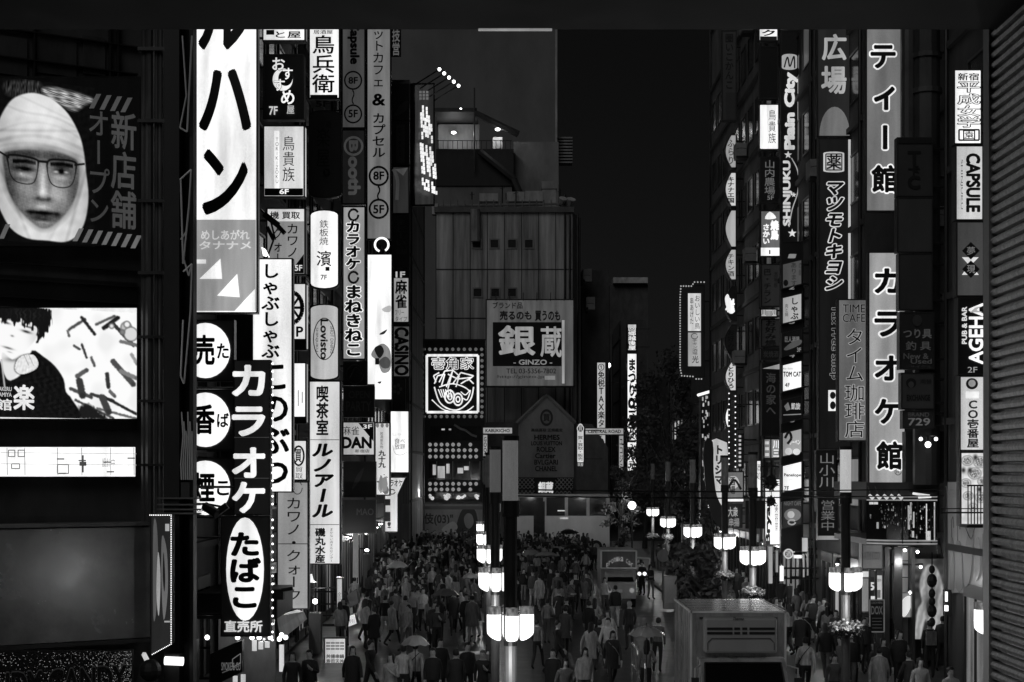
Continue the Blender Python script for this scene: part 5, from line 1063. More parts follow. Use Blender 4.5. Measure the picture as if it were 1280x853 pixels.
r = empty('round_speaker', W(188, 830, 36), 'black round ball lamp hanging beside the oval glowing lamp', 'lamp'); MB().ball(W(188, 838, 35.7), .26, 8).build('globe', BLACK, r); MB().tube(W(184,826,35.7), W(180,818,36), .06, 5).build('arm', glow(.8), r)
r = empty('camera_arm', W(265, 640, 38.5), 'black security camera on an arm over the lowest oval sign', 'camera')
mb = MB(); mb.tube(W(256,633,38.6), W(272,643,38.4), .12, 8); mb.tube(W(266,645,38.5), W(284,632,38.5), .09, 8); mb.build('body', BLACK, r); MB().path([W(200,630,38.6), W(258,630,38.6), W(290,636,38.8)], .03, 5).build('arm', STEEL, r)
r = empty('camera_arm', W(345, 745, 41), 'black security camera at the foot of the bulb row', 'camera')
mb = MB(); mb.box(tuple(W(341,750,41)), tuple(W(356,736,41.3))); mb.tube(W(352,738,41), W(366,736,41), .05, 6); mb.build('body', BLACK, r); MB().tube(W(345,800,41.3), W(345,748,41.3), .04, 6).build('post', STEEL, r)
r = empty('security_camera', W(342, 285, 44), 'black camera bracket between the tall white signboard and the floor signs', 'camera')
mb = MB(); mb.tube(W(330,268,44), W(348,282,44), .09, 6); mb.tube(W(345,280,44), W(356,292,44), .07, 6); mb.build('body', BLACK, r); MB().path([W(326,262,44.3), W(338,275,44.1), W(344,300,44.1)], .03, 5).build('arm', STEEL, r)
r = empty('shop_awning', W(366, 790, 50), 'sloping pale awning under the long grey katakana sign', 'awning')
mb = MB(); mb.add([W(348,786,45.5), W(380,765,52), W(384,774,52), W(352,800,45.5), W(346,770,45.5), W(372,762,52)], [(0,1,2,3),(4,5,1,0)]); mb.build('canopy', surf(.55,.5), r)
mb = MB(); mb.box(tuple(W(386,853,52.5)), tuple(W(403,765,53))); mb.build('post', surf(.2,.6), r)
sign((405, 797, 433, 870), 50, .82, 'white standing light board covered in tiny printed menus', [('h','≡≡≡≡',408,812,430,803,.5,.02)] + [('h',random.choice(('麺酒肉飯','丼揚串鍋','寿司天丼')),408,y+5,430,y,-.25,.03) for y in range(818, 853, 6)], 'sign', 'menu_lightbox', arm=0)
sign((420, 722, 429, 796), 58, .72, 'slim white vertical sign above the standing light board', [('v','全品居酒屋食放題',422,740,427,790,-.12,.0)])
sign((431, 768, 446, 784), 56, .85, 'small tilted glowing notice beside the slim white vertical sign', [('h','割引',434,779,443,774,-.2,.0)], shape=[(430,771),(444,767),(447,780),(434,785)], rim=1)
sign((433, 738, 448, 760), 60, .22, 'small tilted dim board hanging above the glowing notice', [('h','本日',436,752,444,746,-.05,0)], shape=[(433,744),(446,736),(449,754),(438,760)], rim=.8)
r = empty('street_spot', W(456, 684, 68), 'small bright spot lamp on the wall under the lowest unlit board', 'lamp'); MB().ball(W(458.5, 688, 68), .1, 5, .6).build('bulb', glow(1,0,8), r); MB().tube(W(450,686,68.3), W(458,687,68.1), .03, 5).build('arm', STEEL, r)
r = empty('fluted_post', W(447, 720, 66), 'pale vertical post under the lowest unlit board', 'post'); MB().box(tuple(W(441,722,66)), tuple(W(448,667,66.2))).build('shaft', surf(.5,.5), r)
r = empty('fluted_post', W(460, 730, 70), 'grey tall post beside the small bright spot lamp', 'post'); MB().box(tuple(W(454,735,70)), tuple(W(463,692,70.3))).build('shaft', surf(.25,.5), r)

# ---------------------------------------------------------------- street lamps
def lamp(px, d, lab, tube=.0, top=True, dz=0, gain=1.9):
    x = (px - CX) / F * d
    r = empty('street_lamp', (x, d, 0), lab, 'street lamp', 'street lamps with clustered shades')
    mb = MB(); mb.tube((x, d, .05), (x, d, 3.3), .105, 12); mb.tube((x, d, 0), (x, d, .5), .17, 12); mb.build('lower_post', surf(.12, .45, .2, scale=3), r)
    mb = MB(); mb.tube((x, d, 3.3), (x, d, 5.62), .115, 12); mb.tube((x,d,5.45), (x,d,5.72), .15, 12); mb.tube((x,d,6.72),(x,d,6.80),.15,12); mb.build('upper_post', surf(.02,.35,.3), r)
    MB().tube((x, d, 5.72), (x, d, 6.72), .13, 14).build('top_tube', glow(tube, .25) if tube else surf(.25,.35,scale=9), r)
    for k in range(4):
        a = math.pi/2*k + .10; ca, sa = math.sin(a), -math.cos(a)
        def ringp(sc, zf, z0=0):
            out = []
            for i in range(18):
                t = 2*math.pi*i/18; c_, s_ = math.cos(t), math.sin(t)
                u = .275 + .118*sc*math.copysign(abs(c_)**.7, c_); v = .108*sc*math.copysign(abs(s_)**.7, s_)
                low = .125*(max(u-.15, 0)/.25)**2.0 + .03*(v/.115)**4
                out.append((x + u*ca - v*sa, d + u*sa + v*ca, 3.38 + dz + (zf if zf > .3 else low + zf)))
            return out
        s = MB(); rs = [ringp(.55, 0), ringp(.88, .008), ringp(.98, .035), ringp(1, .09), ringp(1, .44)]; n_ = 18
        s.add(sum(rs, []), [(j*n_+i, j*n_+(i+1) % n_, (j+1)*n_+(i+1) % n_, (j+1)*n_+i) for j in range(4) for i in range(n_)] + [tuple(range(n_))[::-1], tuple(range(4*n_, 5*n_))])
        s = s.build('lamp_shade', glow(1, .12, gain), r, True)
        g = MB(); rs = [ringp(1, .445), ringp(1.03, .46), ringp(1.03, .57)]
        g.add(sum(rs, []), [(j*n_+i, j*n_+(i+1) % n_, (j+1)*n_+(i+1) % n_, (j+1)*n_+i) for j in range(2) for i in range(n_)]); g.build('glass_rim', surf(.3,.08,scale=14,var=.8), s)
    ld = bpy.data.lights.new('lamp_light', 'POINT'); ld.energy = 52; ld.shadow_soft_size = .25
    lo = bpy.data.objects.new('lamp_light', ld); col.objects.link(lo); lo.parent = r; lo.location = (.0, -.75, 3.0+dz)
    mb = MB(); mb.tube((x-.3, d, 3.82+dz), (x+.3, d, 3.82+dz), .02, 6); mb.tube((x, d-.3, 3.82+dz), (x, d+.3, 3.82+dz), .02, 6); mb.build('arm', STEEL, r)
    return r
lamp(638, 25.7, 'nearest street lamp at mid street with three large glowing shades', .36)
lamp(619, 36.3, 'second street lamp of the mid street row, half behind the nearest', .3)
lamp(612, 47.5, 'third street lamp of the mid street row, thin behind the second')
lamp(608.5, 58.5, 'fourth street lamp of the mid street row')
lamp(606.5, 70, 'farthest street lamp of the mid street row')
lamp(1246, 26.6, 'street lamp partly hidden by the roller shutter edge', 0)
lamp(1057, 36.3, 'right hand street lamp with a lit white top tube and flower basket', .72)
lamp(941, 46.5, 'right hand street lamp just behind the delivery truck roof')
lamp(906, 56, 'right hand street lamp left of the one behind the truck roof')
lamp(835, 78, 'right hand street lamp beside the road sign post near the trees')
lamp(816, 98, 'smallest farthest right hand street lamp near the trees')
lamp(866, 66, 'right hand street lamp almost swallowed by the dark shrubs')
def basket(px, py, d, rad, lab):
    r = empty('flower_basket', W(px, py, d), lab, 'flower basket', 'flower baskets on the lamp posts')
    c = W(px, py, d); mb = MB(); mf = MB()
    for k in range(620):
        t = Vector((random.gauss(0,1), random.gauss(0,1), random.gauss(0,.6))).normalized() * rad * random.uniform(.6, 1.05); t.z *= .62
        q = c + t; a = Vector((random.gauss(0,1), random.gauss(0,1), random.gauss(0,1))).normalized() * rad*.10; b = a.orthogonal().normalized() * rad*.075
        (mf if k % 4 == 0 and t.z > -.1*rad else mb).add([q-a, q+b, q+a, q-b], [(0,1,2,3)])
    mb.build('foliage', surf(.07,.5), r); mf.build('blossom', surf(.16,.5), r)
    w = MB(); w.lathe([(.05,-rad*.55),(rad*.7,-rad*.35),(rad*.8,0)], tuple(c), 12); w.build('pot', DARK, r)
random.seed(21)
basket(1057, 786, 36, .40, 'flower basket on the lamp with the lit top tube'); basket(941, 741, 46.2, .36, 'flower basket on the lamp behind the truck roof')
basket(906, 719, 55.8, .33, 'flower basket on the lamp left of the truck lamp'); basket(816, 671, 97.6, .4, 'flower basket on the farthest right hand lamp'); basket(835, 671, 77.7, .3, 'small flower basket on the lamp beside the road sign')
r = empty('overhead_cable', W(1000, 614, 30), 'pair of thin black cables strung across the street between lamp posts', 'cable')
mb = MB()
for dy in (0, 8): mb.path([W(640, 612+dy, 26), W(760, 614+dy, 28), W(906, 615+dy, 30), W(1057, 613+dy, 34), W(1180, 612+dy, 36)], .014, 5)
mb.build('wire', BLACK, r)
r = empty('sign_back', W(938, 640, 50), 'dark square back of a road sign hanging by the black lanterns', 'road sign'); MB().box(tuple(W(932,661,50)), tuple(W(956,626,50.1))).build('panel', surf(.015,.6), r); MB().tube(W(941,690,50.2), W(941,622,50.2), .05, 6).build('pole', STEEL, r)
for x, y, rad, lab in ((963,604,.30,'upper black faceted ball lantern beside the turned script sign'),(964,627,.2,'lower black star shaped lantern beside the turned script sign')):
    r = empty('ball_lantern', W(x, y, 54), lab, 'lantern', 'black ball lanterns'); mb = MB(); c = W(x, y, 54); mb.ball(c, rad*.8, 5)
    for k in range(40):
        t = Vector((random.gauss(0,1), random.gauss(0,1), random.gauss(0,1))).normalized(); mb.tube(c + t*rad*.6, c + t*rad*1.1, rad*.16, 4, .01)
    mb.build('body', BLACK, r); MB().tube(c, c + Vector((0,0,2.2)), .015, 4).build('cord', BLACK, r)

# ---------------------------------------------------------------- trees and shrubs
def tree(px, d, h, rad, lab, n=3200, low=.3, t=.12, name='street_tree'):
    x = (px - CX) / F * d
    r = empty(name, (x, d, 0), lab, 'tree' if name == 'street_tree' else 'shrub', 'street trees by the arcade road' if name == 'street_tree' else None)
    mb = MB(); mb.tube((x, d, 0), (x+.1, d, h*.45), .2, 8, .13)
    tips = []
    for k in range(9):
        a = k*2.4; z0 = h*(.25+.05*k); e = Vector((x + rad*.75*math.cos(a), d + rad*.75*math.sin(a), z0 + h*.25)); mb.tube((x, d, z0), e, .08, 6, .025); tips.append(e)
    mb.build('trunk', surf(.05,.8), r)
    cl = []
    for k in range(34):
        a = random.uniform(0, 6.283); zz = random.uniform(low, 1); q = math.sin(math.pi*(zz-low)/(1.06-low))**.6 * rad * random.uniform(.35, 1)
        cl.append((Vector((x+q*math.cos(a), d+q*math.sin(a), h*zz)), random.uniform(.3, .75)*rad*.5))
    mb = MB()
    for k in range(n):
        c, s = random.choice(cl); v = c + Vector((random.gauss(0,.5), random.gauss(0,.5), random.gauss(0,.45)))*s
        a = Vector((random.gauss(0,1), random.gauss(0,1), random.gauss(0,1))).normalized()*.16; b = a.orthogonal().normalized()*.09
        mb.add([v-a, v+b, v+a, v-b], [(0,1,2,3)])
    mb.build('crown', surf(t,.45,scale=2,var=.6), r)
random.seed(31)
tree(832, 108, 14.2, 2.9, 'tallest dark street tree between the road arch and the bulb outlined sign'); tree(806, 122, 12, 2.2, 'slimmer dark street tree left of the tallest one')
tree(862, 98, 9.5, 2.0, 'lower dark street tree under the bulb outlined sign'); tree(776, 113, 6.5, 1.3, 'small dark street tree beside the right end of the parked bus', 1500, .1)
tree(878, 62, 3.2, 1.0, 'dark leafy shrub behind the delivery truck left of the lamp', 1500, .05, name='shrub'); tree(858, 70, 3.0, .9, 'dark leafy shrub by the road sign post', 1200, .05, name='shrub'); tree(892, 86, 5.2, .9, 'dark shrub climbing under the curved banner board', 1300, .1, name='shrub')

# ---------------------------------------------------------------- vehicles
def bevel(o, w, seg=2):
    m = o.modifiers.new('edge', 'BEVEL'); m.width = w; m.segments = seg; m.limit_method = 'ANGLE'; return o
d = 35.0
xa, xb = 4.06, 6.22; zt = 3.02
r = empty('delivery_truck', ((xa+xb)/2, d, 0), 'pale box delivery truck with a cooling unit above its windscreen', 'truck')
white = surf(.32, .28, scale=2.2, var=.5, zs=.2)
bevel(MB().box((xa, d, .75), (xb, d+3.5, zt)).build('cargo_box', white, r), .03)
mb = MB()
for x in (xa-.012, xb-.03): mb.box((x, d-.02, .78), (x+.045, d+.03, zt+.012))
mb.box((xa, d-.02, zt-.03), (xb, d+.03, zt+.014)); mb.box((xa-.012, d, zt-.03), (xa+.03, d+3.5, zt+.014)); mb.box((xb-.03, d, zt-.03), (xb+.012, d+3.5, zt+.014)); mb.build('corner_trim', surf(.85,.3), r)
mb = MB()
for k in range(7): mb.box((xa+.05, d+.4+k*.45, zt+.002), (xb-.05, d+.44+k*.45, zt+.012))
mb.build('roof_rib', surf(.6,.2,.5), r)
MB().box((xa+.04, d+.04, zt+.0015), (xb-.04, d+3.46, zt+.006)).build('roof', surf(.6,.16,.75,scale=3,var=.2,bump=.15), r)
ux0, ux1 = xa+.27, xb-.27
q = bevel(MB().box((ux0, d-.42, 2.12), (ux1, d-.01, 2.92)).build('cooling_unit', surf(.38,.4,var=.12), r), .05)
mb = MB()
for x0, x1 in ((.37,.95),(.98,1.12),(1.16,1.28),(1.32,1.9)): 
    for z in (2.55, 2.65): mb.box((xa+x0-.05, d-.44, z), (xa+x1-.06, d-.415, z+.055))
mb.build('vent', BLACK, q)
MB().path([(ux0+.06, d-.435, 2.2), (ux0+.06, d-.435, 2.36), (ux0+.16, d-.435, 2.46), (ux1-.16, d-.435, 2.46), (ux1-.06, d-.435, 2.36), (ux1-.06, d-.435, 2.2)], .014, 5).build('moulding', surf(.12,.5), q)
letters(facing(d-.42), q, [('h','Thermo',916,775.5,930,771.5,-.05,.02,None,0,.3)], .0)
mb = MB()
for x in (xa+.2, xb-.34): mb.box((x, d-.03, 2.86), (x+.15, d-.005, 2.90))
mb.build('marker_lamp', surf(.04,.3), r)
cx0, cx1 = xa+.12, xb-.1
v = []
for z, y in ((.35, d-1.3), (1.0, d-1.34), (1.96, d-.62), (2.02, d-.5)): v += [(cx0, y, z), (cx1, y, z)]
v += [(cx0, d-.1, 2.02), (cx1, d-.1, 2.02), (cx0, d-.1, .35), (cx1, d-.1, .35)]
mb = MB().add(v, [(0,1,3,2),(2,3,5,4),(4,5,7,6),(6,7,9,8),(8,9,11,10),(10,11,1,0),(0,2,4,6,8,10),(1,11,9,7,5,3)]); cabo = bevel(mb.build('cab', white, r), .06, 3)
def slope(z): return d-1.34 + (z-1.0)/(1.96-1.0)*.72
mb = MB(); z0, z1 = 1.08, 1.925
mb.add([(cx0+.08, slope(z0)-.012, z0), (cx1-.08, slope(z0)-.012, z0), (cx1-.14, slope(z1)-.012, z1), (cx0+.14, slope(z1)-.012, z1)], [(0,1,2,3)]); ws = mb.build('windscreen', surf(.008,.05,var=.05), r); g_ = [(cx0+.06, slope(z0)-.02, z0-.02), (cx1-.06, slope(z0)-.02, z0-.02), (cx1-.12, slope(z1)-.02, z1+.015), (cx0+.12, slope(z1)-.02, z1+.015)]; MB().path(g_ + g_[:1], .022, 6).build('gasket', BLACK, r)
mb = MB()
for a, b in (((.3,1.14),(1.0,1.2)),((1.2,1.14),(1.8,1.2))): mb.tube((xa+a[0], slope(a[1])-.03, a[1]), (xa+b[0], slope(b[1])-.03, b[1]), .012, 5)
mb.build('wiper', BLACK, ws)
for s, x in ((-1, cx0), (1, cx1)):
    MB().box((x+s*.16-.08, d-1.22, 1.25), (x+s*.16+.08, d-1.14, 1.68)).build('mirror', DARK, r); MB().path([(x, d-.8, 1.9), (x+s*.16, d-1.18, 1.88), (x+s*.16, d-1.18, 1.6)], .018, 6).build('mirror_arm', surf(.7,.3,.4), r)
    xx = cx0+.28 if s < 0 else cx1-.28
    MB().tube((xx, d-1.37, .78), (xx, d-1.30, .78), .12, 14).build('headlight', surf(.6,.1), r)
    for y in (d-.7, d+2.6):
        xw = cx0+.02 if s < 0 else cx1-.24
        w = MB().tube((xw, y, .36), (xw+.22, y, .36), .36, 18).build('wheel', surf(.015,.8), r); xr = xw-.01 if s < 0 else xw+.2; MB().tube((xr, y, .36), (xr+.03, y, .36), .2, 14).build('rim', surf(.4,.4,.6), w)
MB().box((cx0+.02, d-1.5, .34), (cx1-.02, d-1.35, .56)).build('bumper', surf(.3,.4), r)
MB().box((xa+.2, d-1.0, .5), (xb-.2, d+3.3, .74)).build('chassis', BLACK, r)
# parade truck with framed board
d = 71.0; s = d / F
xa, xb = W(752,0,d).x, W(796,0,d).x
r = empty('advertising_truck', ((xa+xb)/2, d, 0), 'small truck with a framed dark board of curved gothic lettering above its cab', 'truck')
zt, zm = W(0,689,d).z, W(0,711,d).z
MB().box((xa, d+.5, .6), (xb, d+3.6, zt)).build('cargo_box', surf(.35,.5), r)
MB().box((xa+.04, d+.3, zm), (xb-.04, d+.5, zt-.02)).build('board', surf(.12,.5), r)
MB().path([(xa, d+.28, zm), (xb, d+.28, zm), (xb, d+.28, zt), (xa, d+.28, zt), (xa, d+.28, zm)], .04, 6).build('board_frame', surf(.75,.4), r)
p = facing(d+.3); T = []
for k, c in enumerate('Eromika Car'):
    a = (k-5)/5.0; yb = 696 + 8*a*a
    if c != ' ': T.append(('h', c, 758+k*3.05, yb+5.5, 760.6+k*3.05, yb, .5, .01))
letters(p, r, T, 0)
v = [(xa+.1, d-.9, .4), (xb-.1, d-.9, .4), (xa+.1, d-.9, 1.15), (xb-.1, d-.9, 1.15), (xa+.18, d-.5, zm-.2), (xb-.18, d-.5, zm-.2), (xa+.18, d+.5, zm-.15), (xb-.18, d+.5, zm-.15), (xa+.1, d+.5, .4), (xb-.1, d+.5, .4)]
bevel(MB().add(v, [(0,1,3,2),(2,3,5,4),(4,5,7,6),(6,7,9,8),(8,9,1,0),(0,2,4,6,8),(1,9,7,5,3)]).build('cab', surf(.38,.4), r), .05)
MB().add([(xa+.2, d-.9, 1.2), (xb-.2, d-.9, 1.2), (xb-.26, d-.54, zm-.26), (xa+.26, d-.54, zm-.26)], [(0,1,2,3)]).build('windscreen', surf(.01,.06), r)
for x in (xa+.3, xb-.3): MB().tube((x, d-.95, .8), (x, d-.88, .8), .11, 12).build('headlight', glow(.5), r)
for x in (xb+.1, xb+.34): MB().tube((x, d-.3, W(0,717,d).z), (x, d-.2, W(0,717,d).z), .09, 10).build('lamp', glow(.95,0,1.2), r)
MB().path([(xb, d+.3, zm+.5), (xb+.62, d+.3, zm+.45), (xb+.62, d+.3, zm+.2)], .035, 6).build('lamp_bracket', surf(.6,.4), r)
for x in (xa+.1, xb-.3):
    w = MB().tube((x, d-.3, .36), (x+.2, d-.3, .36), .36, 16).build('wheel', surf(.015,.8), r); MB().tube((x-.01, d-.3, .36), (x+.21, d-.3, .36), .18, 12).build('rim', surf(.3,.4), w)
letters(facing(d-.9), r, [('p',rr(770,741,778,737),-.6)], .02)
# road sign, crowd barrier
r = empty('road_sign', W(829, 745, 74), 'round road sign on a pole seen from behind near the shrubs', 'road sign')
d = 74; MB().tube(W(829,695,d), W(829,695,d+.06), .3, 18).build('disc', surf(.3,.5), r); x = W(829,0,d).x; MB().tube((x, d+.1, 0), (x, d+.1, W(0,686,d).z), .045, 8).build('pole', surf(.3,.4,.4), r)
r = empty('kerb_cabinet', W(836, 728, 66), 'grey square metal cabinet at the kerb beside the road sign pole', 'cabinet'); d = 68; MB().box((W(830,0,d).x, d, .13), (W(846,0,d).x, d+.5, W(0,720,d).z)).build('body', surf(.25,.5), r); MB().box((W(831,0,d).x, d-.02, .4), (W(845,0,d).x, d-.002, W(0,722,d).z)).build('door', surf(.3,.5), r)
for k, (x, dd, lab) in enumerate(((3.55,41,'nearest arched steel crowd barrier left of the delivery truck'),(3.6,44,'second arched steel crowd barrier left of the delivery truck'))):
    r = empty('crowd_barrier', (x, dd, 0), lab, 'barrier', 'arched steel barriers'); mb = MB()
    mb.path([(x, dd, 0), (x, dd, .95)] + [(x, dd+.3-.3*math.cos(a), .95+.2*math.sin(a)) for a in (R(40), R(90), R(140))] + [(x, dd+2.2, 1.05), (x, dd+2.2, 0)], .035, 8); mb.build('arch', surf(.7,.2,.8), r)
    mb = MB(); mb.tube((x, dd, .45), (x, dd+2.2, .45), .022, 6)
    for j in range(5): mb.tube((x, dd+.35+j*.38, .45), (x, dd+.35+j*.38, 1.05), .014, 5)
    mb.build('rail', surf(.6,.25,.8), r)
r = empty('canvas_barrow', W(586, 850, 46), 'grey folding barrow standing in the crowd by the lamp post', 'barrow'); x = W(590,0,46).x; MB().box((x-.5, 46, .55), (x+.5, 46.7, .75)).build('tray', surf(.4,.5), r)
for a in (-.42,.42): MB().tube((x+a, 46.2, .18), (x+a+.06, 46.2, .18), .18, 12).build('wheel', BLACK, r); MB().tube((x+a, 46.4, .2), (x+a, 46.4, 1.0), .02, 6).build('leg', STEEL, r)
for k, (x, y, dd, lab) in enumerate(((790,632,112,'small bright street light by the tree at the right end of the bus'),(841,579,128,'left of a pair of small bright lights under the trees'),(858,579,128,'right of a pair of small bright lights under the trees'))):
    r = empty('street_light', (W(x,0,dd).x, dd, 0), lab, 'street light'); MB().ball(W(x, y, dd), .2 if k else .3, 6).build('globe', glow(1,0,4), r); MB().tube((W(x,0,dd).x, dd, 0), W(x, y, dd), .06, 6).build('pole', STEEL, r)
    ld = bpy.data.lights.new('globe_light', 'POINT'); ld.energy = 60; ld.shadow_soft_size = .3; lo = bpy.data.objects.new('globe_light', ld); col.objects.link(lo); lo.parent = r; lo.location = (0, -.5, W(x,y,dd).z)
for k, (x, y, lab) in enumerate(((-7.2,63,'nearest'),(-7.3,71,'second'),(-7.5,79,'third'),(-7.7,88,'fourth'),(-7.9,97,'fifth'),(-8.1,107,'farthest'))):  # lamps and fixtures added to brighten the crowd along the left wall
    r = empty('wall_lamp', (x-.3, y, 3.2), f'{lab} added small wall lamp along the left shopfronts', 'lamp', 'added wall lamps on the left shopfronts')
    MB().tube((x-.5, y, 3.3), (x, y, 3.2), .03, 6).build('arm', STEEL, r); MB().lathe([(.03,.2),(.14,.0)], (x, y, 3.05), 10).build('shade', DARK, r); MB().ball((x, y, 3.04), .06, 5).build('bulb', glow(1,0,3), r)
    ld = bpy.data.lights.new('lamp_light', 'POINT'); ld.energy = 75; ld.shadow_soft_size = .1; lo = bpy.data.objects.new('lamp_light', ld); col.objects.link(lo); lo.parent = r; lo.location = (.45, 0, -.35)  # light of the added wall lamp
for k, (x, y, lab) in enumerate(((11.2,53,'nearest'),(11.15,61,'second'),(11.1,68,'third'),(11.1,82,'farthest'))):  # likewise added, to light the people on the right pavement
    r = empty('wall_lamp', (x, y, 3.2), f'{lab} added small wall lamp along the right hand doorways', 'lamp', 'added wall lamps on the right hand doorways')
    MB().tube((x+.35, y, 3.3), (x, y, 3.2), .03, 6).build('arm', STEEL, r); MB().lathe([(.03,.2),(.14,.0)], (x, y, 3.05), 10).build('shade', DARK, r); MB().ball((x, y, 3.04), .06, 5).build('bulb', glow(1,0,3), r)
    ld = bpy.data.lights.new('lamp_light', 'POINT'); ld.energy = 45; ld.shadow_soft_size = .1; lo = bpy.data.objects.new('lamp_light', ld); col.objects.link(lo); lo.parent = r; lo.location = (-.4, 0, -.35)  # light of the added wall lamp
# ---------------------------------------------------------------- people
def body_mesh(step=0.0, phone=False, bag=False, slim=1.0, hands_up=0.0):
    """one continuous skinned figure 1.68 m tall, facing -Y; faces sorted into skin / top / trousers / shoes"""
    V, E, Rr, tagv = [], [], [], []
    def a(p, r, t, par=None):
        V.append(Vector(p)); Rr.append(r if isinstance(r, tuple) else (r, r)); tagv.append(t)
        if par is not None: E.append((par, len(V)-1))
        return len(V)-1
    s = slim
    pel = a((0,0,.93), (.15*s,.105), 2); wai = a((0,0,1.08), (.135*s,.095), 1, pel); che = a((0,-.005,1.26), (.165*s,.11), 1, wai); sh = a((0,.005,1.38), (.12*s,.075), 1, che)
    nk = a((0,.0,1.455), .05, 0, sh); h1 = a((0,-.012,1.52), (.074,.086), 0, nk); h2 = a((0,-.004,1.60), (.084,.104), 0, h1); a((0,.006,1.69), (.062,.08), 0, h2)
    for k in (-1, 1):
        st = step*k
        s0 = a((k*.155*s,.005,1.36), .062, 4, sh)
        if phone and k == 1:
            e = a((k*.235,-.04,1.12), .046, 4, s0); w = a((k*.15,-.27,1.22), .034, 4, e); pm = a((k*.12,-.33,1.27), (.036,.02), 0, w); dr = Vector((-.2,-.5,.55))
        elif bag and k == -1:
            e = a((k*.25,.01,1.12), .046, 4, s0); w = a((k*.2,-.2,1.08), .034, 4, e); pm = a((k*.16,-.27,1.09), (.036,.02), 0, w); dr = Vector((.4,-.6,.1))
        else:
            e = a((k*.212*s,.03-st*.12,1.11), .048, 4, s0); w = a((k*.205*s,-.05-st*.26,.89), .036, 4, e); pm = a((k*.2*s,-.08-st*.3,.82), (.022,.038), 0, w); dr = Vector((0,-.15,-1))
        dr.normalize(); side = Vector((0,1,0)) if abs(dr.z) > .8 else Vector((0,0,1))
        for j, L in enumerate((.07,.08,.078,.062)):
            q = V[pm] + side*(j-1.5)*.02 + dr*.045; f1 = a(q, .0085, 0, pm); a(q + dr*L + Vector((-k*.012,0,0)), .007, 0, f1)
        t1 = a(V[pm] - side*.035 + dr*.01 + Vector((-k*.012,0,0)), .010, 0, pm); a(V[t1] + dr*.045 - side*.012, .008, 0, t1)
        hp = a((k*.088*s,0,.88), .088, 2, pel); kn = a((k*.1*s,-.02+st*.17-abs(st)*.05,.49), .06, 2, hp); an = a((k*.098*s,.03+st*.36+max(st,0)*.14,.10+max(st,0)*.06), .042, 2, kn)
        a((k*.105*s,-.12+st*.36+max(st,0)*.1,.035+max(st,0)*.02), (.04,.032), 3, an)
    me = bpy.data.meshes.new('person_base'); me.from_pydata(V, E, []); me.update()
    o = bpy.data.objects.new('person_base', me); col.objects.link(o)
    o.modifiers.new('skin', 'SKIN')
    for i, rr_ in enumerate(Rr): me.skin_vertices[0].data[i].radius = rr_
    me.skin_vertices[0].data[0].use_root = True
    ss = o.modifiers.new('sub', 'SUBSURF'); ss.levels = 2
    out = bpy.data.meshes.new_from_object(o.evaluated_get(bpy.context.evaluated_depsgraph_get()))
    bpy.data.objects.remove(o); bpy.data.meshes.remove(me)
    yf = min(v.co.y for v in out.vertices if 1.54 < v.co.z < 1.6 and abs(v.co.x) < .05); xe = max(v.co.x for v in out.vertices if 1.53 < v.co.z < 1.6 and abs(v.co.y) < .05)
    for v in out.vertices:                                            # nose, brow, chin and ears drawn out of the head
        q = v.co
        if q.z > 1.47 and q.y < -.03:
            q.y -= .024*math.exp(-(q.x/.016)**2 - ((q.z-1.558)/.022)**2) + .008*math.exp(-(q.x/.05)**2 - ((q.z-1.615)/.014)**2) + .010*math.exp(-(q.x/.03)**2 - ((q.z-1.49)/.018)**2)
        if q.z > 1.5 and abs(q.x) > .05: q.x += math.copysign(.016*math.exp(-((q.y-.012)/.016)**2 - ((q.z-1.572)/.026)**2), q.x)
    bm = bmesh.new(); bm.from_mesh(out)
    for zc in (.095, .95, 1.435):
        bmesh.ops.bisect_plane(bm, geom=bm.verts[:] + bm.edges[:] + bm.faces[:], plane_co=(0, 0, zc), plane_no=(0, 0, 1))
    zm = min(v.co.z for v in bm.verts)
    for v in bm.verts:
        if v.co.z < .3: v.co.z -= zm*(1 - max(v.co.z, 0)/.3)
    bm.to_mesh(out); bm.free()
    segs = [(V[i], V[j], tagv[j], Rr[j][0]) for i, j in E]
    for pl_ in out.polygons:
        c = pl_.center; best = None
        for p, q, t, r_ in segs:
            dq = q - p; u = max(0, min(1, (c-p).dot(dq)/max(dq.length_squared, 1e-9))); dd = (c - p - dq*u).length / (r_ + .03)
            if best is None or dd < best[0]: best = (dd, t)
        t = best[1]
        pass
        if t in (1, 2) and abs(c.x) < .165*slim and .80 < c.z < 1.2: t = 1 if c.z > .95 else 2
        if t in (0, 4) and abs(c.x) < .13 and abs(c.y) < .13 and .5 < c.z < 1.3: t = 2 if c.z < .95 else 1
        if c.z > 1.435: t = 0
        if t == 3 or (t == 2 and c.z < .095): t = 3 if c.z < .095 else 2
        pl_.material_index = t; pl_.use_smooth = True
    for _ in range(5): out.materials.append(None)
    return out
def plain_mesh(mb, smooth=True):
    me = bpy.data.meshes.new('clothing'); me.from_pydata(mb.v, [], mb.f)
    bm = bmesh.new(); bm.from_mesh(me); bmesh.ops.recalc_face_normals(bm, faces=bm.faces); bm.to_mesh(me); bm.free()
    for p in me.polygons: p.use_smooth = smooth
    me.materials.append(None)
    return me
def loft(mb, rings, n=14):
    """rings: (z, rx, ry, yc)"""
    vs = []
    for z, rx, ry, yc in rings:
        for i in range(n):
            t = 2*math.pi*i/n; w = 1 + .06*math.sin(3*t + z*9) * (1 if z < 1.1 else .3); vs.append((rx*w*math.cos(t), yc + ry*w*math.sin(t), z))
    return mb.add(vs, [(j*n+i, j*n+(i+1) % n, (j+1)*n+(i+1) % n, (j+1)*n+i) for j in range(len(rings)-1) for i in range(n)])
BODIES = [body_mesh(0), body_mesh(.8), body_mesh(-.9), body_mesh(.35, phone=True), body_mesh(-.2, bag=True, slim=.92), body_mesh(.7, slim=.9)]
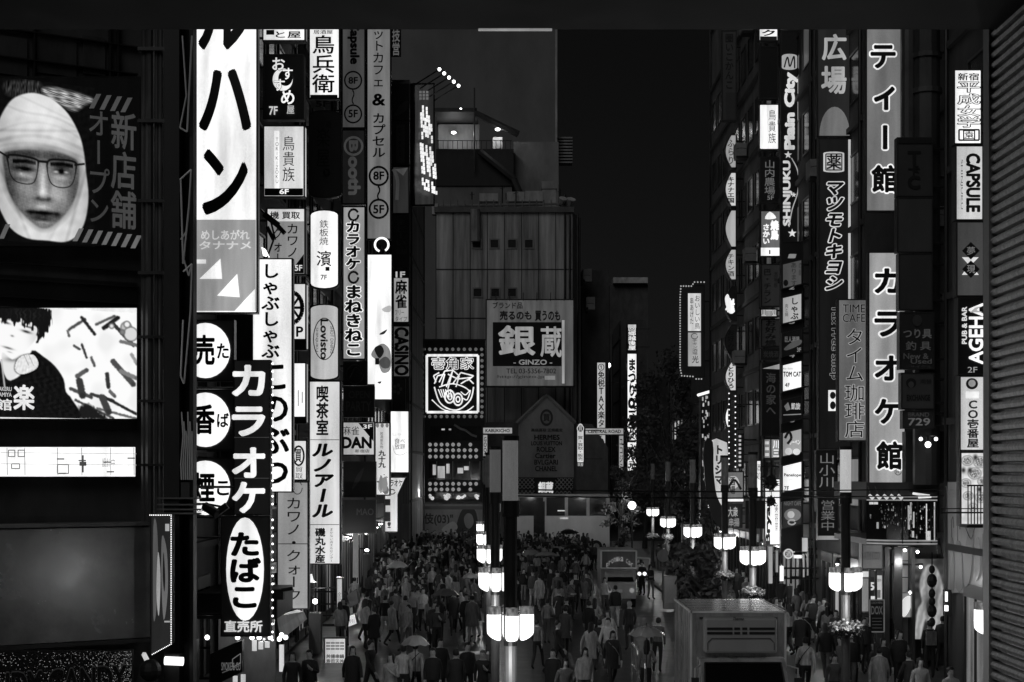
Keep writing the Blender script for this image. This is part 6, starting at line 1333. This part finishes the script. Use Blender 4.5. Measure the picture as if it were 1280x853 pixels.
hv = [v.co for v in BODIES[0].vertices if v.co.z > 1.57 and abs(v.co.y) < .2]
ZT = max(v.z for v in hv) + .018; RX = max(abs(v.x) for v in hv if v.z > 1.6) + .008; YF = min(v.y for v in hv if v.z > 1.61); YB = max(v.y for v in hv)
YC = (YF + YB)/2; RY = (YB - YF)/2 + .012
EF = min(v.co.y for v in BODIES[0].vertices if abs(v.co.x) > .02 and abs(v.co.x) < .042 and 1.575 < v.co.z < 1.605)
MF = min(v.co.y for v in BODIES[0].vertices if abs(v.co.x) < .02 and 1.505 < v.co.z < 1.53)
def hair(kind):
    """0 cropped, 1 long, 2 bob, 3 cap with a peak"""
    mb = MB(); n = 20; rings = 9; vs = []
    for j in range(rings):
        f = j/(rings-1)
        for i in range(n):
            t = 2*math.pi*i/n; x, y = math.cos(t), math.sin(t); fr = max(0, -y); bk_ = max(0, y)
            zb = (1.555, 1.33, 1.46, 1.60)[kind]
            zb = zb + (1.632 + .006*math.sin(5*t) - zb) * min(1, (fr*1.35)**2) if fr > .12 else zb - .03*bk_*(kind != 3)
            z = ZT - (ZT - zb)*f**1.15
            q = max(.0, 1 - ((z-1.60)/(ZT+.0005-1.60))**2)**.36 if z > 1.60 else 1 - .08*min(1, (1.60-z)/.1)*(kind == 0)
            rx = (RX + .006*math.sin(7*t+kind))*q; ry = (RY + .004*math.sin(5*t))*q
            if z < 1.5: rx *= 1.12
            vs.append((rx*x, YC + ry*y + (.02 if z < 1.46 else 0), z))
    mb.add(vs, [(j*n+i, j*n+(i+1) % n, (j+1)*n+(i+1) % n, (j+1)*n+i) for j in range(rings-1) for i in range(n)] + [tuple(range(n))])
    if kind == 3: mb.add([(-.06,-.095,1.632),(.06,-.095,1.632),(.045,-.165,1.622),(-.045,-.165,1.622)], [(0,1,2,3)])
    return plain_mesh(mb)
HAIR = [hair(0), hair(1), hair(2), hair(3)]
COAT = plain_mesh(loft(MB(), [(1.455,.062,.06,0),(1.425,.12,.085,0),(1.395,.19,.108,.005),(1.3,.212,.138,0),(1.1,.19,.135,0),(.95,.2,.145,0),(.75,.22,.16,.0),(.62,.235,.17,.0)]))
SKIRT = plain_mesh(loft(MB(), [(1.06,.135,.10,0),(.95,.17,.125,0),(.8,.20,.15,0),(.55,.25,.19,0)]))
JACKET = plain_mesh(loft(MB(), [(1.455,.062,.06,0),(1.425,.12,.085,0),(1.395,.19,.108,.005),(1.28,.212,.14,0),(1.05,.19,.135,0),(.88,.195,.14,0)]))
mb = MB(); mb.box((.16,-.09,.72), (.25,.12,.98)); mb.path([(.2,.05,.97),(.1,.13,1.22),(-.1,.05,1.43),(-.12,-.1,1.36),(.05,-.15,1.2),(.2,-.08,.97)], .012, 5); BAG = plain_mesh(mb, False)
mb = MB(); mb.box((-.15,.12,.98), (.15,.27,1.38)); mb.path([(.1,.12,1.36),(.11,0,1.44),(.11,-.12,1.3),(.12,0,1.02)], .018, 5); mb.path([(-.1,.12,1.36),(-.11,0,1.44),(-.11,-.12,1.3),(-.12,0,1.02)], .018, 5); PACK = plain_mesh(mb, False)
mb = MB()
for k in (-1, 1): mb.ball((k*.031, EF+.004, 1.588), .008, 5, .6)
mb.box((-.018, MF-.002, 1.517), (.018, MF+.004, 1.521)); EYES = plain_mesh(mb)
mb = MB(); mb.box((.085,-.385,1.24), (.155,-.375,1.37)); PHONE = plain_mesh(mb, False)
cloth = lambda t: surf(t, .75, scale=11, var=.45, bump=1.0, zs=.3)
SKIN = surf(.5, .5, scale=12, var=.1)
def child(root, name, me, m):
    o = bpy.data.objects.new(name, me); col.objects.link(o); o.parent = root
    ms = m if isinstance(m, list) else [m]
    for i, q in enumerate(ms): o.material_slots[i].link = 'OBJECT'; o.material_slots[i].material = q
    return o
def person(x, y, head, label, body=0, top=.03, bot=.03, hr=0, hair_t=.012, wear=(), group=None, hgt=1.0, z=0.0, face=False):
    """wear: list of (kind, tone)"""
    o = bpy.data.objects.new('person', BODIES[body]); col.objects.link(o); o.location = (x, y, z); o.rotation_euler = (R(random.uniform(-4, 4)), R(random.uniform(-2, 2)), R(head)); o.scale = (hgt,)*3
    sleeve = ([t for k, t in wear if k in ('coat', 'jacket')] + [top])[0]
    for i, q in enumerate((SKIN, cloth(top), cloth(bot), cloth(.03), cloth(sleeve))): o.material_slots[i].link = 'OBJECT'; o.material_slots[i].material = q
    tag(o, label, 'person', group)
    child(o, 'cap' if hr == 3 else 'hair', HAIR[hr], surf(hair_t, .62, var=.2))
    for k, t in wear:
        child(o, {'coat':'coat','skirt':'skirt','jacket':'jacket','bag':'shoulder_bag','pack':'backpack','phone':'phone'}[k], {'coat':COAT,'skirt':SKIRT,'jacket':JACKET,'bag':BAG,'pack':PACK,'phone':PHONE}[k], glow(.7) if k == 'phone' else cloth(t))
    if face: child(o, 'eyes', EYES, BLACK)
    return o
def umbrella(x, y, z, rad, t, lab, clear=False, tilt=0):
    r = empty('umbrella', (x, y, z-.8), lab, 'umbrella', 'umbrellas held up in the crowd')
    mb = MB(); n = 8; rings = 5; vs = [(x, y, z+.24)]
    for j in range(1, rings+1):
        q = j/rings
        for i in range(n*2):
            a = math.pi*i/n; sc = 1 if i % 2 == 0 else (1 - .05*q); dz = 0 if i % 2 == 0 else .035*q
            vs.append((x + rad*q*sc*math.cos(a), y + rad*q*sc*math.sin(a), z + .24*(1-q*q) + dz))
    m = n*2
    fs = [(0, 1+i, 1+(i+1) % m) for i in range(m)] + [(1+(j-1)*m+i, 1+(j-1)*m+(i+1) % m, 1+j*m+(i+1) % m, 1+j*m+i) for j in range(1, rings) for i in range(m)]
    mb.add(vs, fs); mb.build('canopy', GLASSY if clear else surf(t, .45, scale=3, var=.15), r)
    mb = MB()
    for i in range(n): a = 2*math.pi*i/n; mb.path([(x, y, z+.22), (x+rad*.55*math.cos(a), y+rad*.55*math.sin(a), z+.155), (x+rad*math.cos(a), y+rad*math.sin(a), z-.01)], .008, 4)
    mb.build('rib', STEEL, r); MB().tube((x, y, z-.8), (x, y, z+.32), .012, 6).build('shaft', STEEL, r)
    r.rotation_euler = (R(tilt), 0, 0)
GLASSY, t_, p_ = mat_base('clear_plastic'); p_.inputs['Base Color'].default_value = (.6,.6,.6,1); p_.inputs['Roughness'].default_value = .15; p_.inputs['Alpha'].default_value = .45
def at_head(px, yh, hgt=1.0, z=0.0):
    d = (H - 1.69*hgt - z) * F / (yh - HY); return (px - CX)/F*d, d
used = []
def put(px, yh, head, label, z=0.0, **kw):
    hg = kw.get('hgt', 1.0); x, y = at_head(px, yh, hg, z); used.append((x, y))
    return person(x, y, head, label, z=z, face=abs(head) < 80, **kw)
B = 180
# people one can pick out, nearest first
put(728,809,10,'woman with long hair in a pale open jacket facing the viewer, lowest centre', body=0, top=.05, bot=.12, hr=1, wear=[('jacket',.42)])
put(690,811,-15,'man in a dark suit facing the viewer beside the pale jacketed woman', body=1, top=.02, bot=.015, wear=[('coat',.018)])
put(706,822,20,'person in a dim grey hooded top between the suited man and the pale jacket', body=3, top=.14, bot=.05, hr=1)
put(736,778,150,'person in a long pale coat seen from the side walking away', body=2, top=.3, bot=.1, hr=1, wear=[('coat',.34)])
put(698,776,60,'person leaning forward in dark clothes near the glowing lamp shades', body=2, top=.02, bot=.02)
put(765,788,8,'person in a dark coat with a pale scarf and long strap bag below the truck', body=1, top=.3, bot=.03, hr=1, wear=[('coat',.03),('bag',.3)])
put(806,800,170,'person in a speckled floral blouse under the clear plastic umbrella', body=4, top=.22, bot=.02, hr=1)
put(821,772,165,'dark haired person behind the clear plastic umbrella', body=0, top=.1, bot=.02)
put(700,737,172,'woman walking away in black with a white shoulder bag', body=1, top=.015, bot=.015, wear=[('coat',.015),('bag',.6)], hair_t=.2)
put(742,748,176,'woman in a white blouse and black skirt walking away', body=4, top=.5, bot=.02, hr=1, wear=[('skirt',.015)])
put(719,717,4,'tall man in black with a small pale chest mark facing the viewer', body=1, top=.015, bot=.012, hgt=1.05)
put(769,732,178,'man in a black jacket and white trousers walking away', body=2, top=.015, bot=.5, wear=[('jacket',.014)])
put(733,716,-8,'person with a long pale open scarf over dark clothes', body=2, top=.35, bot=.03, hr=1, wear=[('coat',.05)])
put(787,752,-160,'grey haired person in dark clothes in front of the advertising truck', body=0, top=.03, bot=.03, hair_t=.4)
put(757,722,15,'woman in a pale top raising her hand by the advertising truck', body=3, top=.4, bot=.06, hr=1)
put(803,702,-30,'dark figure standing at the right side of the advertising truck', body=0, top=.02, bot=.02)
put(814,706,30,'second dark figure at the right side of the advertising truck holding a bag', body=4, top=.05, bot=.25, hr=1)
put(505,745,178,'person in a white shirt and pale grey skirt seen from behind', body=0, top=.5, bot=.3, wear=[('skirt',.28)])
put(481,745,170,'person in a black top and white trousers walking away at left', body=1, top=.015, bot=.5)
put(522,733,165,'person in a white jacket with a thin strap seen from behind', body=2, top=.55, bot=.04, wear=[('jacket',.5),('bag',.05)])
put(494,737,185,'person in a dim grey hoodie between the white shirt and white trousers', body=1, top=.22, bot=.03, wear=[('jacket',.2)])
put(550,743,176,'woman in a long black dress with long hair seen from behind', body=4, top=.015, bot=.015, hr=1, wear=[('coat',.014)])
put(539,745,-170,'person in a white blouse next to the woman in the long black dress', body=0, top=.5, bot=.05, hr=1)
put(567,738,6,'man in a black coat over a grey shirt facing the viewer', body=1, top=.2, bot=.015, wear=[('coat',.016)])
put(584,742,12,'tall man in an open black jacket and pale trousers left of the lamp post', body=0, top=.25, bot=.03, hgt=1.04, wear=[('jacket',.014)])
put(444,722,175,'person in a pale grey coat walking close to the left shopfronts', body=2, top=.35, bot=.05, wear=[('coat',.3)])
put(463,738,182,'person in a long light skirt near the left shopfronts', body=4, top=.06, bot=.3, hr=1, wear=[('skirt',.3)])
put(503,806,180,'person in a white shirt seen from behind under the grey umbrella', body=0, top=.55, bot=.03)
put(519,804,176,'person in a pale shirt with a dark strap sharing the grey umbrella', body=1, top=.45, bot=.03, wear=[('bag',.02)])
put(541,810,-4,'man in black with a lit face beside the grey umbrella', body=0, top=.02, bot=.015, wear=[('jacket',.016)])
put(550,798,15,'taller man in a black coat behind the grey umbrella', body=1, top=.02, bot=.015, wear=[('coat',.014)])
put(485,817,-20,'woman in a pale knitted top at the lower left of the crowd', body=3, top=.4, bot=.1, hr=1)
put(440,808,15,'woman with long hair in a black coat over a white top at far lower left', body=1, top=.45, bot=.02, hr=1, wear=[('coat',.016)])
put(462,800,60,'person in dark clothes turned sideways at the lower left', body=2, top=.02, bot=.02)
put(584,803,20,'person in black with pale printing on the chest beside the lamp post', body=0, top=.02, bot=.02, wear=[('jacket',.013)])
put(603,812,-10,'person in a black jacket with a capped head under the lamp shades', body=3, top=.02, bot=.02, hair_t=.12)
put(570,812,185,'person in a plain dark coat seen from behind near the barrow', body=0, top=.02, bot=.03, wear=[('coat',.02)])
put(365,815,8,'dark haired person leaning at the entrance below the pale awning', body=0, top=.02, bot=.02, hr=1); put(388,812,-12,'person in a black jacket standing beside the white light board', body=3, top=.02, bot=.02, wear=[('jacket',.02)])
Z = .12
put(1007,797,180,'person in a plain white tee shirt seen from behind right of the truck', z=Z, body=1, top=.5, bot=.02, wear=[('bag',.02)])
put(1001,765,168,'person in a loose black coat walking right of the truck', z=Z, body=2, top=.015, bot=.02, wear=[('coat',.013)])
put(1000,731,175,'woman in a pale grey jacket walking away behind the black coat', z=Z, body=4, top=.35, bot=.02, hr=1, wear=[('jacket',.34)])
put(1014,745,5,'man in an open dark jacket holding a glowing phone', z=Z, body=3, top=.25, bot=.03, wear=[('jacket',.02),('phone',0)])
put(977,722,0,'person in black facing the viewer near the round badge', z=Z, body=0, top=.02, bot=.02, wear=[('coat',.016)]); put(988,724,186,'dark clothed person beside the slim doorway strips', z=Z, body=1, top=.04, bot=.02)
put(1084,744,190,'person in a white top standing at the shop window with number five', z=Z, body=4, top=.55, bot=.03)
put(1083,772,12,'dark clothed person below the shop window with number five', z=Z, body=0, top=.03, bot=.02, wear=[('jacket',.03)])
put(1117,763,175,'man in a black coat walking away in front of the entrance', z=Z, body=2, top=.015, bot=.015, wear=[('coat',.012)])
put(1121,786,-165,'person in black with a dark backpack before the entrance', z=Z, body=1, top=.02, bot=.02, wear=[('pack',.04)])
put(1162,776,178,'man with a grey backpack in front of the draped figure poster', z=Z, body=0, top=.03, bot=.02, wear=[('pack',.16)]); put(1177,770,150,'person in a dark jacket beside the man with the grey backpack', z=Z, body=3, top=.02, bot=.02, wear=[('jacket',.02)])
put(1152,822,6,'woman with long hair in a dim pale top near the right lamp', z=Z, body=0, top=.35, bot=.1, hr=1); put(1136,815,200,'child sized person in dark clothes in front of the entrance', z=Z, body=1, top=.05, bot=.05, hgt=.86)
put(1191,834,10,'person in a white collar facing the viewer at the lower right', z=Z, body=3, top=.4, bot=.05); put(1098,808,160,'person wearing a long pale shawl below the entrance', z=Z, body=2, top=.32, bot=.2, wear=[('coat',.26)])
put(1036,758,170,'person in a pale beige coat left of the basket lamp', z=Z, body=4, top=.3, bot=.05, hr=1, wear=[('coat',.24)]); put(1046,772,184,'broad person in black directly under the basket lamp', z=Z, body=0, top=.014, bot=.014, wear=[('coat',.012)])
put(1068,782,176,'broad person in black right of the basket lamp', z=Z, body=1, top=.014, bot=.014, wear=[('coat',.014)]); put(1042,818,4,'short person with lit face and white collar below the basket lamp', z=Z, body=0, top=.1, bot=.02, hgt=.9)
# the dense crowd: every figure one can count
random.seed(77)
TOPS = (('black', .014), ('dark grey', .06), ('mid grey', .15), ('pale grey', .3), ('white', .55))
BOTS = (('black', .015), ('grey', .12), ('pale', .4))
seen = set()
ZONES = [('by printed hoarding', -7.6, -2.2, 104, 122, 6), ('far left crowd', -7.2, -1.6, 84, 104, 24), ('middle left crowd', -6.6, -1.3, 64, 84, 54), ('near left crowd', -6.2, -1.2, 52, 64, 20),
         ('before parked bus', -.4, 6.2, 98, 115, 8), ('mid street', .2, 4.2, 76, 98, 30), ('beside advertising truck', .4, 4.0, 62, 76, 18), ('lower centre', .3, 3.2, 46, 60, 8),
         ('below round badge', 8.4, 11.0, 56, 74, 18), ('by basket lamp', 8.6, 11.2, 40, 56, 20), ('far right pavement', 8.4, 11, 76, 100, 6), ('behind advertising truck', 4.6, 7.2, 80, 96, 8)]
WEAR = {'coat': 'long coat', 'jacket': 'jacket', 'skirt': 'flared skirt', 'pack': 'backpack', 'bag': 'shoulder bag'}
for place, x0, x1, y0, y1, n in ZONES:
    for k in range(n):
        for _ in range(60):
            y = random.uniform(y0, y1); x = random.uniform(x0, x1) - .018*(y-60)*(1 if x1 < 8 else 0)
            if all((x-a)**2 + (y-b)**2 > (.5 if y > 70 else .62)**2 for a, b in used): break
        else: continue
        used.append((x, y))
        for _ in range(40):
            tn, tt = random.choices(TOPS, (8, 3, 2.5, 2.2, 2.6))[0]; bn, bt = random.choices(BOTS, (7, 3, 1.6))[0]; hr = random.choices((0, 1, 2, 3), (9, 6, 3, 1.2))[0]; face = random.random() < .5
            kind = random.choices(('coat', 'jacket', 'skirt', 'pack', 'bag', None), (3, 4, 1.2, 1, 2, 2))[0]
            key = (place, tn, bn, hr, face, kind)
            if key not in seen or _ == 39: break
        seen.add(key)
        lab = f"{'front' if face else 'back'} view {('short haired', 'long haired', 'bob haired', 'capped')[hr]} person, {tn} {WEAR[kind] if kind in ('coat', 'jacket') else 'top'}, {bn} {'skirt' if kind == 'skirt' else 'trousers'}" + (f", {WEAR[kind]}" if kind in ('pack', 'bag') else '') + f", {place}"
        wear = [] if not kind else [(kind, tt if kind in ('coat','jacket') else bt if kind == 'skirt' else random.choice((.03,.2,.5)))]
        person(x, y, (0 if face else 180) + random.gauss(0, 28), lab, random.randrange(6), tt, bt, int(hr), random.choice((.01,.012,.02,.05)), wear, 'pedestrians crowding the street', random.uniform(.92, 1.06), Z if x > 7.9 else 0)
# beyond those, the packed far crowd that reads as one mass
random.seed(101); mbs = {}
low = []
for b in (BODIES[0], BODIES[1], BODIES[4]):
    bm = bmesh.new(); bm.from_mesh(b); bmesh.ops.remove_doubles(bm, verts=bm.verts, dist=.028); bm.faces.ensure_lookup_table()
    low.append(([tuple(v.co) for v in bm.verts], [(tuple(v.index for v in f.verts), 0 if f.calc_center_median().z > 1.44 else 1 if f.calc_center_median().z > .95 else 2) for f in bm.faces])); bm.free()
hl = [([tuple(v.co) for v in h.vertices], [tuple(p.vertices) for p in h.polygons]) for h in HAIR[:3]]
V, Fa, Mi = [], [], []; mats = [SKIN, cloth(.014), cloth(.06), cloth(.15), cloth(.3), cloth(.5), surf(.012,.62,var=.2)]
for k in range(330):
    for _ in range(40):
        y = random.uniform(86, 123); x = random.uniform(-7.6, 6.6) - .018*(y-60)
        if all((x-a)**2 + (y-b)**2 > .42**2 for a, b in used) and not (-1.9 < x < -.9 and y < 90): break
    else: continue
    used.append((x, y)); a = random.choice((0, math.pi)) + random.gauss(0, .6); ca, sa = math.cos(a), math.sin(a); s = random.uniform(.92, 1.06)
    tp = random.choices((1,2,3,4,5), (6,4,3,3,3))[0]; bt = random.choices((1,2,3), (6,2,1))[0]
    for (vs, fs) in (random.choice(low), random.choice(hl)):
        n0 = len(V); V += [(x + s*(p*ca - q*sa), y + s*(p*sa + q*ca), s*r_) for p, q, r_ in vs]
        for f in fs:
            if isinstance(f[0], tuple): Fa.append(tuple(i+n0 for i in f[0])); Mi.append((0, tp, bt)[f[1]])
            else: Fa.append(tuple(i+n0 for i in f)); Mi.append(6)
me = bpy.data.meshes.new('far_crowd'); me.from_pydata(V, [], Fa)
for m in mats: me.materials.append(m)
me.polygons.foreach_set('material_index', Mi); me.polygons.foreach_set('use_smooth', [True]*len(Mi))
o = bpy.data.objects.new('far_crowd', me); col.objects.link(o); tag(o, 'packed far crowd of pedestrians filling the end of the street before the bus', 'crowd', kind='stuff')
for px, py, w, t, lab, cl in ((497,704,13,.7,'white umbrella catching the light at the left of the crowd',0),(519,803,19,.28,'grey umbrella with a button top over two pale shirts',0),(557,741,18,.12,'dim grey umbrella left of the lamp post',0),(683,692,17,.35,'pale grey domed umbrella right of the lamp post',0),(711,662,13,.02,'black umbrella in front of the parked bus',0),(664,688,12,.3,'clear umbrella overlapping the pale grey domed one',1),(808,790,24,.5,'clear plastic umbrella near the arched barriers',1),(716,682,12,.02,'second black umbrella below the one by the bus',0),(478,692,12,.02,'black umbrella beside the white umbrella',0),(588,720,11,.25,'greyish umbrella tilted just left of the lamp row',0)):
    d = (H - 2.05) * F / (py + 4 - HY); c = W(px, py+4, d); umbrella(c.x, c.y, 2.05, w/F*d, t, lab, cl, random.uniform(-8, 8))
